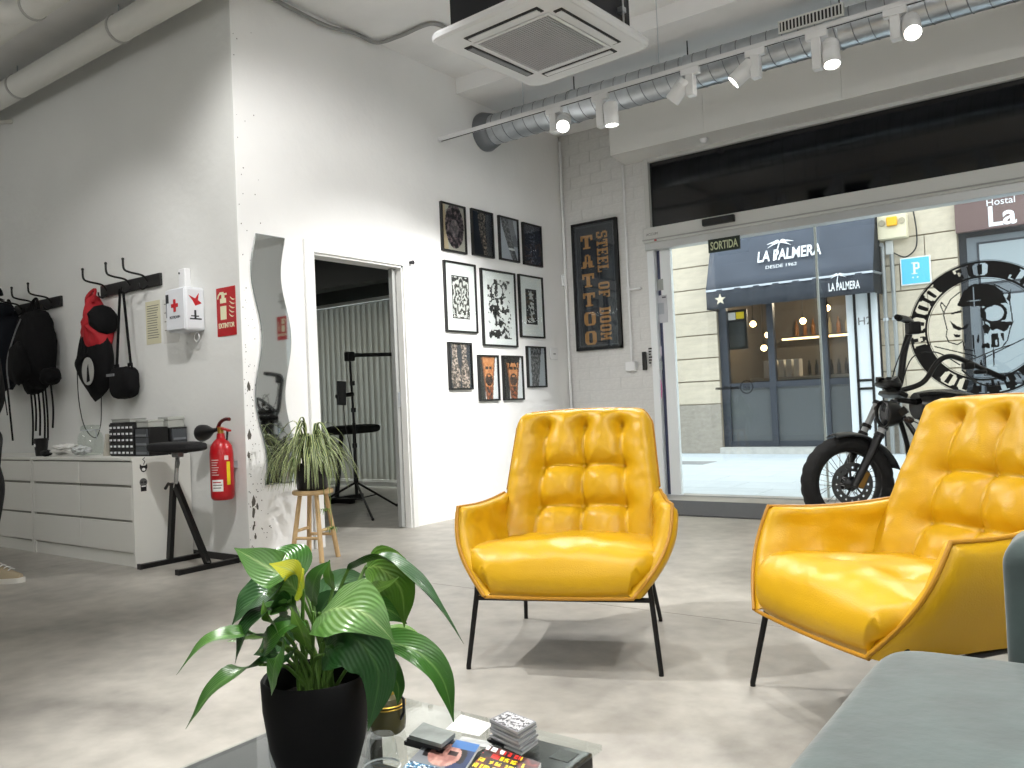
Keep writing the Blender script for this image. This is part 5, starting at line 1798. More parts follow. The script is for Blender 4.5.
# ================================================================ glass coffee table
TZ = .35
tx0 = on_z(266, 731.6, TZ).x; ty1 = on_z(454.8, 709.7, TZ).y; tx1 = on_z(592, 752, TZ).x
ty0 = -.05
tb = thing('coffee_table', 'low glass topped coffee table with a black shelf and frame', 'table', (0, 0, 0))
tg = glass('table_glass', (.93, .96, .95), f0=1.6)
MB().bx(tx0, tx1, ty0, ty1, TZ - .010, TZ).build('glass_top', tg, tb)
gloss = mat('black_gloss', (14, 14, 15), .18)
for x in (tx0 + .05, tx1 - .05):
    for y in (ty0 + .05, ty1 - .05):
        MB().bx(x - .02, x + .02, y - .02, y + .02, 0, TZ - .011).build('leg', black_metal, tb)
MB().bx(tx0 + .03, tx1 - .03, ty0 + .03, ty1 - .03, .09, .115).build('shelf', gloss, tb)
MB().bx(tx1 - .20, tx1 - .012, ty1 - .35, ty1 - .012, .225, .338).build('drawer_box', gloss, tb, bevel=.004)
MB().bx(on_z(238, 745, .285).x, tx1 - .22, .10, on_z(285, 733, .285).y, .27, .285).build('inner_tray', mat('tray_grey', (48, 49, 52), .3), tb)


def on_t(x, y):
    return on_z(x, y, TZ)


# things lying on the table
random.seed(5)


def flat_quad(pts_px, thick, z=TZ):
    """four photo corners lying on the table -> four table points (counter-clockwise from above)"""
    return [on_z(x, y, z) for x, y in pts_px]


def sheet(name, lab, cat, pts_px, thick, m, z=TZ, group=None):
    q = [on_z(x, y, z + thick) for x, y in pts_px]
    o_ = sum(q, Vector()) / 4
    mb = MB(); n = 4
    vs = [p - Vector((o_.x, o_.y, z)) for p in q]; lo_ = [Vector((v.x, v.y, 0.0005)) for v in vs]
    mb.add(vs + lo_, [(0, 1, 2, 3), (7, 6, 5, 4), (0, 4, 5, 1), (1, 5, 6, 2), (2, 6, 7, 3), (3, 7, 4, 0)])
    o = mb.build(name, m, None, loc=(o_.x, o_.y, z))
    return tag(o, lab, cat, group)


def print_quad(name, q, nx, ny, fn, parent, origin):
    vs = []; fs = []; buf = []
    for j in range(ny + 1):
        for i in range(nx + 1):
            u, v = i / nx, j / ny
            p = (q[3] * (1 - u) + q[2] * u) * (1 - v) + (q[0] * (1 - u) + q[1] * u) * v
            vs.append(p - origin)
    for j in range(ny):
        for i in range(nx):
            a = j * (nx + 1) + i
            fs.append((a, a + 1, a + nx + 2, a + nx + 1))
            c = srgb(fn((i + .5) / nx, (j + .5) / ny)); buf.extend([c[0], c[1], c[2], 1.0] * 4)
    me = bpy.data.meshes.new(name); me.from_pydata(vs, [], fs)
    me.color_attributes.new('print', 'FLOAT_COLOR', 'CORNER').data.foreach_set('color', buf)
    me.materials.append(print_m)
    return link(name, me, parent)


def mag_face(u, v):
    if v > .82 and u > .5:
        return (60, 110, 170)
    d = math.hypot((u - .5) / .3, (v - .62) / .26)
    if d < 1:
        t = nz(u, v, 6, 71)
        if abs(v - .68) < .05 and abs(abs(u - .5) - .13) < .08:
            return (50, 36, 36)
        return mixc((206, 160, 146), (150, 100, 92), .5 + t)
    if d < 1.35 and v > .5:
        return (26, 24, 26)
    if v < .34:
        t = nz(u * 2, v * 4, 7, 75)
        return (236, 240, 244) if t > .12 else (40, 120, 160) if t > -.15 else (20, 40, 70)
    return (34, 52, 90) if u > .65 else (120, 124, 128)


def mag_text(u, v):
    r_ = int(v * 7); t = nz(u * 5, r_ * 3.1, 3, 80, 2)
    if abs((v * 7) % 1 - .5) < .33 and t > -.12 and u < .8 + .1 * math.sin(r_ * 5):
        return ((240, 206, 30), (240, 214, 40), (250, 250, 246), (214, 50, 40))[(r_ * 3 + int(u * 3)) % 4] if nz(u * 9, v * 9, 4, 84, 2) > -.3 else (24, 20, 20)
    return mixc((30, 26, 30), (150, 60, 50), .3 + nz(u, v, 6, 86))


def magazine(lab, px4, fn, thick=.006, z=TZ):
    q = [on_z(x, y, z + thick) for x, y in px4]
    o_ = sum(q, Vector()) / 4; org = Vector((o_.x, o_.y, z))
    t = thing('magazine', lab, 'magazine', org, 0, 'magazines on the glass table')
    vs = [p - org for p in q]; lo_ = [Vector((v.x, v.y, .0005)) for v in vs]
    MB().add(vs + lo_, [(0, 1, 2, 3), (7, 6, 5, 4), (0, 4, 5, 1), (1, 5, 6, 2), (2, 6, 7, 3), (3, 7, 4, 0)]).build('pages', paper, t)
    up_ = Vector((0, 0, .0006))
    print_quad('cover', [p + up_ for p in q], 50, 60, fn, t, org)
    return t


# order of corners: far-left, far-right, near-right, near-left on the photo
magazine('glossy magazine with a close-up face and blue lettering', [(434, 735), (480, 745), (452, 790), (396, 775)], mag_face)
magazine('colourful magazine covered in yellow comic lettering', [(489, 745), (541, 763), (520, 800), (456, 786)], mag_text, .008)
for k in range(3):
    dx, dy = k * 1.6, -k * 1.6
    sheet('booklet', ['black booklet at the bottom of the small pile behind the face magazine', 'dark booklet in the middle of the small pile behind the face magazine', 'worn grey booklet on top of the small pile behind the face magazine'][k], 'booklet',
          [(428 - k * 4 + dx, 722 + 6 - 3 * k), (452 + dx, 735 + 4 - 3 * k), (438 + dx, 747 + 3 - 3 * k), (404 + k + dx, 738 + 3 - 3 * k)], .008, mat('booklet_%d' % k, [(20, 20, 21), (34, 35, 37), (122, 128, 124)][k], .5, var=.25, vscale=30), TZ + k * .009, 'booklets on the glass table')
sheet('paper_sheet', 'blank white sheet lying at the far edge of the glass table', 'paper', [(461, 714.5), (493, 724), (479, 736), (446, 729)], .001, paper)
sheet('leaflet_pile', 'crumpled grey leaflet between the booklets and the comic magazine', 'leaflet', [(462, 736), (487, 741), (496, 748), (455, 744)], .004, mat('leaflet', (176, 178, 176), .6, var=.3, vscale=40), TZ + .0)
# stack of flyers: each card its own
card_m = mat('card_grey', (150, 152, 154), .5); card_edge = mat('card_edge', (190, 190, 190), .6)


def card_art(u, v):
    if u < .06 or u > .94 or v < .06 or v > .94:
        return (120, 122, 126)
    return (40, 40, 44) if nz(u * 1.5, v, 9, 91) + .25 * math.sin(v * 20) > .08 else (186, 186, 188)


cq = [(508, 721), (537.5, 732), (520, 744), (491, 730)]
base = [on_z(x, y + 12, TZ) for x, y in cq]
cc = sum(base, Vector()) / 4
for k in range(9):
    t = thing('flyer_card', 'small grey flyer card in the stack near the table corner' if k < 8 else 'printed top card of the stack of grey flyers near the table corner', 'card', (cc.x + random.uniform(-.003, .003), cc.y + random.uniform(-.003, .003), TZ + k * .0048), random.uniform(-.03, .03), 'stacked flyer cards')
    vs = [p - Vector((cc.x, cc.y, TZ)) for p in base]
    hi = [Vector((v.x, v.y, .0042)) for v in vs]; lo_ = [Vector((v.x, v.y, .0003)) for v in vs]
    MB().add(hi + lo_, [(0, 1, 2, 3), (7, 6, 5, 4), (0, 4, 5, 1), (1, 5, 6, 2), (2, 6, 7, 3), (3, 7, 4, 0)]).build('card', card_m if k % 2 else card_edge, t)
    if k == 8:
        print_quad('print', [v + Vector((0, 0, .0003)) for v in hi], 40, 40, card_art, t, Vector())
# black case under the card stack
sheet('card_case', 'flat black card case beside the flyer stack', 'case', [(494, 733), (500, 736), (512, 747), (487, 739)], .006, black_plastic)
# jar lamp: olive body with gold bands and a clear globe
jp = on_z(388, 731, TZ)
jl = thing('oil_lamp', 'olive jar lamp with gold bands and a clear glass globe behind the plant pot', 'oil lamp', (jp.x, jp.y, TZ))
MB().lathe([(0, 0), (.028, 0), (.034, .006), (.036, .02), (.035, .055), (.030, .068), (.018, .074), (0, .074)], 24).build('body', mat('olive_glaze', (86, 82, 54), .25), jl, True)
for z in (.050, .056):
    MB().lathe([(.0352, z - .0015), (.0372, z), (.0352, z + .0015)], 24).build('gold_band', mat('gold', (206, 170, 70), .3, .8), jl, True)
MB().lathe([(0, .074), (.018, .074), (.018, .082), (.012, .086), (0, .086)], 16).build('burner', mat('gold', (206, 170, 70), .3, .8), jl, True)
MB().lathe([(.012, .086), (.026, .10), (.031, .12), (.026, .142), (.014, .156), (.012, .175)], 20).build('globe', clear_glass, jl, True)
MB().tube([(.036, 0, .03), (.045, 0, .045), (.046, 0, .07), (.036, 0, .075)], .003, 6).build('key', mat('dark_metal', (60, 60, 62), 0.4, 0.6), jl, True)
gp = on_z(382, 768, TZ)
cu_ = thing('plastic_cup', 'clear upturned plastic cup beside the black plant pot', 'cup', (gp.x, gp.y, TZ))
MB().lathe([(.032, 0.001), (.0325, .002), (.024, .055), (.022, .058), (0, .058)], 24).build('wall', clear_glass, cu_, True)
MB().lathe([(.032, 0.001), (.034, .003), (.032, .005)], 24).build('rim', mat('clear_rim', (206, 208, 208), .2), cu_, True)

# ================================================================ peace lily in a black pot
PD = 1.42
pc = at_d(316, 690, PD)
pot = thing('potted_peace_lily', 'large leafy peace lily in a matt black pot on the glass table', 'potted plant', (pc.x, pc.y, TZ))
rimz = at_d(316, 673, PD).z - TZ
R = 53 / FPX * PD
potm = mat('matt_black_pot', (5, 5, 6), .65, spec=.2)
MB().lathe([(0, 0.001), (R * .62, 0.001), (R * .70, .01), (R * .88, rimz * .35), (R * .98, rimz * .7), (R, rimz - .004), (R - .003, rimz), (R - .008, rimz - .004), (R - .010, rimz - .06), (0, rimz - .06)], 48).build('pot', potm, pot, True)
MB().lathe([(0, rimz - .040), (R - .013, rimz - .042)], 32).build('soil', mat('soil', (24, 19, 15), .95, bump=1, scale=90), pot)


def leaf_mat(name, col, col2, rough=.32):
    if name in MATS:
        return MATS[name]
    m = bpy.data.materials.new(name); m.use_nodes = True; nt = m.node_tree; b = nt.nodes['Principled BSDF']
    uv = nt.nodes.new('ShaderNodeUVMap'); sep = nt.nodes.new('ShaderNodeSeparateXYZ')
    nt.links.new(uv.outputs[0], sep.inputs[0])
    # veins: stripes slanting away from the midrib
    ab = nt.nodes.new('ShaderNodeMath'); ab.operation = 'ABSOLUTE'; nt.links.new(sep.outputs[0], ab.inputs[0])
    m1 = nt.nodes.new('ShaderNodeMath'); m1.operation = 'MULTIPLY_ADD'; m1.inputs[1].default_value = -.55; nt.links.new(ab.outputs[0], m1.inputs[0]); nt.links.new(sep.outputs[1], m1.inputs[2])
    m2 = nt.nodes.new('ShaderNodeMath'); m2.operation = 'MULTIPLY'; m2.inputs[1].default_value = 62; nt.links.new(m1.outputs[0], m2.inputs[0])
    m3 = nt.nodes.new('ShaderNodeMath'); m3.operation = 'SINE'; nt.links.new(m2.outputs[0], m3.inputs[0])
    bp = nt.nodes.new('ShaderNodeBump'); bp.inputs['Strength'].default_value = .16; bp.inputs['Distance'].default_value = .003
    nt.links.new(m3.outputs[0], bp.inputs['Height']); nt.links.new(bp.outputs[0], b.inputs['Normal'])
    rp = nt.nodes.new('ShaderNodeValToRGB')
    rp.color_ramp.elements[0].position = .0; rp.color_ramp.elements[0].color = (*srgb(col2), 1)
    rp.color_ramp.elements[1].position = .12; rp.color_ramp.elements[1].color = (*srgb(col), 1)
    nt.links.new(ab.outputs[0], rp.inputs[0])
    n = nt.nodes.new('ShaderNodeTexNoise'); n.inputs['Scale'].default_value = 7
    tc = nt.nodes.new('ShaderNodeTexCoord'); nt.links.new(tc.outputs['Object'], n.inputs['Vector'])
    mx = nt.nodes.new('ShaderNodeMix'); mx.data_type = 'RGBA'; mx.inputs[7].default_value = (*srgb(col2), 1)
    mr = nt.nodes.new('ShaderNodeMapRange'); mr.inputs['From Min'].default_value = .45; mr.inputs['From Max'].default_value = .9; mr.inputs['To Max'].default_value = .6
    nt.links.new(n.outputs['Fac'], mr.inputs[0]); nt.links.new(mr.outputs[0], mx.inputs[0]); nt.links.new(rp.outputs[0], mx.inputs[6])
    nt.links.new(mx.outputs[2], b.inputs['Base Color'])
    b.inputs['Roughness'].default_value = rough
    b.inputs['Subsurface Weight'].default_value = 0.0
    MATS[name] = m
    return m


LM = {'g': leaf_mat('leaf_green', (58, 108, 36), (104, 146, 70)), 'd': leaf_mat('leaf_dark', (38, 80, 36), (66, 106, 54)), 'l': leaf_mat('leaf_light', (92, 138, 46), (140, 176, 84)),
      'w': leaf_mat('leaf_pale', (84, 128, 60), (146, 174, 112)), 'y': leaf_mat('leaf_yellow', (196, 198, 40), (168, 186, 90))}
stem_m = mat('petiole_green', (88, 124, 52), .5)
ORG = Vector((pc.x, pc.y, TZ))


def leaf(pts, width, m, up=(0, 0, 1), fold=.25, base=None, wave=.06, name='leaf', parent=pot, org=None, peak=.38, taper=1.0):
    """blade swept along a midrib; pts are (x, y, depth) photo points; width in metres"""
    org = ORG if org is None else org
    mid_ = bez([at_d(x, y, d_) - org for x, y, d_ in pts], 8)
    n = len(mid_) - 1; NW = 8
    P = []; uvs = []
    L = 0; acc = [0]
    for i in range(n):
        L += (mid_[i + 1] - mid_[i]).length; acc.append(L)
    for i, p in enumerate(mid_):
        s_ = acc[i] / L
        tn = (mid_[min(i + 1, n)] - mid_[max(i - 1, 0)]).normalized()
        side = tn.cross(Vector(up))
        if side.length < .05:
            side = tn.cross(Vector((.3, .5, .2)))
        side.normalize(); nr = side.cross(tn).normalized()
        # width profile: quick swell, long drawn-out tip
        wd = 1.22 * width * (math.sin(PI * min(1, s_ / (2 * peak)) ** .85) if s_ < peak else (math.cos(PI / 2 * (s_ - peak) / (1 - peak)) ** 1.25)) * .5 + .0008
        row = []
        for k in range(NW + 1):
            q = -1 + 2 * k / NW
            z = fold * wd * (abs(q) ** 1.3) + wave * wd * math.sin(s_ * 17 + q * 2) * abs(q)
            row.append(p + side * (q * wd) + nr * z); uvs.append((q, s_))
        P.append(row)
    mb = MB().grid(P)
    me = bpy.data.meshes.new(name); me.from_pydata(mb.v, [], mb.f)
    ul = me.uv_layers.new(name='UVMap')
    for l in me.loops:
        ul.data[l.index].uv = uvs[l.vertex_index]
    me.polygons.foreach_set('use_smooth', [True] * len(me.polygons))
    me.materials.append(m)
    o = link(name, me, parent)
    if base is not None:
        b0 = at_d(*base) - org if len(base) == 3 and base[0] > 50 else Vector(base)
        MB().tube(bez([b0, (b0 + mid_[0]) / 2 + Vector((0, 0, .02)), mid_[0], mid_[2]], 5), [.0032] * 16, 6).build('petiole', stem_m, o, True)
    return o


def zp(X, Y):      # coordinates measured on a 3.2x enlargement of the plant
    return 160 + X / 3.2, 530 + Y / 3.2


def LF(pts, width, key, base, **kw):
    q = [(*zp(X, Y), PD + dz) for X, Y, dz in pts]
    a = random.uniform(0, 6.28); rr_ = R * .35 * random.random() ** .5
    b0 = Vector((rr_ * math.cos(a), rr_ * math.sin(a), rimz - .03)) if base is None else None
    return leaf(q, width, LM[key], base=tuple(b0), **kw)


random.seed(21)
LF([(450, 212, -.03), (400, 155, -.07), (320, 105, -.08), (238, 58, -.06)], .060, 'w', None, up=(-.35, -.75, .75), fold=.10)
LF([(458, 205, -.05), (448, 165, -.085), (420, 130, -.095), (350, 108, -.09)], .042, 'y', None, up=(-.3, -.9, .6), fold=.08)
LF([(450, 160, .08), (420, 100, .10), (380, 80, .12), (330, 75, .12)], .062, 'g', None, up=(0, -.6, 1), fold=.15)
LF([(415, 200, -.02), (350, 195, -.05), (280, 240, -.06), (228, 310, -.06)], .080, 'd', None, up=(-.3, -.9, .6))
LF([(420, 230, -.05), (350, 250, -.08), (280, 320, -.10), (240, 430, -.10)], .066, 'd', None, up=(-.4, -.9, .4))
LF([(360, 350, -.06), (270, 335, -.10), (150, 360, -.12), (52, 465, -.12)], .036, 'g', None, up=(0, -.4, 1), fold=.3)
LF([(345, 345, -.05), (290, 345, -.07), (250, 350, -.08), (215, 358, -.08)], .024, 'l', None, up=(0, -.5, 1), fold=.2)
LF([(330, 430, -.08), (270, 440, -.12), (170, 510, -.15), (82, 638, -.15)], .046, 'g', None, up=(-.2, -.7, .8), fold=.2)
LF([(405, 375, -.10), (380, 395, -.13), (365, 440, -.14), (357, 530, -.13)], .042, 'g', None, up=(-.2, -1, .2), fold=.1)
LF([(490, 240, .02), (490, 190, .0), (505, 140, -.01), (545, 98, -.01)], .034, 'g', None, up=(0, -1, .1), fold=.2)
LF([(553, 190, .03), (545, 160, .02), (540, 125, .02), (543, 95, .02)], .022, 'l', None, up=(0, -1, .1), fold=.2)
LF([(505, 275, -.02), (570, 250, -.10), (660, 270, -.15), (750, 358, -.16)], .090, 'w', None, up=(-.15, -.75, .9), fold=.06, peak=.48)
LF([(600, 130, .02), (640, 112, .0), (720, 95, -.02), (810, 160, -.04), (900, 260, -.05), (972, 365, -.05)], .046, 'd', None, up=(.3, .2, 1), fold=.35)
LF([(655, 125, .06), (700, 120, .03), (770, 190, .02), (782, 312, .02)], .066, 'l', None, up=(.1, -1, .5), fold=.12)
LF([(520, 290, .0), (580, 320, -.10), (650, 370, -.14), (700, 470, -.15), (665, 645, -.14)], .074, 'd', None, up=(.15, -1, .35), fold=.1, peak=.5)
LF([(690, 400, -.05), (730, 440, -.08), (762, 500, -.08), (760, 560, -.08)], .034, 'g', None, up=(.3, -1, .2), fold=.2)
LF([(640, 370, .03), (740, 362, .02), (830, 395, .0), (905, 480, .0), (940, 615, .0)], .048, 'g', None, up=(.2, -.5, 1), fold=.3)
LF([(660, 350, .05), (740, 325, .05), (800, 330, .05), (860, 368, .05)], .028, 'l', None, up=(0, -.4, 1), fold=.2)
LF([(470, 380, -.06), (455, 330, -.09), (435, 285, -.10), (420, 245, -.10)], .030, 'l', None, up=(.3, -1, .1), fold=.2)
LF([(330, 390, -.05), (345, 360, -.09), (400, 310, -.10), (460, 300, -.09)], .036, 'g', None, up=(0, -1, .5), fold=.15)
LF([(400, 330, -.07), (360, 300, -.10), (335, 260, -.11), (330, 225, -.1)], .026, 'l', None, up=(0, -1, .3), fold=.2)
LF([(560, 240, .05), (590, 215, .04), (600, 190, .04), (575, 175, .05)], .03, 'd', None, up=(0, -1, .4), fold=.2)
LF([(640, 200, .0), (690, 190, -.04), (730, 175, -.05), (765, 150, -.05)], .026, 'l', None, up=(0, -.8, .8), fold=.2)
LF([(500, 300, .06), (520, 250, .06), (545, 215, .06), (580, 200, .06)], .04, 'd', None, up=(0, -1, .3), fold=.2)
LF([(450, 330, .05), (400, 330, .06), (340, 380, .06), (300, 400, .06)], .05, 'd', None, up=(0, -1, .3), fold=.2)
LF([(560, 330, .04), (600, 350, .05), (640, 390, .05), (640, 450, .05)], .05, 'd', None, up=(0, -1, .3), fold=.2)
for args in (([(470, 300, -.02), (430, 260, -.04), (400, 240, -.05), (350, 270, -.06)], .05, 'g', (-.2, -1, .4)), ([(540, 330, -.05), (600, 330, -.10), (640, 350, -.12), (690, 345, -.12)], .05, 'g', (0, -.8, .8)), \
        ([(500, 250, .08), (540, 200, .10), (600, 160, .12), (660, 150, .12)], .06, 'd', (0, -1, .4)), ([(430, 240, .06), (390, 200, .08), (330, 180, .09), (290, 190, .09)], .07, 'g', (-.1, -1, .5)), \
        ([(600, 250, .04), (680, 240, .05), (740, 260, .06), (790, 300, .06)], .05, 'g', (0, -1, .5)), ([(430, 380, -.05), (400, 400, -.08), (350, 400, -.10), (310, 420, -.10)], .04, 'd', (0, -1, .5)), \
        ([(520, 400, -.08), (560, 400, -.12), (600, 410, -.13), (640, 440, -.13)], .04, 'd', (0, -1, .5))):
    LF(args[0], args[1], args[2], None, up=args[3], fold=.15)
for X, Y, X1 in ((455, 330, 470), (490, 260, 485), (520, 360, 505), (545, 330, 520), (430, 400, 455), (570, 390, 530)):
    q0 = at_d(*zp(X1, 500), PD - .02) - ORG; q1 = at_d(*zp(X, Y), PD - .03) - ORG
    MB().tube(bez([q0, (q0 + q1) / 2, q1], 5), [.0036] * 6 + [.0026] * 5, 6).build('petiole', stem_m, pot, True)

# ================================================================ spider plant on the wooden stool
sc0 = Vector((-4.31, 3.63, 0))
stl = thing('wooden_stool', 'light wooden round stool under the spider plant', 'stool', sc0, .35)
wood = mat('pale_beech', (206, 174, 128), .55, var=.1, vscale=14)
SH = .462
MB().lathe([(0, SH - .028), (.125, SH - .028), (.133, SH - .022), (.133, SH - .006), (.127, SH), (0, SH)], 32).build('seat', wood, stl, True)
for k in range(4):
    a = PI / 4 + k * PI / 2
    MB().tube([(.085 * math.cos(a), .085 * math.sin(a), SH - .028), (.155 * math.cos(a), .155 * math.sin(a), 0)], [.015, .017], 12).build('leg', wood, stl, True)
for k in range(4):
    a = PI / 4 + k * PI / 2; b3_ = a + PI / 2
    z = .20 if k % 2 else .155
    rr_ = .085 + .07 * (SH - .028 - z) / (SH - .028)
    MB().cyl((rr_ * math.cos(a), rr_ * math.sin(a), z), (rr_ * math.cos(b3_), rr_ * math.sin(b3_), z), .010, n=10).build('stretcher', wood, stl, True)
sp_ = thing('spider_plant', 'striped spider plant in a black pot on the wooden stool', 'potted plant', sc0 + Vector((0, 0, SH)))
MB().lathe([(0, .001), (.095, .001), (.10, .01), (.118, .15), (.122, .17), (.115, .17), (.11, .15), (0, .148)], 32).build('pot', mat('black_pot_gloss', (14, 14, 15), .35, bump=.3, scale=40), sp_, True)
sm_ = bpy.data.materials.new('striped_leaf'); sm_.use_nodes = True
nt = sm_.node_tree; b = nt.nodes['Principled BSDF']
uv = nt.nodes.new('ShaderNodeUVMap'); sep = nt.nodes.new('ShaderNodeSeparateXYZ'); ab = nt.nodes.new('ShaderNodeMath'); ab.operation = 'ABSOLUTE'
nt.links.new(uv.outputs[0], sep.inputs[0]); nt.links.new(sep.outputs[0], ab.inputs[0])
rp = nt.nodes.new('ShaderNodeValToRGB'); rp.color_ramp.interpolation = 'EASE'
rp.color_ramp.elements[0].position = .45; rp.color_ramp.elements[0].color = (*srgb((42, 68, 32)), 1)
rp.color_ramp.elements[1].position = .72; rp.color_ramp.elements[1].color = (*srgb((196, 206, 146)), 1)
nt.links.new(ab.outputs[0], rp.inputs[0]); nt.links.new(rp.outputs[0], b.inputs['Base Color']); b.inputs['Roughness'].default_value = .4
random.seed(33)


def ribbon(name, P3, width, m, parent):
    pts = bez(P3, 5); n = len(pts) - 1; vs = []; uvs = []; fs = []
    for i, p in enumerate(pts):
        s_ = i / n; tn = (pts[min(i + 1, n)] - pts[max(i - 1, 0)]).normalized()
        side = tn.cross(Vector((0, 0, 1)))
        if side.length < .05:
            side = tn.cross(Vector((1, .3, 0)))
        side.normalize(); nr = side.cross(tn)
        wd = width * .5 * (1 - s_ ** 2.2) + .0006
        for q in (-1, 0, 1):
            vs.append(p + side * q * wd + nr * (.35 * wd * abs(q))); uvs.append((q, s_))
    for i in range(n):
        for k in range(2):
            a = i * 3 + k; fs.append((a, a + 1, a + 4, a + 3))
    me = bpy.data.meshes.new(name); me.from_pydata(vs, [], fs)
    ul = me.uv_layers.new(name='UVMap')
    for l in me.loops:
        ul.data[l.index].uv = uvs[l.vertex_index]
    me.polygons.foreach_set('use_smooth', [True] * len(me.polygons)); me.materials.append(m)
    return link(name, me, parent)


for k in range(170):
    a = random.uniform(0, 2 * PI); rr_ = random.uniform(.15, .33); up_ = random.uniform(.08, .22); dr = random.uniform(.06, .28)
    c, s_ = math.cos(a), math.sin(a); r0 = random.uniform(0, .06)
    if k % 12 == 0:
        up_ += .1; dr = .02
    P3 = [(r0 * c, r0 * s_, .15), (rr_ * .38 * c, rr_ * .38 * s_, .15 + up_), (rr_ * .8 * c, rr_ * .8 * s_, .15 + up_ * .8 - dr * .25), (rr_ * 1.03 * c, rr_ * 1.03 * s_, max(.15 + up_ * .4 - dr, .02))]
    P3 = [(max(x, GX + .05 - sc0.x), y, z) for x, y, z in P3]
    ribbon('leaf', P3, random.uniform(.015, .023), sm_, sp_)
# hanging plantlets
for k in range(2):
    x, y = .13 + .02 * k, -.02 + .03 * k
    pl = MB().tube(bez([(.05, 0, .16), (.12, -.02, .18), (x, y, .02), (x + .01, y, -.14 - .12 * k)], 6), .0025, 5).build('runner', mat('runner_green', (120, 140, 70), .5), sp_, True)
    for q in range(6):
        a = q * PI / 3
        ribbon('plantlet_leaf', [(x + .01, y, -.14 - .12 * k), (x + .01 + .03 * math.cos(a), y + .03 * math.sin(a), -.12 - .12 * k), (x + .01 + .05 * math.cos(a), y + .05 * math.sin(a), -.155 - .12 * k)], .008, MATS['leaf_light'], pl)
# ================================================================ motorcycle inside the glass
h2 = Vector((-.743, -.669, 0)).normalized()
axle = at_d(848, 492, 5.62)
mrz = math.atan2(h2.y, h2.x)
mo = thing('motorcycle', 'black custom motorcycle with spoked front wheel parked inside the glass front', 'motorcycle', (axle.x, axle.y, 0), mrz)
MOI = (Matrix.Translation((axle.x, axle.y, 0)) @ Matrix.Rotation(mrz, 4, 'Z')).inverted()


def ml(x, y, d_):       # photo point at a depth -> motorcycle coordinates (x forward, y left)
    return MOI @ at_d(x, y, d_)


mblk = mat('moto_black', (12, 12, 13), .35); rub = mat('tyre_rubber', (22, 22, 23), .8, bump=.4, scale=60)
satin = mat('moto_satin', (52, 54, 56), .35, .5); forkm = mat('fork_silver', (190, 193, 195), .3, .35)
WR = .328


def moto_wheel(name, xc, R_, tw):
    wl = link(name, None, mo, (xc, 0, R_))
    # tyre with shallow tread blocks
    P = []
    for i in range(72):
        t = 2 * PI * i / 72; row = []
        for k in range(14):
            a = 2 * PI * k / 14
            rr_ = (R_ - tw * .52) + tw * .52 * math.cos(a); yy_ = tw * .55 * math.sin(a)
            if math.cos(a) > .35 and (i + (1 if math.sin(a) > 0 else 0)) % 3 == 0:
                rr_ -= .006
            row.append(Vector((rr_ * math.cos(t), yy_, rr_ * math.sin(t))))
        P.append(row)
    MB().grid(P, closeu=True, closev=True).build('tyre', rub, wl, True, 30)
    ri = R_ - tw * 1.0
    MB().lathe([(ri, -.035), (ri + .012, -.04), (ri + .014, -.036), (ri - .002, -.02), (ri - .006, 0), (ri - .002, .02), (ri + .014, .036), (ri + .012, .04), (ri, .035), (ri - .01, 0), (ri, -.035)], 56, Matrix.Rotation(PI / 2, 4, 'X')).build('rim', mblk, wl, True)
    MB().lathe([(0, -.07), (.02, -.07), (.05, -.05), (.028, -.03), (.028, .03), (.05, .05), (.02, .07), (0, .07)], 24, Matrix.Rotation(PI / 2, 4, 'X')).build('hub', satin, wl, True)
    for k in range(36):
        a = 2 * PI * k / 36; s_ = 1 if k % 2 else -1; b_ = a + (.42 if (k // 2) % 2 else -.42)
        MB().cyl((.048 * math.cos(b_), s_ * .048, .048 * math.sin(b_)), ((ri - .004) * math.cos(a), s_ * .012, (ri - .004) * math.sin(a)), .0022, n=5).build('spoke', chrome, wl)
    return wl


fw = moto_wheel('front_wheel', 0, WR, .11)
# brake disc with holes, caliper
mb = MB(); n = 48
for i in range(n):
    a0, a1 = 2 * PI * i / n, 2 * PI * (i + 1) / n
    rings = [(.085, .105), (.118, .145)] if i % 3 == 0 else [(.085, .145)]
    for r0, r1 in rings:
        vs = []
        for y_ in (.062, .067):
            for r_, a_ in ((r0, a0), (r1, a0), (r1, a1), (r0, a1)):
                vs.append((r_ * math.cos(a_), y_, r_ * math.sin(a_)))
        mb.add(vs, [(0, 3, 2, 1), (4, 5, 6, 7), (0, 1, 5, 4), (2, 3, 7, 6), (1, 2, 6, 5), (3, 0, 4, 7)])
mb.build('brake_disc', mat('disc_steel', (90, 92, 94), .35, .8), fw)
for k in range(5):
    a = 2 * PI * k / 5
    MB().bar((.03 * math.cos(a), .062, .03 * math.sin(a)), (.09 * math.cos(a + .2), .064, .09 * math.sin(a + .2)), .006, .02, (0, 1, 0)).build('disc_arm', mblk, fw)
rake = Vector((-.50, 0, .866)).normalized()      # fork direction, up and back
for s_ in (-1, 1):
    a0 = Vector((0, s_ * .105, WR))
    MB().tube([a0 - rake * .02, a0 + rake * .06, a0 + rake * .36], [.022, .027, .030], 16).build('fork_slider', mblk, mo, True)
    MB().tube([a0 + rake * .36, a0 + rake * .62], [.024, .024], 16).build('fork_tube', forkm, mo, True)
    for q in (.36, .42, .60):
        MB().tube([a0 + rake * q, a0 + rake * (q + .025)], [.034, .033], 16).build('fork_collar', satin if q > .5 else mblk, mo, True)
MB().box((-.055, .10, WR + .03), (.045, .05, .12), Matrix.Rotation(-.5, 3, 'Y')).build('brake_caliper', mat('gold_caliper', (150, 112, 50), .35, .6), mo, bevel=.008)
MB().cyl((0, -.125, WR), (0, .125, WR), .011, n=12).build('axle', satin, mo, True)
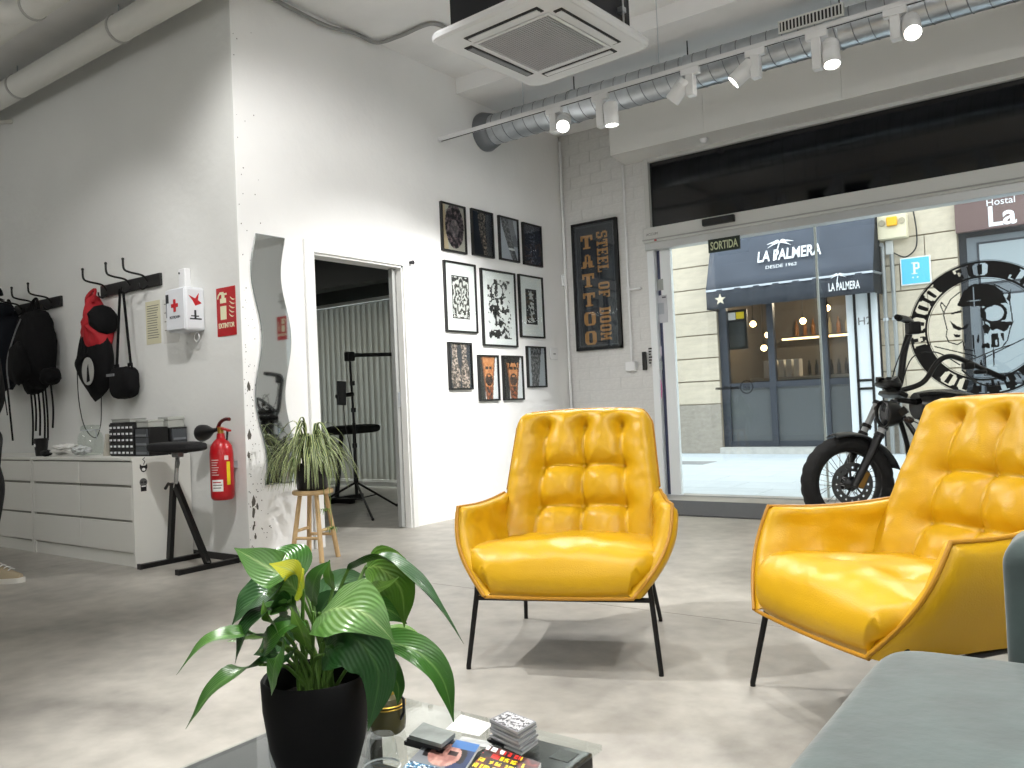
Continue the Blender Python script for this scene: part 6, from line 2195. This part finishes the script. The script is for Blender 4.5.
# fender
P = []
for i in range(22):
    a = math.radians(74 + 92 * i / 21)
    P.append([Vector(((WR + .022) * math.cos(a) + .0, y_, WR + (WR + .022 - .9 * abs(y_) ** 1.0 * abs(y_) / .075 * .35) * math.sin(a))) for y_ in (-.078, -.06, -.03, 0, .03, .06, .078)])
o = MB().grid(P).build('front_fender', satin, mo, True); o.modifiers.new('t', 'SOLIDIFY').thickness = .004
# clamps and headlight
for q in (.56, .68):
    c = Vector((0, 0, WR)) + rake * q
    MB().box(c + Vector((-.02, 0, 0)), (.07, .27, .035), Matrix.Rotation(-.52, 3, 'Y')).build('triple_clamp', mblk, mo, bevel=.01)
hp = ml(886, 414, 5.50)
mbh = Matrix.Translation(hp) @ Matrix.Rotation(PI / 2, 4, 'Y')
MB().lathe([(0, -.11), (.045, -.105), (.08, -.06), (.09, 0), (.093, .02), (.088, .028), (.078, .02)], 28, mbh).build('headlight', mblk, mo, True)
MB().lathe([(0, .030), (.05, .026), (.076, .016)], 28, mbh).build('headlight_lens', mat('dark_lens', (36, 38, 42), .08), mo, True)
for s_ in (-1, 1):
    MB().bar(hp + Vector((-.05, s_ * .08, 0)), hp + Vector((-.08, s_ * .11, .03)), .02, .05).build('headlight_bracket', mblk, mo)
    MB().ball(hp + Vector((-.06, s_ * .16, -.04)), .03, 12, 8, (1.2, .8, .8)).build('indicator', mat('indicator_smoke', (40, 30, 24), .2), mo, True)
    MB().cyl(hp + Vector((-.06, s_ * .10, -.04)), hp + Vector((-.06, s_ * .15, -.04)), .008, n=8).build('indicator_stem', mblk, mo, True)
# high handlebars
cl = Vector((0, 0, WR)) + rake * .70
barL = [cl + Vector((0, -.05, .0)), ml(899, 385, 5.80), ml(904, 352, 5.85), ml(911, 326, 5.88), ml(907, 320, 5.80), ml(899, 318, 5.70)]
barR = [cl + Vector((0, .05, .0)), ml(922, 383, 5.62), ml(936, 364, 5.58), ml(946, 357, 5.58), ml(958, 358, 5.62), ml(985, 370, 5.74), ml(1003, 378, 5.80)]
MB().tube(bez(barL, 6), .024, 12).build('handlebar', mblk, mo, True)
MB().tube(bez(barR, 6), .018, 12).build('handlebar', mblk, mo, True)
MB().tube([ml(985, 370, 5.74), ml(1004, 378.5, 5.80)], .02, 14).build('grip', rub, mo, True)
MB().tube([ml(907, 321, 5.80), ml(897, 317, 5.68)], .02, 14).build('grip', rub, mo, True)
for x, y, d_, s3 in ((913, 328, 5.84, (.09, .07, .09)), (968, 366, 5.66, (.07, .06, .05)), (980, 372, 5.70, (.09, .04, .03))):
    MB().box(ml(x, y, d_), s3).build('switch_cluster', mblk, mo, bevel=.012)
MB().tube(bez([ml(965, 362, 5.64), ml(978, 357, 5.66), ml(995, 350, 5.7), ml(1010, 345, 5.74)], 4), .004, 6).build('clutch_lever', mblk, mo, True)
MB().tube(bez([ml(962, 370, 5.64), ml(980, 384, 5.66), ml(1000, 386, 5.7)], 4), .006, 6).build('brake_lever', mblk, mo, True)
for pts in ([(911, 332, 5.84), (897, 362, 5.8), (892, 385, 5.74), (898, 402, 5.7)], [(960, 365, 5.64), (935, 352, 5.66), (912, 358, 5.7), (900, 390, 5.72)], [(905, 418, 5.66), (925, 428, 5.6), (928, 448, 5.58), (915, 465, 5.58)]):
    MB().tube(bez([ml(*p) for p in pts], 7), .0045, 6).build('cable', mblk, mo, True)
MB().box(cl + Vector((.02, 0, .05)), (.10, .20, .05), Matrix.Rotation(-.3, 3, 'Y')).build('instrument', mblk, mo, bevel=.02)
MB().cyl(cl + Vector((.0, .05, .05)), cl + Vector((.02, .05, .09)), .04, n=20).build('gauge', satin, mo, True)
for k in range(6):
    MB().box(cl + Vector((random.uniform(-.03, .07), random.uniform(-.13, .13), random.uniform(.02, .10))), (random.uniform(.02, .05), random.uniform(.02, .05), random.uniform(.015, .04)), Matrix.Rotation(random.uniform(-.6, .6), 3, 'X')).build('clamp_block', mblk, mo, bevel=.006)
# tank, seat, engine, frame, rear wheel
P = []
for i in range(17):
    t = i / 16; x = -.52 - .58 * t; wv = .145 * math.sin(PI * (.16 + .72 * t)) ** .8; hv = .14 * math.sin(PI * (.2 + .66 * t)) ** .8
    P.append([Vector((x, wv * math.cos(2 * PI * k / 18), .83 - .08 * t + hv * math.sin(2 * PI * k / 18))) for k in range(18)])
mb = MB().grid(P, closev=True); mb.f.append(tuple(range(18))); mb.f.append(tuple(reversed(range(16 * 18, 17 * 18))))
mb.build('fuel_tank', mat('tank_black', (14, 14, 15), .22), mo, True, 60)
lump('saddle', mat('saddle_leather', (26, 22, 20), .6), mo, (-1.36, 0, .75), (.32, .13, .055), 3, .05, p=3)
MB().box((-.80, 0, .42), (.36, .28, .26)).build('crankcase', satin, mo, bevel=.04)
for xx, an in ((-.70, .35), (-.90, -.35)):
    d_ = Vector((math.sin(an), 0, math.cos(an))); b0 = Vector((xx * .3 - .56, 0, .50))
    cy = MB().tube([b0, b0 + d_ * .24], .075, 20).build('cylinder_barrel', satin, mo, True)
    for k in range(7):
        MB().tube([b0 + d_ * (.04 + k * .028), b0 + d_ * (.05 + k * .028)], .10, 20).build('cooling_fin', mblk, cy, True)
hs_ = Vector((0, 0, WR)) + rake * .64
for s_ in (-1, 1):
    MB().tube(bez([hs_ + Vector((-.05, 0, -.04)), (-.50, s_ * .09, .55), (-.55, s_ * .12, .25), (-.95, s_ * .12, .22), (-1.2, s_ * .12, .35), (-1.5, s_ * .12, .62)], 5), .017, 10).build('frame_tube', mblk, mo, True)
    MB().tube([(-1.12, s_ * .12, .34), (-1.52, s_ * .13, .31)], .02, 10).build('swing_arm', mblk, mo, True)
    MB().tube([(-1.42, s_ * .15, .36), (-1.30, s_ * .14, .66)], [.03, .026], 14).build('shock', satin, mo, True)
MB().tube(bez([hs_ + Vector((-.06, 0, 0)), (-.8, 0, .80), (-1.2, 0, .68), (-1.6, 0, .66)], 5), .02, 10).build('backbone', mblk, mo, True)
MB().tube(bez([(-.62, .16, .60), (-.50, .20, .45), (-.60, .20, .22), (-1.0, .20, .20), (-1.65, .20, .26)], 6), [.022] * 12 + [.04] * 13, 14).build('exhaust', satin, mo, True)
moto_wheel('rear_wheel', -1.50, .31, .13)
P = []
for i in range(18):
    a = math.radians(30 + 130 * i / 17)
    P.append([Vector((-1.50 + .345 * math.cos(a), y_, .31 + .345 * math.sin(a) - abs(y_) * .25)) for y_ in (-.09, -.05, 0, .05, .09)])
o = MB().grid(P).build('rear_fender', mblk, mo, True); o.modifiers.new('t', 'SOLIDIFY').thickness = .004
MB().tube([(-.92, .13, .24), (-.86, .26, .0)], .010, 8).build('side_stand', mblk, mo, True)
MB().box((-1.88, 0, .48), (.03, .09, .06)).build('tail_light', mat('tail_red', (120, 14, 16), .3), mo, bevel=.01)
# ================================================================ dressers
dr_w = mat('dresser_white', (224, 224, 218), .45)
DYF = 2.93


def dresser(label, x0, x1):
    W, D, Ht = x1 - x0, HY - .014 - DYF, .722
    t = thing('dresser', label, 'dresser', ((x0 + x1) / 2, DYF, 0), 0, 'white dressers along the hook wall')
    MB().bx(-W / 2, W / 2, .022, D, .0, Ht - .02).build('body', dr_w, t)
    MB().bx(-W / 2, W / 2, -.004, D, Ht - .02, Ht).build('top', dr_w, t, bevel=.002)
    MB().bx(-W / 2, -W / 2 + .022, 0, .022, 0, Ht - .02).build('side_panel', dr_w, t)
    MB().bx(W / 2 - .022, W / 2, 0, .022, 0, Ht - .02).build('side_panel', dr_w, t)
    MB().bx(-W / 2 + .022, W / 2 - .022, .01, .022, 0, .085).build('plinth', dr_w, t)
    for c in range(2):
        xa = -W / 2 + .024 + c * (W / 2 - .022); xb = xa + W / 2 - .026
        for z0, z1 in ((.095, .292), (.308, .522), (.540, .692)):
            d_ = MB().bx(xa, xb, 0, .02, z0, z1).build('drawer', dr_w, t, bevel=.002)
            MB().bx(xa + .01, xb - .01, .012, .022, z1, z1 + .014).build('finger_gap', mat('gap_grey', (150, 149, 142), .8), d_)
    return t


dA = dresser('white six-drawer dresser with black stickers on its side panel', -6.69, -5.262)
dB = dresser('white six-drawer dresser continuing along the wall behind the standing person', -8.13, -6.70)
# stickers on the side panel
XS_ = -5.262
for k, (px_, py_, lab) in enumerate(((143.5, 467.5, 'small black horned face sticker on the dresser side'), (143.5, 484.5, 'black and grey skull sticker on the dresser side below the horned face'))):
    p = on_x(px_, py_, XS_)
    st_ = thing('sticker', lab, 'sticker', (XS_, p.y, p.z), PI / 2)
    s = .05
    if k == 0:
        head = [(-.5, .5), (-.55, .0), (-.3, -.5), (0, -.65), (.3, -.5), (.55, 0), (.5, .5), (.25, .25), (-.25, .25)]
        MB().prism([(x * s, z * s) for x, z in head], -.001, 0).build('face', ink, st_)
        MB().tube([(0, -.001, .4 * s), (.2 * s, -.001, .8 * s), (-.1 * s, -.001, 1.1 * s), (.2 * s, -.001, 1.3 * s)], .003, 5).build('curl', ink, st_)
        MB().prism([(.25 * s * math.cos(a), .2 * s * math.sin(a) - .25 * s) for a in [2 * PI * i / 12 for i in range(12)]], -.0015, -.001).build('muzzle', paper, st_)
    else:
        MB().prism([(.55 * s * math.cos(a), .55 * s * math.sin(a) + .3 * s) for a in [2 * PI * i / 14 for i in range(14)]], -.001, 0).build('skull', mat('sticker_mid', (86, 86, 86), .6), st_)
        MB().bx(-.4 * s, .4 * s, -.001, 0, -.9 * s, -.1 * s).build('jaw', ink, st_)
        for q in (-.22, .22):
            MB().prism([((q + .15 * math.cos(a)) * s, (.3 + .15 * math.sin(a)) * s) for a in [2 * PI * i / 10 for i in range(10)]], -.0018, -.001).build('eye', ink, st_)
        MB().bx(-.3 * s, .3 * s, -.0016, -.001, -.3 * s, -.15 * s).build('teeth', paper, st_)
# things on the dresser
TD = .722


def dpt(px_, py_=455, Y=3.12):
    p = on_y(px_, py_, Y); return Vector((p.x, Y, TD))


p = on_z(41.5, 456, TD)
cup = thing('paper_cup', 'black paper cup with a small white mark on the dresser', 'cup', (p.x, p.y, TD))
MB().lathe([(0, .001), (.038, .001), (.04, .004), (.052, .13), (.055, .135), (.052, .138), (.049, .13), (0, .02)], 24).build('cup_wall', black_plastic, cup, True)
MB().prism([(.012 * math.cos(a), .085 + .014 * math.sin(a)) for a in [2 * PI * i / 10 for i in range(10)]], -.050, -.046).build('mark', paper, cup)
cloth = mat('white_cloth', (222, 222, 218), .9)
for (px_, py_), s3, lab, sd in (((60, 454), (.115, .08, .033), 'crumpled white cloth lying between the black cup and the glass jar', 3), ((79, 456), (.09, .05, .03), 'crumpled clear plastic bag in front of the glass jar', 9)):
    q = on_y(px_ + 3, 452, 3.08 if sd == 3 else 3.0)
    o = lump('crumpled_cloth' if sd == 3 else 'plastic_bag', cloth if sd == 3 else mat('bag_clear', (196, 200, 200), .25), None, (0, 0, s3[2] * .8), s3, sd, .55, 36, 24, 2.0)
    o.location = (q.x, 3.09 if sd == 3 else 3.0, TD + .024); tag(o, lab, 'cloth' if sd == 3 else 'bag')
q = on_y(46, 454, 3.0)
o = lump('dark_pouch', black_fabric, None, (0, 0, .022), (.045, .035, .024), 5, .2); o.location = (q.x, 3.0, TD + .004); tag(o, 'small black pouch between the paper cup and the cloth', 'pouch')
q = dpt(91, 450, 3.15)
jar = thing('glass_jar', 'clear glass jar with a clamp lid on the dresser', 'jar', q)
jgl = glass('jar_glass', (.86, .89, .87), f0=1.6)
MB().lathe([(0, .002), (.075, .002), (.085, .012), (.088, .04), (.088, .13), (.075, .165), (.06, .175), (.06, .19)], 28).build('body', jgl, jar, True)
MB().lathe([(.064, .19), (.066, .195), (.066, .215), (.055, .225), (0, .228)], 28).build('lid', jgl, jar, True)
MB().torus((0, 0, .188), .066, .004, 28, 6, Matrix.Rotation(PI / 2, 4, 'X')).build('wire_ring', steel, jar, True)
MB().tube([(.066, 0, .188), (.085, 0, .16), (.09, 0, .12)], .004, 6).build('clamp', steel, jar)
q = dpt(101, 452, 3.1)
o = MB().box((0, 0, .08), (.012, .10, .16), Matrix.Rotation(.25, 3, 'Y')).build('notebook', mat('card_cream', (196, 192, 178), .6), None, bevel=.002, loc=(-5.84, 3.10, TD)); tag(o, 'thin cream notebook leaning between the jar and the small drawers', 'notebook')


def organiser(label, xa, xb, Y0, Hh, rows, cols, style):
    W = xb - xa
    t = thing('drawer_organiser', label, 'organiser', ((xa + xb) / 2, Y0, TD))
    MB().bx(-W / 2, W / 2, .012, .15, 0, Hh).build('case', black_plastic, t, bevel=.003)
    for r_ in range(rows):
        for c in range(cols):
            x0 = -W / 2 + .008 + (W - .016) * c / cols; x1 = -W / 2 + .008 + (W - .016) * (c + 1) / cols
            z0 = .008 + (Hh - .016) * r_ / rows; z1 = .008 + (Hh - .016) * (r_ + 1) / rows
            d_ = MB().bx(x0 + .002, x1 - .002, 0, .012, z0 + .002, z1 - .002).build('drawer', mat('organiser_%s' % style, (30, 31, 33) if style == 's' else (74, 78, 82), .3), t)
            if style == 's':
                MB().bx((x0 + x1) / 2 - .011, (x0 + x1) / 2 + .011, -.006, 0, z0 + .010, z0 + .024).build('label_tab', mat('tab_white', (220, 222, 224), .5), d_)
            else:
                MB().bx(x0 + .01, x1 - .01, -.004, 0, z0 + .008, z0 + .022).build('pull', mat('pull_grey', (120, 124, 128), .4), d_)
                if (r_ * 7 + c * 3) % 4 == 1:
                    MB().bx(x0 + .02, x0 + .05, -.005, -.0, z1 - .035, z1 - .012).build('label_tab', mat('tab_white', (220, 222, 224), .5), d_)
    return t


organiser('black organiser of thirty tiny drawers with white label tabs', -5.78, -5.442, 3.05, .235, 5, 6, 's')
organiser('black organiser of smoky drawers in one column beside the tiny drawers', -5.436, -5.275, 3.05, .195, 3, 1, 'm')
o3 = organiser('black organiser of two smoky drawers turned towards the armrest stand', -.065, .065, 0, .185, 2, 1, 'w')
o3.location = (-5.272, 3.285, TD); o3.rotation_euler = (0, 0, PI / 2)
clr = mat('clear_tray', (176, 178, 172), .25)
for xm, ym, wx, wy, zb_, hh, lab in ((-5.63, 3.12, .24, .12, .236, .026, 'flat grey tray lying on the tiny drawers'), (-5.36, 3.12, .15, .11, .196, .05, 'grey storage box lying on the single column organiser'), (-5.345, 3.27, .12, .12, .186, .075, 'clear plastic storage box lying on the organiser turned to the armrest')):
    t = thing('storage_box', lab, 'storage box', (xm, ym, TD + zb_))
    MB().bx(-wx / 2, wx / 2, -wy / 2, wy / 2, 0, hh * .7).build('tub', clr, t, bevel=.004)
    MB().bx(-wx / 2 - .004, wx / 2 + .004, -wy / 2 - .004, wy / 2 + .004, hh * .7, hh).build('lid', clr, t, bevel=.004)

# ================================================================ armrest stand beside the dresser
ar = thing('armrest_stand', 'black padded armrest on an A-shaped stand beside the dresser', 'armrest stand', (-5.05, 3.12, 0))
X0 = 5.05
lump('pad', black_fabric, ar, (.13, -.08, .785), (.25, .10, .034), 4, .03, p=4)
MB().cyl((-.03, 0, .50), (.06, -.03, .745), .014, n=14).build('pole', chrome, ar, True)
MB().box((.06, -.03, .735), (.07, .05, .04)).build('pad_clamp', mat('clamp_steel', (150, 152, 152), .35, .7), ar, bevel=.008)
MB().tube([(.09, -.05, .71), (.115, -.06, .68), (.10, -.06, .65)], .010, 8).build('clamp_lever', mat('clamp_steel', (150, 152, 152), .35, .7), ar, True)
MB().bar((-.05, 0, .54), (-.125, .0, .03), .04, .03, (0, 1, 0)).build('leg', black_metal, ar)
MB().bar((-.03, .0, .54), (.31, .0, .03), .04, .03, (0, 1, 0)).build('leg', black_metal, ar)
for x in (-.125, .31):
    MB().bx(x - .02, x + .02, -.215, .215, .0, .032).build('foot_bar', black_metal, ar, bevel=.003)
    for y in (-.21, .21):
        MB().bx(x - .022, x + .022, y - .008, y + .008, 0, .034).build('end_cap', black_plastic, ar)
MB().tube([(-.06, 0, .52), (-.11, 0, .535), (-.15, 0, .50)], .010, 8).build('lock_lever', black_plastic, ar, True)

# ================================================================ side room: light stand and armrest
ls = thing('light_stand', 'black tripod light stand with a horizontal bar lamp in the side room', 'light stand', (-5.75, 5.36, 0), PI / 2)
MB().cyl((0, 0, .18), (0, 0, .85), .016, n=12).build('pole', black_metal, ls, True)
MB().cyl((0, 0, .85), (-.02, 0, 1.48), .011, n=12).build('pole', black_metal, ls, True)
for z in (.30, .62, .95, 1.2):
    MB().cyl((0, 0, z), (0, 0, z + .04), .024, n=12).build('collar', black_plastic, ls, True)
for a in (0.05, 2.2, 4.2):
    MB().cyl((0, 0, .30), (.55 * math.cos(a), .55 * math.sin(a), .012), .011, n=8).build('leg', black_metal, ls, True)
    MB().cyl((0, 0, .14), (.28 * math.cos(a), .28 * math.sin(a), .155), .006, n=8).build('brace', black_metal, ls, True)
    MB().ball((.55 * math.cos(a), .55 * math.sin(a), .014), .014, 8, 6).build('rubber_foot', black_plastic, ls, True)
MB().bar((-.05, 0, 1.48), (.62, 0, 1.505), .05, .035).build('bar_lamp', black_plastic, ls)
MB().box((-.02, 0, 1.47), (.09, .06, .09)).build('lamp_joint', black_plastic, ls, bevel=.012)
MB().bar((-.16, -.02, 1.02), (-.15, -.02, 1.24), .10, .016, (0, 1, 0)).build('phone', mat('phone_grey', (70, 72, 74), .3), ls)
MB().cyl((-.2, 0, 1.10), (.0, 0, 1.12), .02, n=10).build('phone_clamp', black_plastic, ls, True)
MB().tube(bez([(-.12, 0, 1.02), (-.1, 0, .8), (-.04, 0, .55), (-.02, 0, .3)], 5), .004, 5).build('cable', black_plastic, ls, True)
a2 = thing('armrest_stand', 'black padded armrest on a post in the side room behind the light stand', 'armrest stand', (-6.7, on_x(352, 435, -6.7).y, 0), PI / 2)
lump('pad', black_fabric, a2, (.02, 0, .76), (.36, .10, .05), 6, .03, p=4)
MB().cyl((-.25, 0, .06), (-.15, 0, .72), .025, n=12).build('post', black_metal, a2, True)
MB().bx(-.42, .10, -.04, .04, 0, .06).build('base_bar', black_metal, a2, bevel=.004)
MB().bx(-.30, -.22, -.25, .25, 0, .05).build('base_bar', black_metal, a2, bevel=.004)
pl_ = thing('side_room_fill', 'added flat white fill light panel, unseen on the dark side room ceiling', 'lamp', (-7.6, 5.6, 2.86))  # unseen glowing panel, added to brighten the side room and blinds
MB().bx(-.3, .3, -.3, .3, -.03, 0).build('housing', white_plastic, pl_)
MB().bx(-.27, .27, -.27, .27, -.034, -.03).build('diffuser', mat('fill_panel', (255, 250, 244), .5, emit=7), pl_)

# ================================================================ person at the dresser (mostly outside the picture)
skin_m = mat('skin', (206, 160, 134), .5); hood_m = mat('black_hoodie', (16, 16, 18), .9, bump=.3, scale=90)
fwd = (Vector((.86, .50, 0))).normalized()
leg0 = on_z(0, 580, 0)
pe = thing('person', 'person in loose black clothes and beige sneakers standing by the dressers', 'person', (leg0.x - .01, leg0.y + .03, 0), math.atan2(fwd.y, fwd.x))
# local: x forward, y left, z up. right leg (y<0) is the near one


def skin_mesh(name, joints, edges, m, parent, root=0, sub=2):
    me = bpy.data.meshes.new(name); me.from_pydata([j[0] for j in joints], edges, [])
    me.materials.append(m)
    o = link(name, me, parent)
    md = o.modifiers.new('skin', 'SKIN'); md.use_smooth_shade = True
    for i, j in enumerate(joints):
        r_ = j[1]
        me.skin_vertices[0].data[i].radius = (r_, r_) if not isinstance(r_, tuple) else r_
    me.skin_vertices[0].data[root].use_root = True
    s_ = o.modifiers.new('sub', 'SUBSURF'); s_.levels = sub; s_.render_levels = sub
    return o


BX_ = -.20
J = [((BX_, .0, .93), .11), ((BX_, 0, 1.10), .11), ((BX_ - .01, 0, 1.30), .13), ((BX_ - .02, 0, 1.45), .07), ((BX_, 0, 1.53), .05), ((BX_ + .02, 0, 1.60), .075), ((BX_ + .03, 0, 1.69), .085), ((BX_ + .015, 0, 1.77), .06),
     ((BX_, .10, .88), .085), ((-.22, .11, .48), .055), ((-.36, .11, .09), .036), ((-.24, .115, .04), .03),
     ((BX_ + .03, -.10, .88), .085), ((-.03, -.11, .50), .055), ((-.03, -.11, .09), .036), ((.12, -.115, .04), .03),
     ((BX_ - .02, .19, 1.42), .055), ((BX_ - .03, .26, 1.14), .04), ((BX_ - .12, .24, .92), .028), ((BX_ - .02, -.19, 1.42), .055), ((BX_ - .12, -.24, 1.14), .04), ((BX_ - .14, -.24, .92), .028)]
E_ = [(0, 1), (1, 2), (2, 3), (3, 4), (4, 5), (5, 6), (6, 7), (0, 8), (8, 9), (9, 10), (10, 11), (0, 12), (12, 13), (13, 14), (14, 15), (2, 16), (16, 17), (17, 18), (2, 19), (19, 20), (20, 21)]
hb = len(J)
for s_, wi in ((1, 18), (-1, 21)):
    w0 = Vector(J[wi][0]); k0 = len(J)
    J.append((tuple(w0 + Vector((.035, 0, -.06))), .022)); E_.append((wi, k0))
    for q, (dy, L) in enumerate(((.022, .085), (.008, .095), (-.008, .09), (-.022, .075))):
        b0 = w0 + Vector((.045 + .02 * (1 - q) * .3, dy, -.08)); a_ = len(J)
        J.append((tuple(b0), .010)); J.append((tuple(b0 + Vector((.018, 0, -L * .5))), .009)); J.append((tuple(b0 + Vector((.012, 0, -L))), .0075))
        E_ += [(k0, a_), (a_, a_ + 1), (a_ + 1, a_ + 2)]
    a_ = len(J); b0 = w0 + Vector((.05, -s_ * .025, -.04))
    J.append((tuple(b0), .011)); J.append((tuple(b0 + Vector((.03, -s_ * .008, -.04))), .009)); E_ += [(k0, a_), (a_, a_ + 1)]
body = skin_mesh('body', J, E_, skin_m, pe)
# clothes
T = [((BX_, 0, 1.0), .135), ((BX_, 0, .88), .135), ((BX_, .10, .80), .115), ((-.22, .115, .62), .10), ((-.24, .115, .42), .085), ((-.34, .115, .14), .05), ((BX_ + .09, -.10, .80), .12), ((.0, -.115, .62), .11), ((-.01, -.115, .42), .08), ((-.04, -.115, .14), .045)]
skin_mesh('trousers', T, [(0, 1), (1, 2), (2, 3), (3, 4), (4, 5), (1, 6), (6, 7), (7, 8), (8, 9)], hood_m, pe)
Hd = [((BX_, 0, .84), .15), ((BX_, 0, 1.12), .145), ((BX_ - .01, 0, 1.32), .155), ((BX_ - .02, 0, 1.46), .09), ((BX_ - .02, .19, 1.42), .085), ((BX_ - .03, .27, 1.14), .068), ((BX_ - .12, .245, .95), .045), ((BX_ - .02, -.19, 1.42), .085), ((BX_ - .12, -.25, 1.14), .068), ((BX_ - .14, -.245, .95), .045)]
skin_mesh('hoodie', Hd, [(0, 1), (1, 2), (2, 3), (2, 4), (4, 5), (5, 6), (2, 7), (7, 8), (8, 9)], hood_m, pe)
hair = lump('hair', mat('dark_hair', (30, 24, 20), .8), pe, (BX_ + .005, 0, 1.735), (.105, .092, .075), 8, .12)
for s_ in (-1, 1):
    MB().ball((BX_ + .095, s_ * .032, 1.665), .012, 10, 8).build('eye', paper, pe, True)
    MB().ball((BX_ + .105, s_ * .032, 1.665), .005, 8, 6).build('iris', black_plastic, pe, True)
    MB().ball((BX_ + .02, s_ * .088, 1.655), .026, 10, 8, (.5, .35, 1)).build('ear', skin_m, pe, True)
    MB().bar((BX_ + .10, s_ * .018, 1.69), (BX_ + .098, s_ * .05, 1.688), .006, .007).build('eyebrow', mat('dark_hair', (30, 24, 20), .8), pe)
MB().ball((BX_ + .112, 0, 1.635), .016, 10, 8, (1.1, .8, 1.5)).build('nose', skin_m, pe, True)
MB().ball((BX_ + .098, 0, 1.595), .02, 10, 8, (.4, 1.1, .35)).build('mouth', mat('lips', (170, 110, 100), .5), pe, True)
beige = mat('sneaker_suede', (176, 162, 136), .85, bump=.3, scale=80); sole_m = mat('sneaker_sole', (222, 220, 212), .6)
for y_, xo in ((.115, -.34), (-.115, .0)):
    P = []
    for i in range(15):
        t = i / 14; x = xo - .10 + .30 * t
        wv = .042 * (math.sin(PI * min(.98, .12 + .80 * t)) ** .5) * (1.05 if t > .5 else .95)
        top = .14 if t < .32 else .14 - .085 * ((t - .32) / .68) ** .8
        P.append([Vector((x, y_ + wv * math.cos(a), .02 + (top - .02) * max(0, math.sin(a)) ** .8)) for a in [PI * k / 12 for k in range(13)]])
    mb = MB().grid(P); mb.f.append(tuple(range(13))); mb.f.append(tuple(reversed(range(14 * 13, 15 * 13))))
    sh_ = mb.build('sneaker', beige, pe, True, 60)
    out = []
    for i in range(33):
        a = 2 * PI * i / 32
        out.append((xo + .055 + .165 * math.copysign(abs(math.cos(a)) ** .7, math.cos(a)), (y_ + .05 * math.copysign(abs(math.sin(a)) ** .75, math.sin(a)))))
    mb = MB(); vs = [(x, y, 0.0) for x, y in out[:-1]] + [(x, y, .03) for x, y in out[:-1]]; n = 32
    mb.add(vs, [tuple(reversed(range(n))), tuple(range(n, 2 * n))] + [(k, (k + 1) % n, n + (k + 1) % n, n + k) for k in range(n)])
    mb.build('sole', sole_m, sh_, True)
    for k in range(5):
        x = xo + .02 + k * .028; zz = .135 - .012 * k
        MB().tube([(x, y_ - .022, zz - .008), (x + .005, y_, zz + .002), (x + .01, y_ + .022, zz - .008)], .004, 6).build('lace', paper, sh_, True)

# added glowing tubes, out of view, to brighten the ceiling and room
for k, (x, y, e, lab) in enumerate(((-7.4, 0.6, .40, 'added white fill light tube, out of view in the dressers corner'), (2.2, 1.2, 1.2, 'added white fill light tube, out of view beyond the sofa, towards the shop front'), (2.2, -1.6, 1.0, 'added white fill light tube, out of view beyond the sofa, towards the rear wall'), (-.4, -1.6, 1.0, 'added white fill light tube, out of view behind the coffee table by the rear wall'))):
    t = thing('fill_tube', lab, 'lamp', (x, y, 2.9), 0, 'added fill light tubes')
    MB().cyl((-.75, 0, 0), (.75, 0, 0), .045, n=14).build('tube', mat('fill_glow_%d' % k, (255, 254, 251), .5, emit=FILL_EMIT * e), t, True)
    MB().bx(-.8, .8, -.012, .012, .05, .07).build('housing', white_plastic, t)
    for xx in (-.7, .7):
        MB().cyl((xx, 0, .06), (xx, 0, CZ - 2.9), .003, n=6).build('hanger_wire', steel, t)
